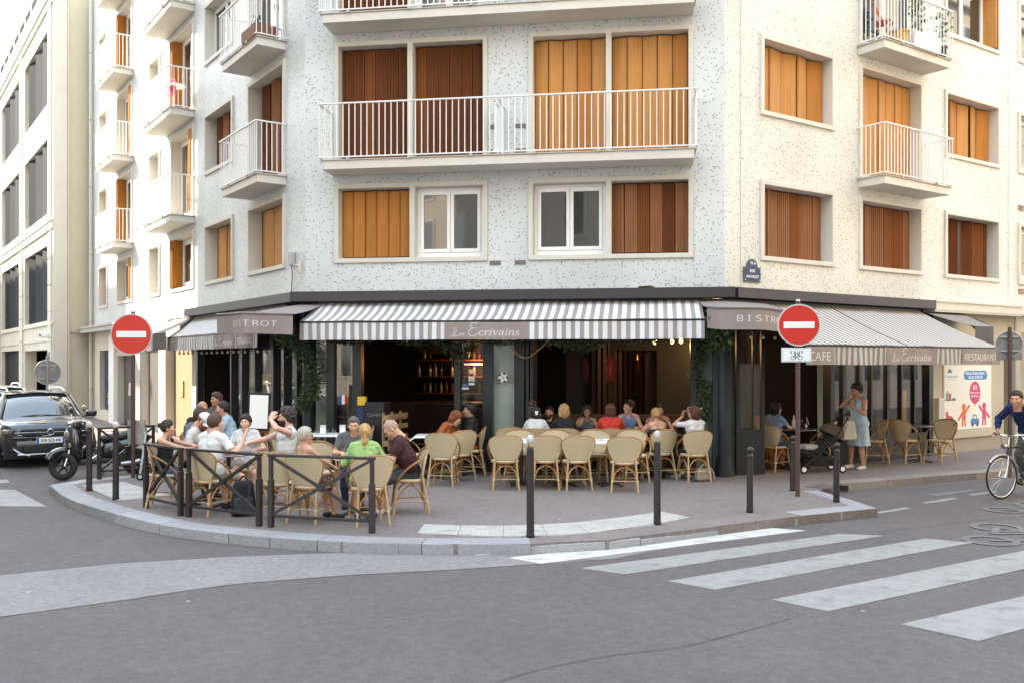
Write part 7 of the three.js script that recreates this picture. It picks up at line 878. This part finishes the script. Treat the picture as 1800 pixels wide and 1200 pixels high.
  for (const [name, mat_, off, sel] of P.wear) {
    const keep = new Uint8Array(pa.count); for (let i = 0; i < pa.count; i++) keep[i] = sel(who[i], tt[i], [pa.getX(i), pa.getY(i), pa.getZ(i)], hipY) ? 1 : 0;
    const map = new Int32Array(pa.count).fill(-1), pos = [], uv = [], idx = [], src = bodyG.index.array; const vtx = (i) => { if (map[i] < 0) { map[i] = pos.length / 3; const x = pa.getX(i), y = pa.getY(i), z = pa.getZ(i), f = off * (1 + 1.3 * (rn(x * 17 + 20 + z * 9 + 3 * y, y * 24 + 20 - 5 * x) - 0.45)); pos.push(x + na.getX(i) * f, y + na.getY(i) * f, z + na.getZ(i) * f); uv.push((x + z * 0.7) * 3, y * 3); } return map[i]; };
    for (let k = 0; k < src.length; k += 3) if (keep[src[k]] + keep[src[k + 1]] + keep[src[k + 2]] >= 2) idx.push(vtx(src[k]), vtx(src[k + 1]), vtx(src[k + 2]));
    const q2 = new THREE.BufferGeometry(); q2.setAttribute('position', new THREE.Float32BufferAttribute(pos, 3)); q2.setAttribute('uv', new THREE.Float32BufferAttribute(uv, 2)); q2.setIndex(idx); q2.computeVertexNormals(); part(name, q2, mat_, g);
  }
  const onHead = (name, geo, mat_, p = [0, 0, 0], r = 0) => { const m = part(name, geo, mat_, g); const k = V(...p).multiplyScalar(1.06).applyQuaternion(hq).add(hp); m.position.copy(k); m.quaternion.copy(hq); m.scale.setScalar(1.06); if (r) m.rotateZ(r); return m; };
  const hc = HAIRC[P.hairc ?? 'dark']; if (P.hair) onHead('hair', hairGeo(P.hair, P.fem ? 1 : 0), hc); if (P.beard) onHead('beard', BEARD, HAIRC[P.beard]);
  for (const e of [-1, 1]) { const ey = onHead('eye', EYE, EYEW, [e * 0.031, 0.001, 0.0715]); part('iris', IRIS, IRISM, ey); onHead('eyebrow', BROW, P.hairc === 'silver' ? HAIRC.grey : hc, [e * 0.031, 0.024, 0.091], e * -0.1); }
  onHead('lips', LIPS, LIPM, [0, -0.064, 0.092]);
  if (P.glasses) onHead('glasses', P.glasses === 'sun' ? SHADES : GLASS_FR, M.black); if (P.cap) { onHead('cap', CAPD, P.cap); onHead('cap_brim', BRIM, P.brim ?? P.cap); }
  return { g, up, hipY, hp, hq, s };
}
const mixv = (a, b, t) => [mixn(a[0], b[0], t), mixn(a[1], b[1], t), mixn(a[2], b[2], t)];
function merge2(list) { return mergeGeometries(list.map((q) => { const h = q.clone(); for (const k of Object.keys(h.attributes)) if (!['position', 'normal', 'uv'].includes(k)) h.deleteAttribute(k); return h; })); }
// garment selectors
const isT = (b) => b === 'torso' || b === 'yoke', tors = (b, t, p, h) => isT(b) || (b === 'hips' && p[1] > h - 0.02);
const W = {
  tee: (sl = 0.55) => (b, t, p, h) => tors(b, t, p, h) || (b.startsWith('upper') && t < sl) || (b === 'neck' && t < 0.25),
  sleeve: (b, t, p, h) => tors(b, t, p, h) || b.startsWith('upper') || b.startsWith('fore') && (!b.startsWith('fore2') || t < 0.86) || (b === 'neck' && t < 0.4),
  tank: (b, t, p, h) => (b === 'torso' || b === 'hips' && p[1] > h - 0.02 || (b === 'yoke' && Math.abs(t - 0.5) < 0.33 && Math.abs(t - 0.5) > 0.14)), strapless: (b, t, p, h) => (b === 'torso' && p[1] < h + 0.37) || (b === 'hips' && p[1] > h - 0.02),
  shorts: (e = 0.62) => (b, t) => b === 'hips' || (b.startsWith('thigh') && t < e), trousers: (b, t) => b === 'hips' || b.startsWith('thigh') || b.startsWith('shin') || (b.startsWith('calf') && t < 0.9), shoes: (b, t, p) => b.startsWith('foot') || (b.startsWith('calf') && t > 0.97),
};
const CL = { white: cloth([0.74, 0.74, 0.74]), offwhite: cloth([0.66, 0.64, 0.60]), black: cloth([0.014, 0.014, 0.016]), navy: cloth([0.02, 0.028, 0.06]), maroon: cloth([0.060, 0.016, 0.020]), green: cloth([0.36, 0.56, 0.20]), red: cloth([0.60, 0.045, 0.03]), blue: cloth([0.20, 0.30, 0.48]), lightblue: cloth([0.46, 0.60, 0.72]), grey: cloth([0.12, 0.12, 0.13]), greyblue: cloth([0.14, 0.16, 0.20]), khaki: cloth([0.40, 0.33, 0.24]), denim: cloth([0.06, 0.085, 0.15]), jeans: cloth([0.10, 0.14, 0.22]), ochre: cloth([0.42, 0.22, 0.07]), royal: cloth([0.010, 0.022, 0.095]), leopard: cloth([0.8, 0.8, 0.8], T.leopard), darkpattern: cloth([0.22, 0.18, 0.13], T.leopard), slate: cloth([0.05, 0.06, 0.065]), shoe: cloth([0.03, 0.03, 0.03]), shoew: cloth([0.62, 0.62, 0.62]), orange: cloth([0.42, 0.12, 0.035]) };
const shoes = (c) => ['shoes', c ?? CL.shoe, 0.009, W.shoes], tr = (c) => ['trousers', c, 0.011, W.trousers];
const NOHAND = {};
// ---------------------------------------------------------------- the people in the photograph
const onTable = (e, z = 0.36, x = 0.16, y = 0.85) => ({ to: [e * x, y, z], palm: [0, -1, 0.1], bend: [-e * 0.2, -0.1, 1] });
const lap = (e) => ({ to: [e * 0.12, 0.76, 0.24], palm: [-e * 0.3, -1, 0], bend: [-e * 0.3, -0.2, 1] });
// left group
person({ label: 'woman with dark pulled-back hair in a dark strapped top, leaning on the left barrier', fem: true, pos: [-4.80, 0, -12.95], turn: 92, top: 1.19, lean: 2, twist: -8, yaw: 14, skin: 'warm', hair: 'bun', hairc: 'dark', seed: 1, armL: { to: [0.10, 1.02, 0.42], pole: [0.8, -0.2, -0.2], palm: [0, -1, 0], hand: 'grip' }, armR: { to: [-0.10, 0.96, 0.44], pole: [-0.9, 0.0, -0.3], hand: 'grip' }, wear: [['top', CL.black, 0.012, W.tank], ['denim_shorts', CL.denim, 0.012, W.shorts(0.7)], shoes()] });
person({ label: 'bearded man in a white cap and pale T-shirt bending over the left group table', pos: [-4.72, 0, -13.7], turn: 70, top: 1.27, lean: 20, pitch: 42, yaw: 12, skin: 'warm', beard: 'ginger', cap: CL.white, brim: CL.offwhite, hair: 'buzz', hairc: 'ginger', seed: 2, armL: onTable(1), armR: onTable(-1), wear: [['shirt', CL.offwhite, 0.013, W.tee(0.6)], tr(CL.navy), shoes()] });
person({ label: 'young man with short brown hair in white seen from behind, raising his right hand', pos: [-3.98, 0, -12.34], turn: 150, top: 1.315, lean: 6, yaw: 0, twist: 0, skin: 'pale', hair: 'short', hairc: 'brown', seed: 3, armL: onTable(1), armR: { to: [-0.34, 1.0, 0.26], pole: [-0.5, -1, -0.1], palm: [-0.5, 0.1, 1], hand: 'open', bend: [-0.15, 1, 0.2] }, legR: { to: [-0.20, 0.075, 0.42] }, wear: [['white_shirt', CL.white, 0.016, W.tee(0.7)], ['shorts', CL.khaki, 0.014, W.shorts(0.85)], shoes()] });
person({ label: 'dark haired woman in a white T-shirt facing the street behind the carafes', fem: true, pos: [-3.88, 0, -13.62], turn: 6, top: 1.235, lean: 6, yaw: -8, skin: 'pale', hair: 'lowbun', hairc: 'dark', seed: 4, armL: onTable(1, 0.32, 0.2), armR: onTable(-1, 0.34, 0.12), wear: [['white_shirt', CL.white, 0.013, W.tee(0.55)], ['shorts', CL.khaki, 0.012, W.shorts(0.6)], shoes(CL.shoew)] });
person({ label: 'man with curly dark hair and beard in a white vest, one hand on his head', pos: [-3.22, 0, -13.08], turn: -76, top: 1.345, lean: -4, twist: 18, yaw: -12, skin: 'pale', hair: 'curly', hairc: 'dark', beard: 'dark', seed: 5, armL: { to: [0.13, 1.20, 0.16], pole: [0.8, 0.1, 0.5], palm: [-0.9, -0.2, -0.4], bend: [-0.25, 0.8, -0.35] }, armR: { to: [-0.22, 0.86, 0.46], pole: [-0.8, -0.4, 0], palm: [0, -1, 0] }, wear: [['white_vest', CL.white, 0.013, W.tee(0.14)], ['shorts', CL.jeans, 0.013, W.shorts(0.8)], shoes()] });
// back left table
person({ label: 'bald man in glasses and a black T-shirt behind the white cap', pos: [-5.12, 0, -15.4], turn: 25, top: 1.36, lean: 6, yaw: 6, pitch: 10, skin: 'tan', hair: 'fringe', hairc: 'grey', glasses: 'thin', seed: 6, armL: onTable(1), armR: onTable(-1), wear: [['black_shirt', CL.black, 0.013, W.tee(0.55)], tr(CL.navy), shoes()] });
person({ label: 'man in a light blue shirt in profile before the dark doorway', pos: [-4.82, 0, -15.95], turn: -80, top: 1.33, lean: 10, skin: 'warm', hair: 'short', hairc: 'black', seed: 7, armL: onTable(1), armR: onTable(-1), wear: [['blue_shirt', CL.lightblue, 0.014, W.tee(0.7)], tr(CL.jeans), shoes()] });
person({ label: 'brown curly head of a person standing in the dark doorway at the left', pos: [-5.25, 0, -16.6], turn: -40, stand: true, s: 0.86, lean: 2, skin: 'tan', hair: 'curly', hairc: 'brown', seed: 8, wear: [['dark_shirt', CL.grey, 0.013, W.tee(0.6)], tr(CL.black), shoes()] });
person({ label: 'person with short brown hair seated low between the white cap and the bald man', pos: [-4.95, 0, -14.55], turn: 165, top: 1.28, lean: 12, skin: 'warm', hair: 'thick', hairc: 'brown', seed: 9, armL: onTable(1), armR: onTable(-1), wear: [['grey_shirt', CL.greyblue, 0.013, W.tee(0.6)], tr(CL.navy), shoes()] });
// second terrace table
person({ label: 'woman with short silver hair and sunglasses, bare shouldered, in profile', fem: true, pos: [-2.55, 0, -11.78], turn: 130, top: 1.145, lean: -6, yaw: -28, skin: 'warm', hair: 'thick', hairc: 'silver', glasses: 'sun', seed: 10, armL: onTable(1, 0.34, 0.1), armR: { to: [-0.2, 0.82, 0.34], pole: [-0.8, -0.5, -0.2] }, wear: [['dark_top', CL.black, 0.010, W.strapless], ['patterned_skirt', CL.darkpattern, 0.014, W.shorts(0.9)], shoes()] });
person({ label: 'blonde woman with a ponytail in a light green jumper seen from behind', fem: true, pos: [-1.84, 0, -11.62], turn: 186, top: 1.225, lean: 8, yaw: 6, skin: 'pale', hair: 'ponytail', hairc: 'blonde', seed: 11, armL: onTable(1, 0.3), armR: onTable(-1, 0.34, 0.2), wear: [['green_jumper', CL.green, 0.015, W.sleeve], ['leopard_skirt', CL.leopard, 0.013, W.shorts(0.8)], shoes()] });
person({ label: 'grey haired man in a dark grey shirt half hidden behind the blonde woman', pos: [-2.22, 0, -13.1], turn: 8, top: 1.235, lean: 10, pitch: 10, skin: 'warm', hair: 'short', hairc: 'grey', seed: 12, w: 1.06, armL: onTable(1), armR: onTable(-1), wear: [['grey_shirt', CL.grey, 0.014, W.tee(0.7)], tr(CL.navy), shoes()] });
person({ label: 'balding man in a maroon T-shirt and dark shorts bowing his head over his phone', pos: [-1.38, 0, -12.42], turn: -78, top: 1.24, lean: 20, pitch: 40, skin: 'warm', hair: 'buzz', hairc: 'stubble', glasses: 'thin', seed: 13, w: 1.06, belly: 0.02, armL: { to: [0.06, 0.84, 0.40], pole: [0.7, -0.7, -0.3], palm: [-0.4, 0.8, 0], hand: 'grip' }, armR: { to: [-0.07, 0.82, 0.38], pole: [-0.7, -0.7, -0.3], palm: [0.4, 0.8, 0], hand: 'grip' }, legL: { to: [0.10, 0.075, 0.42] }, legR: { to: [-0.12, 0.075, 0.30] }, wear: [['maroon_shirt', CL.maroon, 0.014, W.tee(0.75)], ['dark_shorts', CL.slate, 0.014, W.shorts(0.95)], shoes(CL.shoew)] });
{ const ph = single('mobile_phone', rbox(0.075, 0.15, 0.009, 0.008), M.black, 'black phone held by the balding man in maroon', 'phone'); ph.position.set(-1.76, 0.76, -12.33); ph.rotation.set(-0.9, -1.36, 0); }
// middle
person({ label: 'person with orange hair bent down beside the middle table in blue jeans', pos: [-1.3, 0, -16.55], turn: 60, top: 1.15, lean: 34, pitch: 34, yaw: 30, skin: 'warm', hair: 'bob', hairc: 'ginger', seed: 14, fem: true, armL: onTable(1, 0.4), armR: { to: [-0.2, 0.8, 0.4], pole: [-0.7, -0.6, -0.2] }, wear: [['rust_shirt', CL.orange, 0.013, W.tee(0.7)], tr(CL.jeans), shoes()] });
person({ label: 'man with short black hair in a black T-shirt and ochre trousers by the glass door', pos: [-0.74, 0, -16.5], turn: -80, top: 1.26, lean: 2, yaw: -4, skin: 'tan', hair: 'thick', hairc: 'black', seed: 15, armL: lap(1), armR: lap(-1), wear: [['black_shirt', CL.black, 0.014, W.tee(0.65)], tr(CL.ochre), shoes()] });
// long table at the open front
person({ label: 'woman with long dark hair and a pale clip, in white, back to the street', fem: true, pos: [0.40, 0, -16.2], turn: 168, top: 1.215, lean: 12, yaw: -16, skin: 'warm', hair: 'long', hairc: 'dark', seed: 16, armL: onTable(1), armR: onTable(-1, 0.38, 0.2), wear: [['white_top', CL.white, 0.013, W.tee(0.6)], tr(CL.jeans), shoes()] });
person({ label: 'bearded man in black facing out beside the woman with the hair clip', pos: [0.70, 0, -17.4], turn: -6, top: 1.21, seat: 0.44, lean: 10, yaw: -10, skin: 'warm', hair: 'short', hairc: 'dark', beard: 'dark', seed: 17, armL: onTable(1), armR: onTable(-1), wear: [['black_shirt', CL.black, 0.013, W.sleeve], tr(CL.black), shoes()] });
person({ label: 'woman with wavy blonde hair in a black top, back to the street', fem: true, pos: [0.92, 0, -16.22], turn: 190, top: 1.255, lean: 8, skin: 'pale', hair: 'bob', hairc: 'blonde', seed: 18, armL: onTable(1), armR: onTable(-1), wear: [['black_top', CL.black, 0.013, W.tee(0.9)], tr(CL.black), shoes()] });
person({ label: 'woman with glasses and short dark hair in a sleeveless grey top facing out', fem: true, pos: [1.38, 0, -17.35], turn: 4, top: 1.225, seat: 0.44, lean: 8, skin: 'tan', hair: 'bob', hairc: 'dark', glasses: 'thin', seed: 19, armL: onTable(1), armR: { to: [-0.16, 1.0, 0.30], pole: [-0.6, -0.8, 0], palm: [0.5, 0, -1], bend: [0.3, 1, -0.1] }, wear: [['grey_top', CL.greyblue, 0.013, W.tank], tr(CL.black), shoes()] });
person({ label: 'woman with long straight dark hair in a bright red top, back to the street', fem: true, pos: [1.72, 0, -16.2], turn: 182, top: 1.27, lean: 8, w: 1.05, skin: 'warm', hair: 'long', hairc: 'auburn', seed: 20, armL: onTable(1), armR: onTable(-1), wear: [['red_top', CL.red, 0.014, W.tee(0.8)], tr(CL.black), shoes()] });
person({ label: 'woman with a topknot in a sleeveless blue shirt looking left', fem: true, pos: [2.16, 0, -17.3], turn: -10, top: 1.30, seat: 0.46, lean: 4, yaw: -38, skin: 'pale', hair: 'bun', hairc: 'dark', seed: 21, armL: onTable(1), armR: onTable(-1), wear: [['blue_shirt', CL.blue, 0.013, W.tank], tr(CL.white), shoes()] });
person({ label: 'dark haired woman in terracotta half hidden behind the bare shouldered one', fem: true, pos: [2.72, 0, -17.25], turn: -4, top: 1.24, seat: 0.46, lean: 10, yaw: 10, skin: 'pale', hair: 'lowtail', hairc: 'dark', seed: 22, armL: onTable(1), armR: onTable(-1), wear: [['terracotta_top', CL.orange, 0.013, W.tank], tr(CL.black), shoes()] });
person({ label: 'woman with a blonde bun and bare shoulders, back to the street', fem: true, pos: [2.50, 0, -15.97], turn: 200, top: 1.20, lean: 8, pitch: 10, yaw: -10, skin: 'warm', hair: 'lowbun', hairc: 'blonde', seed: 23, armL: { to: [0.12, 1.10, 0.26], pole: [0.6, -0.8, 0.1], palm: [-0.5, 0, -1], bend: [-0.3, 1, 0] }, armR: onTable(-1), wear: [['dark_top', CL.slate, 0.011, W.strapless], tr(CL.slate), shoes()] });
person({ label: 'woman with dark hair in black facing left at the right corner of the room', fem: true, pos: [3.27, 0, -16.7], turn: -72, top: 1.27, lean: 4, skin: 'pale', hair: 'bob', hairc: 'dark', seed: 24, armL: onTable(1, 0.3, 0.08, 0.98), armR: onTable(-1, 0.32, 0.08, 0.98), wear: [['black_top', CL.slate, 0.013, W.sleeve], tr(CL.black), shoes(CL.shoew)] });
person({ label: 'woman with auburn hair in white, raising a hand to her face', fem: true, pos: [3.08, 0, -15.76], turn: 206, top: 1.25, lean: 2, yaw: 10, skin: 'warm', hair: 'long', hairc: 'auburn', seed: 25, armL: { to: [0.10, 1.20, 0.24], pole: [0.8, -0.5, 0.2], palm: [-0.5, 0, -1], bend: [-0.3, 1, 0] }, armR: onTable(-1), wear: [['white_shirt', CL.white, 0.014, W.tee(0.75)], tr(CL.black), shoes(CL.shoew)] });
// right street
person({ label: 'girl with long black hair in blue top and denim shorts at the right terrace', fem: true, pos: [4.86, 0, -17.22], turn: 122, top: 1.25, lean: 4, skin: 'warm', hair: 'long', hairc: 'black', seed: 26, armL: lap(1), armR: { to: [-0.06, 0.88, 0.40], pole: [-0.8, -0.6, -0.2] }, legR: { to: [-0.16, 0.075, 0.30] }, wear: [['blue_top', CL.blue, 0.013, W.tee(0.6)], ['denim_shorts', CL.denim, 0.013, W.shorts(0.55)], shoes()] });
{ // standing woman in a dress
  const w = person({ label: 'standing woman in a sleeveless light blue dress holding a hand to her mouth', fem: true, pos: [6.47, 0, -17.45], turn: -62, stand: true, s: 0.955, lean: 2, pitch: 14, skin: 'tan', hair: 'thick', hairc: 'black', seed: 27, hipY: 0.89, armR: { to: [-0.02, 1.40, 0.20], pole: [-0.7, -0.75, 0.2], palm: [0.3, 0.1, -1], bend: [0.2, 1, -0.1], hand: 'grip' }, armL: { to: [0.06, 1.22, 0.20], pole: [0.7, -0.9, -0.1], palm: [-0.2, 0, -1], hand: 'grip', bend: [-0.4, 0.8, 0.2] }, legL: { to: [0.11, 0.075, -0.02] }, legR: { to: [-0.09, 0.075, 0.10] }, wear: [['dress_top', CL.lightblue, 0.014, (b, t, p, h) => W.tank(b, t, p, h) || b === 'hips'], shoes(CL.shoew)] });
  part('dress_skirt', sheet(40, 14, (s, t) => { const a = s * Math.PI * 2, f = 1 + 0.05 * t * Math.sin(a * 7) + 0.03 * t * Math.sin(a * 3 + 1), rx = mixn(0.196, 0.238, t) * f, rz = mixn(0.138, 0.19, t) * f; return [Math.cos(a) * rx, mixn(0.92, 0.47, t), Math.sin(a) * rz - 0.025, s * 3, t]; }), (() => { const m = CL.lightblue.clone(); m.side = THREE.DoubleSide; return m; })(), w.g);
}
person({ label: 'man in dark blue riding the bicycle in at the right edge, looking left', pos: [8.27, -0.12, -14.83], turn: Math.atan2(-0.87, 0.50) / D2R, stand: true, s: 1.0, hipY: 1.03, hipZ: 0, lean: 32, twist: 0, pitch: 6, yaw: 14, skin: 'warm', hair: 'short', hairc: 'dark', seed: 28, armL: { to: [0.30, 1.035, 0.42], pole: [0.7, 0.1, -0.4], palm: [0, -1, 0], hand: 'grip', bend: [-0.1, -0.2, 1] }, armR: { to: [-0.30, 1.035, 0.42], pole: [-0.7, 0.1, -0.4], palm: [0, -1, 0], hand: 'grip', bend: [0.1, -0.2, 1] }, legL: { to: [0.12, 0.50, 0.24], pole: [0.1, 0.5, 1] }, legR: { to: [-0.12, 0.27, 0.02], pole: [-0.1, 0.4, 1] }, wear: [['blue_shirt', CL.royal, 0.014, W.sleeve], tr(cloth([0.10, 0.11, 0.085])), shoes(cloth([0.09, 0.04, 0.02]))] });
// ---------------------------------------------------------------- bags, pushchair and other belongings
{ const g = thing('backpack', 'black backpack on the ground beside the young man in white', 'backpack', [-3.5, 0, -12.15], 0.3); part('bag_body', (() => { const q = rbox(0.34, 0.46, 0.2, 0.07, 0, 0.23, 0, 4); const p = q.attributes.position; for (let i = 0; i < p.count; i++) { const k = 1 - 0.28 * (p.getY(i) / 0.46); p.setX(i, p.getX(i) * k); p.setZ(i, p.getZ(i) * k); } q.computeVertexNormals(); return q; })(), CL.black, g); part('front_pocket', rbox(0.24, 0.2, 0.05, 0.02, 0, 0.15, 0.10, 3), CL.slate, g); part('top_handle', tube([[-0.06, 0.45, 0], [0, 0.52, 0], [0.06, 0.45, 0]], 0.012, 10, 6), CL.black, g); part('flap_strap', rbox(0.04, 0.3, 0.012, 0.004, 0.07, 0.27, 0.10), CL.slate, g); }
{ const g = thing('handbag', 'black handbag on a chair beside the small blackboard', 'handbag', [-0.02, 0.47, -16.5], 0.2); part('bag_body', rbox(0.30, 0.24, 0.14, 0.04, 0, 0.13, 0, 3), CL.black, g); part('bag_handle', tube([[-0.09, 0.24, 0], [-0.06, 0.36, 0], [0.06, 0.36, 0], [0.09, 0.24, 0]], 0.01, 16, 6), CL.black, g); }
chair(-0.04, -16.55, 185, 'rattan chair that holds the black handbag');
{ const g = thing('shoulder_bag', 'pale canvas bag slumped under the chair at the right corner', 'bag', [3.22, 0, -15.7], 0.4); part('bag_body', (() => { const q = rbox(0.30, 0.22, 0.18, 0.07, 0, 0.11, 0, 4); const p = q.attributes.position; for (let i = 0; i < p.count; i++) { p.setX(i, p.getX(i) * (1.15 - p.getY(i))); p.setZ(i, p.getZ(i) + 0.02 * Math.sin(p.getX(i) * 30)); } q.computeVertexNormals(); return q; })(), cloth([0.42, 0.36, 0.27]), g); part('bag_strap', tube([[-0.1, 0.2, 0.02], [0.0, 0.30, 0.05], [0.14, 0.16, 0.08], [0.16, 0.03, 0.1]], 0.012, 14, 6), cloth([0.5, 0.46, 0.38]), g); }
{ const g = thing('pushchair', 'black folding pushchair with brown hood between the sign pole and the woman in the dress', 'pushchair', [5.62, 0, -17.0], 0.15); const fr = M.black;
  for (const s of [-1, 1]) { part('frame_bar', tube([[-0.42, 0.12, s * 0.2], [-0.1, 0.36, s * 0.22], [0.22, 0.68, s * 0.22], [0.42, 0.98, s * 0.2]], 0.014, 16, 8), fr, g); part('frame_bar', bar([0.32, 0.12, s * 0.22], [-0.06, 0.42, s * 0.22], 0.013, 8), fr, g); for (const x of [-0.42, 0.32]) { const w = sub('wheel', g); w.position.set(x, 0.075, s * 0.22); part('tyre', new THREE.TorusGeometry(0.058, 0.017, 8, 20), M.rubber, w); part('hub_cap', cyl(0.042, 0.042, 0.03, 0, -0.015, 0, 16).rotateX(Math.PI / 2), M.white, w); } }
  part('handle_bar', tube([[0.42, 0.98, -0.2], [0.46, 1.02, -0.1], [0.46, 1.02, 0.1], [0.42, 0.98, 0.2]], 0.017, 14, 8), M.rubber, g); part('seat_shell', (() => { const q = rbox(0.62, 0.12, 0.38, 0.05, 0, 0, 0, 3); q.rotateZ(0.62); q.translate(0.06, 0.52, 0); return q; })(), CL.black, g); part('leg_rest', (() => { const q = rbox(0.3, 0.07, 0.34, 0.03, 0, 0, 0, 3); q.rotateZ(-0.1); q.translate(-0.28, 0.36, 0); return q; })(), CL.black, g); part('under_basket', rbox(0.5, 0.15, 0.36, 0.05, 0.0, 0.2, 0, 3), CL.black, g);
  part('hood', (() => { const q = new THREE.SphereGeometry(0.24, 20, 12, 0, Math.PI * 2, 0, Math.PI * 0.5); q.scale(1.0, 0.95, 0.85); q.rotateZ(-0.5); q.translate(0.20, 0.66, 0); return q; })(), cloth([0.10, 0.072, 0.058]), g); part('blanket', rbox(0.26, 0.1, 0.3, 0.045, -0.22, 0.46, 0, 3), cloth([0.45, 0.46, 0.44]), g); }
{ const g = thing('tote_bag', 'cream tote bag hanging from the pushchair handle', 'bag', [6.14, 0.58, -16.98], 0.2); part('bag_body', (() => { const q = rbox(0.26, 0.36, 0.12, 0.05, 0, 0.18, 0, 4); const p = q.attributes.position; for (let i = 0; i < p.count; i++) { const y = p.getY(i); p.setX(i, p.getX(i) * (1.05 - 0.5 * (y / 0.36) ** 2) + 0.012 * Math.sin(y * 30)); p.setZ(i, p.getZ(i) + 0.015 * Math.sin(p.getX(i) * 26)); } q.computeVertexNormals(); return q; })(), cloth([0.55, 0.51, 0.42]), g); for (const x of [-0.05, 0.05]) part('bag_strap', tube([[x - 0.02, 0.34, 0.02], [x * 0.4 - 0.06, 0.46, 0], [x + 0.01, 0.34, -0.03]], 0.008, 12, 6), cloth([0.5, 0.46, 0.38]), g); }
{ const g = thing('hair_clip', 'pale claw clip in the long dark hair of the woman in white', 'hair clip', [0.42, 1.13, -16.02], 0.2); part('clip_body', merge([rbox(0.02, 0.07, 0.015, 0.006, -0.012, 0, 0).rotateZ(0.2), rbox(0.02, 0.07, 0.015, 0.006, 0.014, 0, 0).rotateZ(-0.2), box(0.03, 0.012, 0.012, 0, 0.02, 0)]), M.white, g); }
renderer.render(scene, camera);
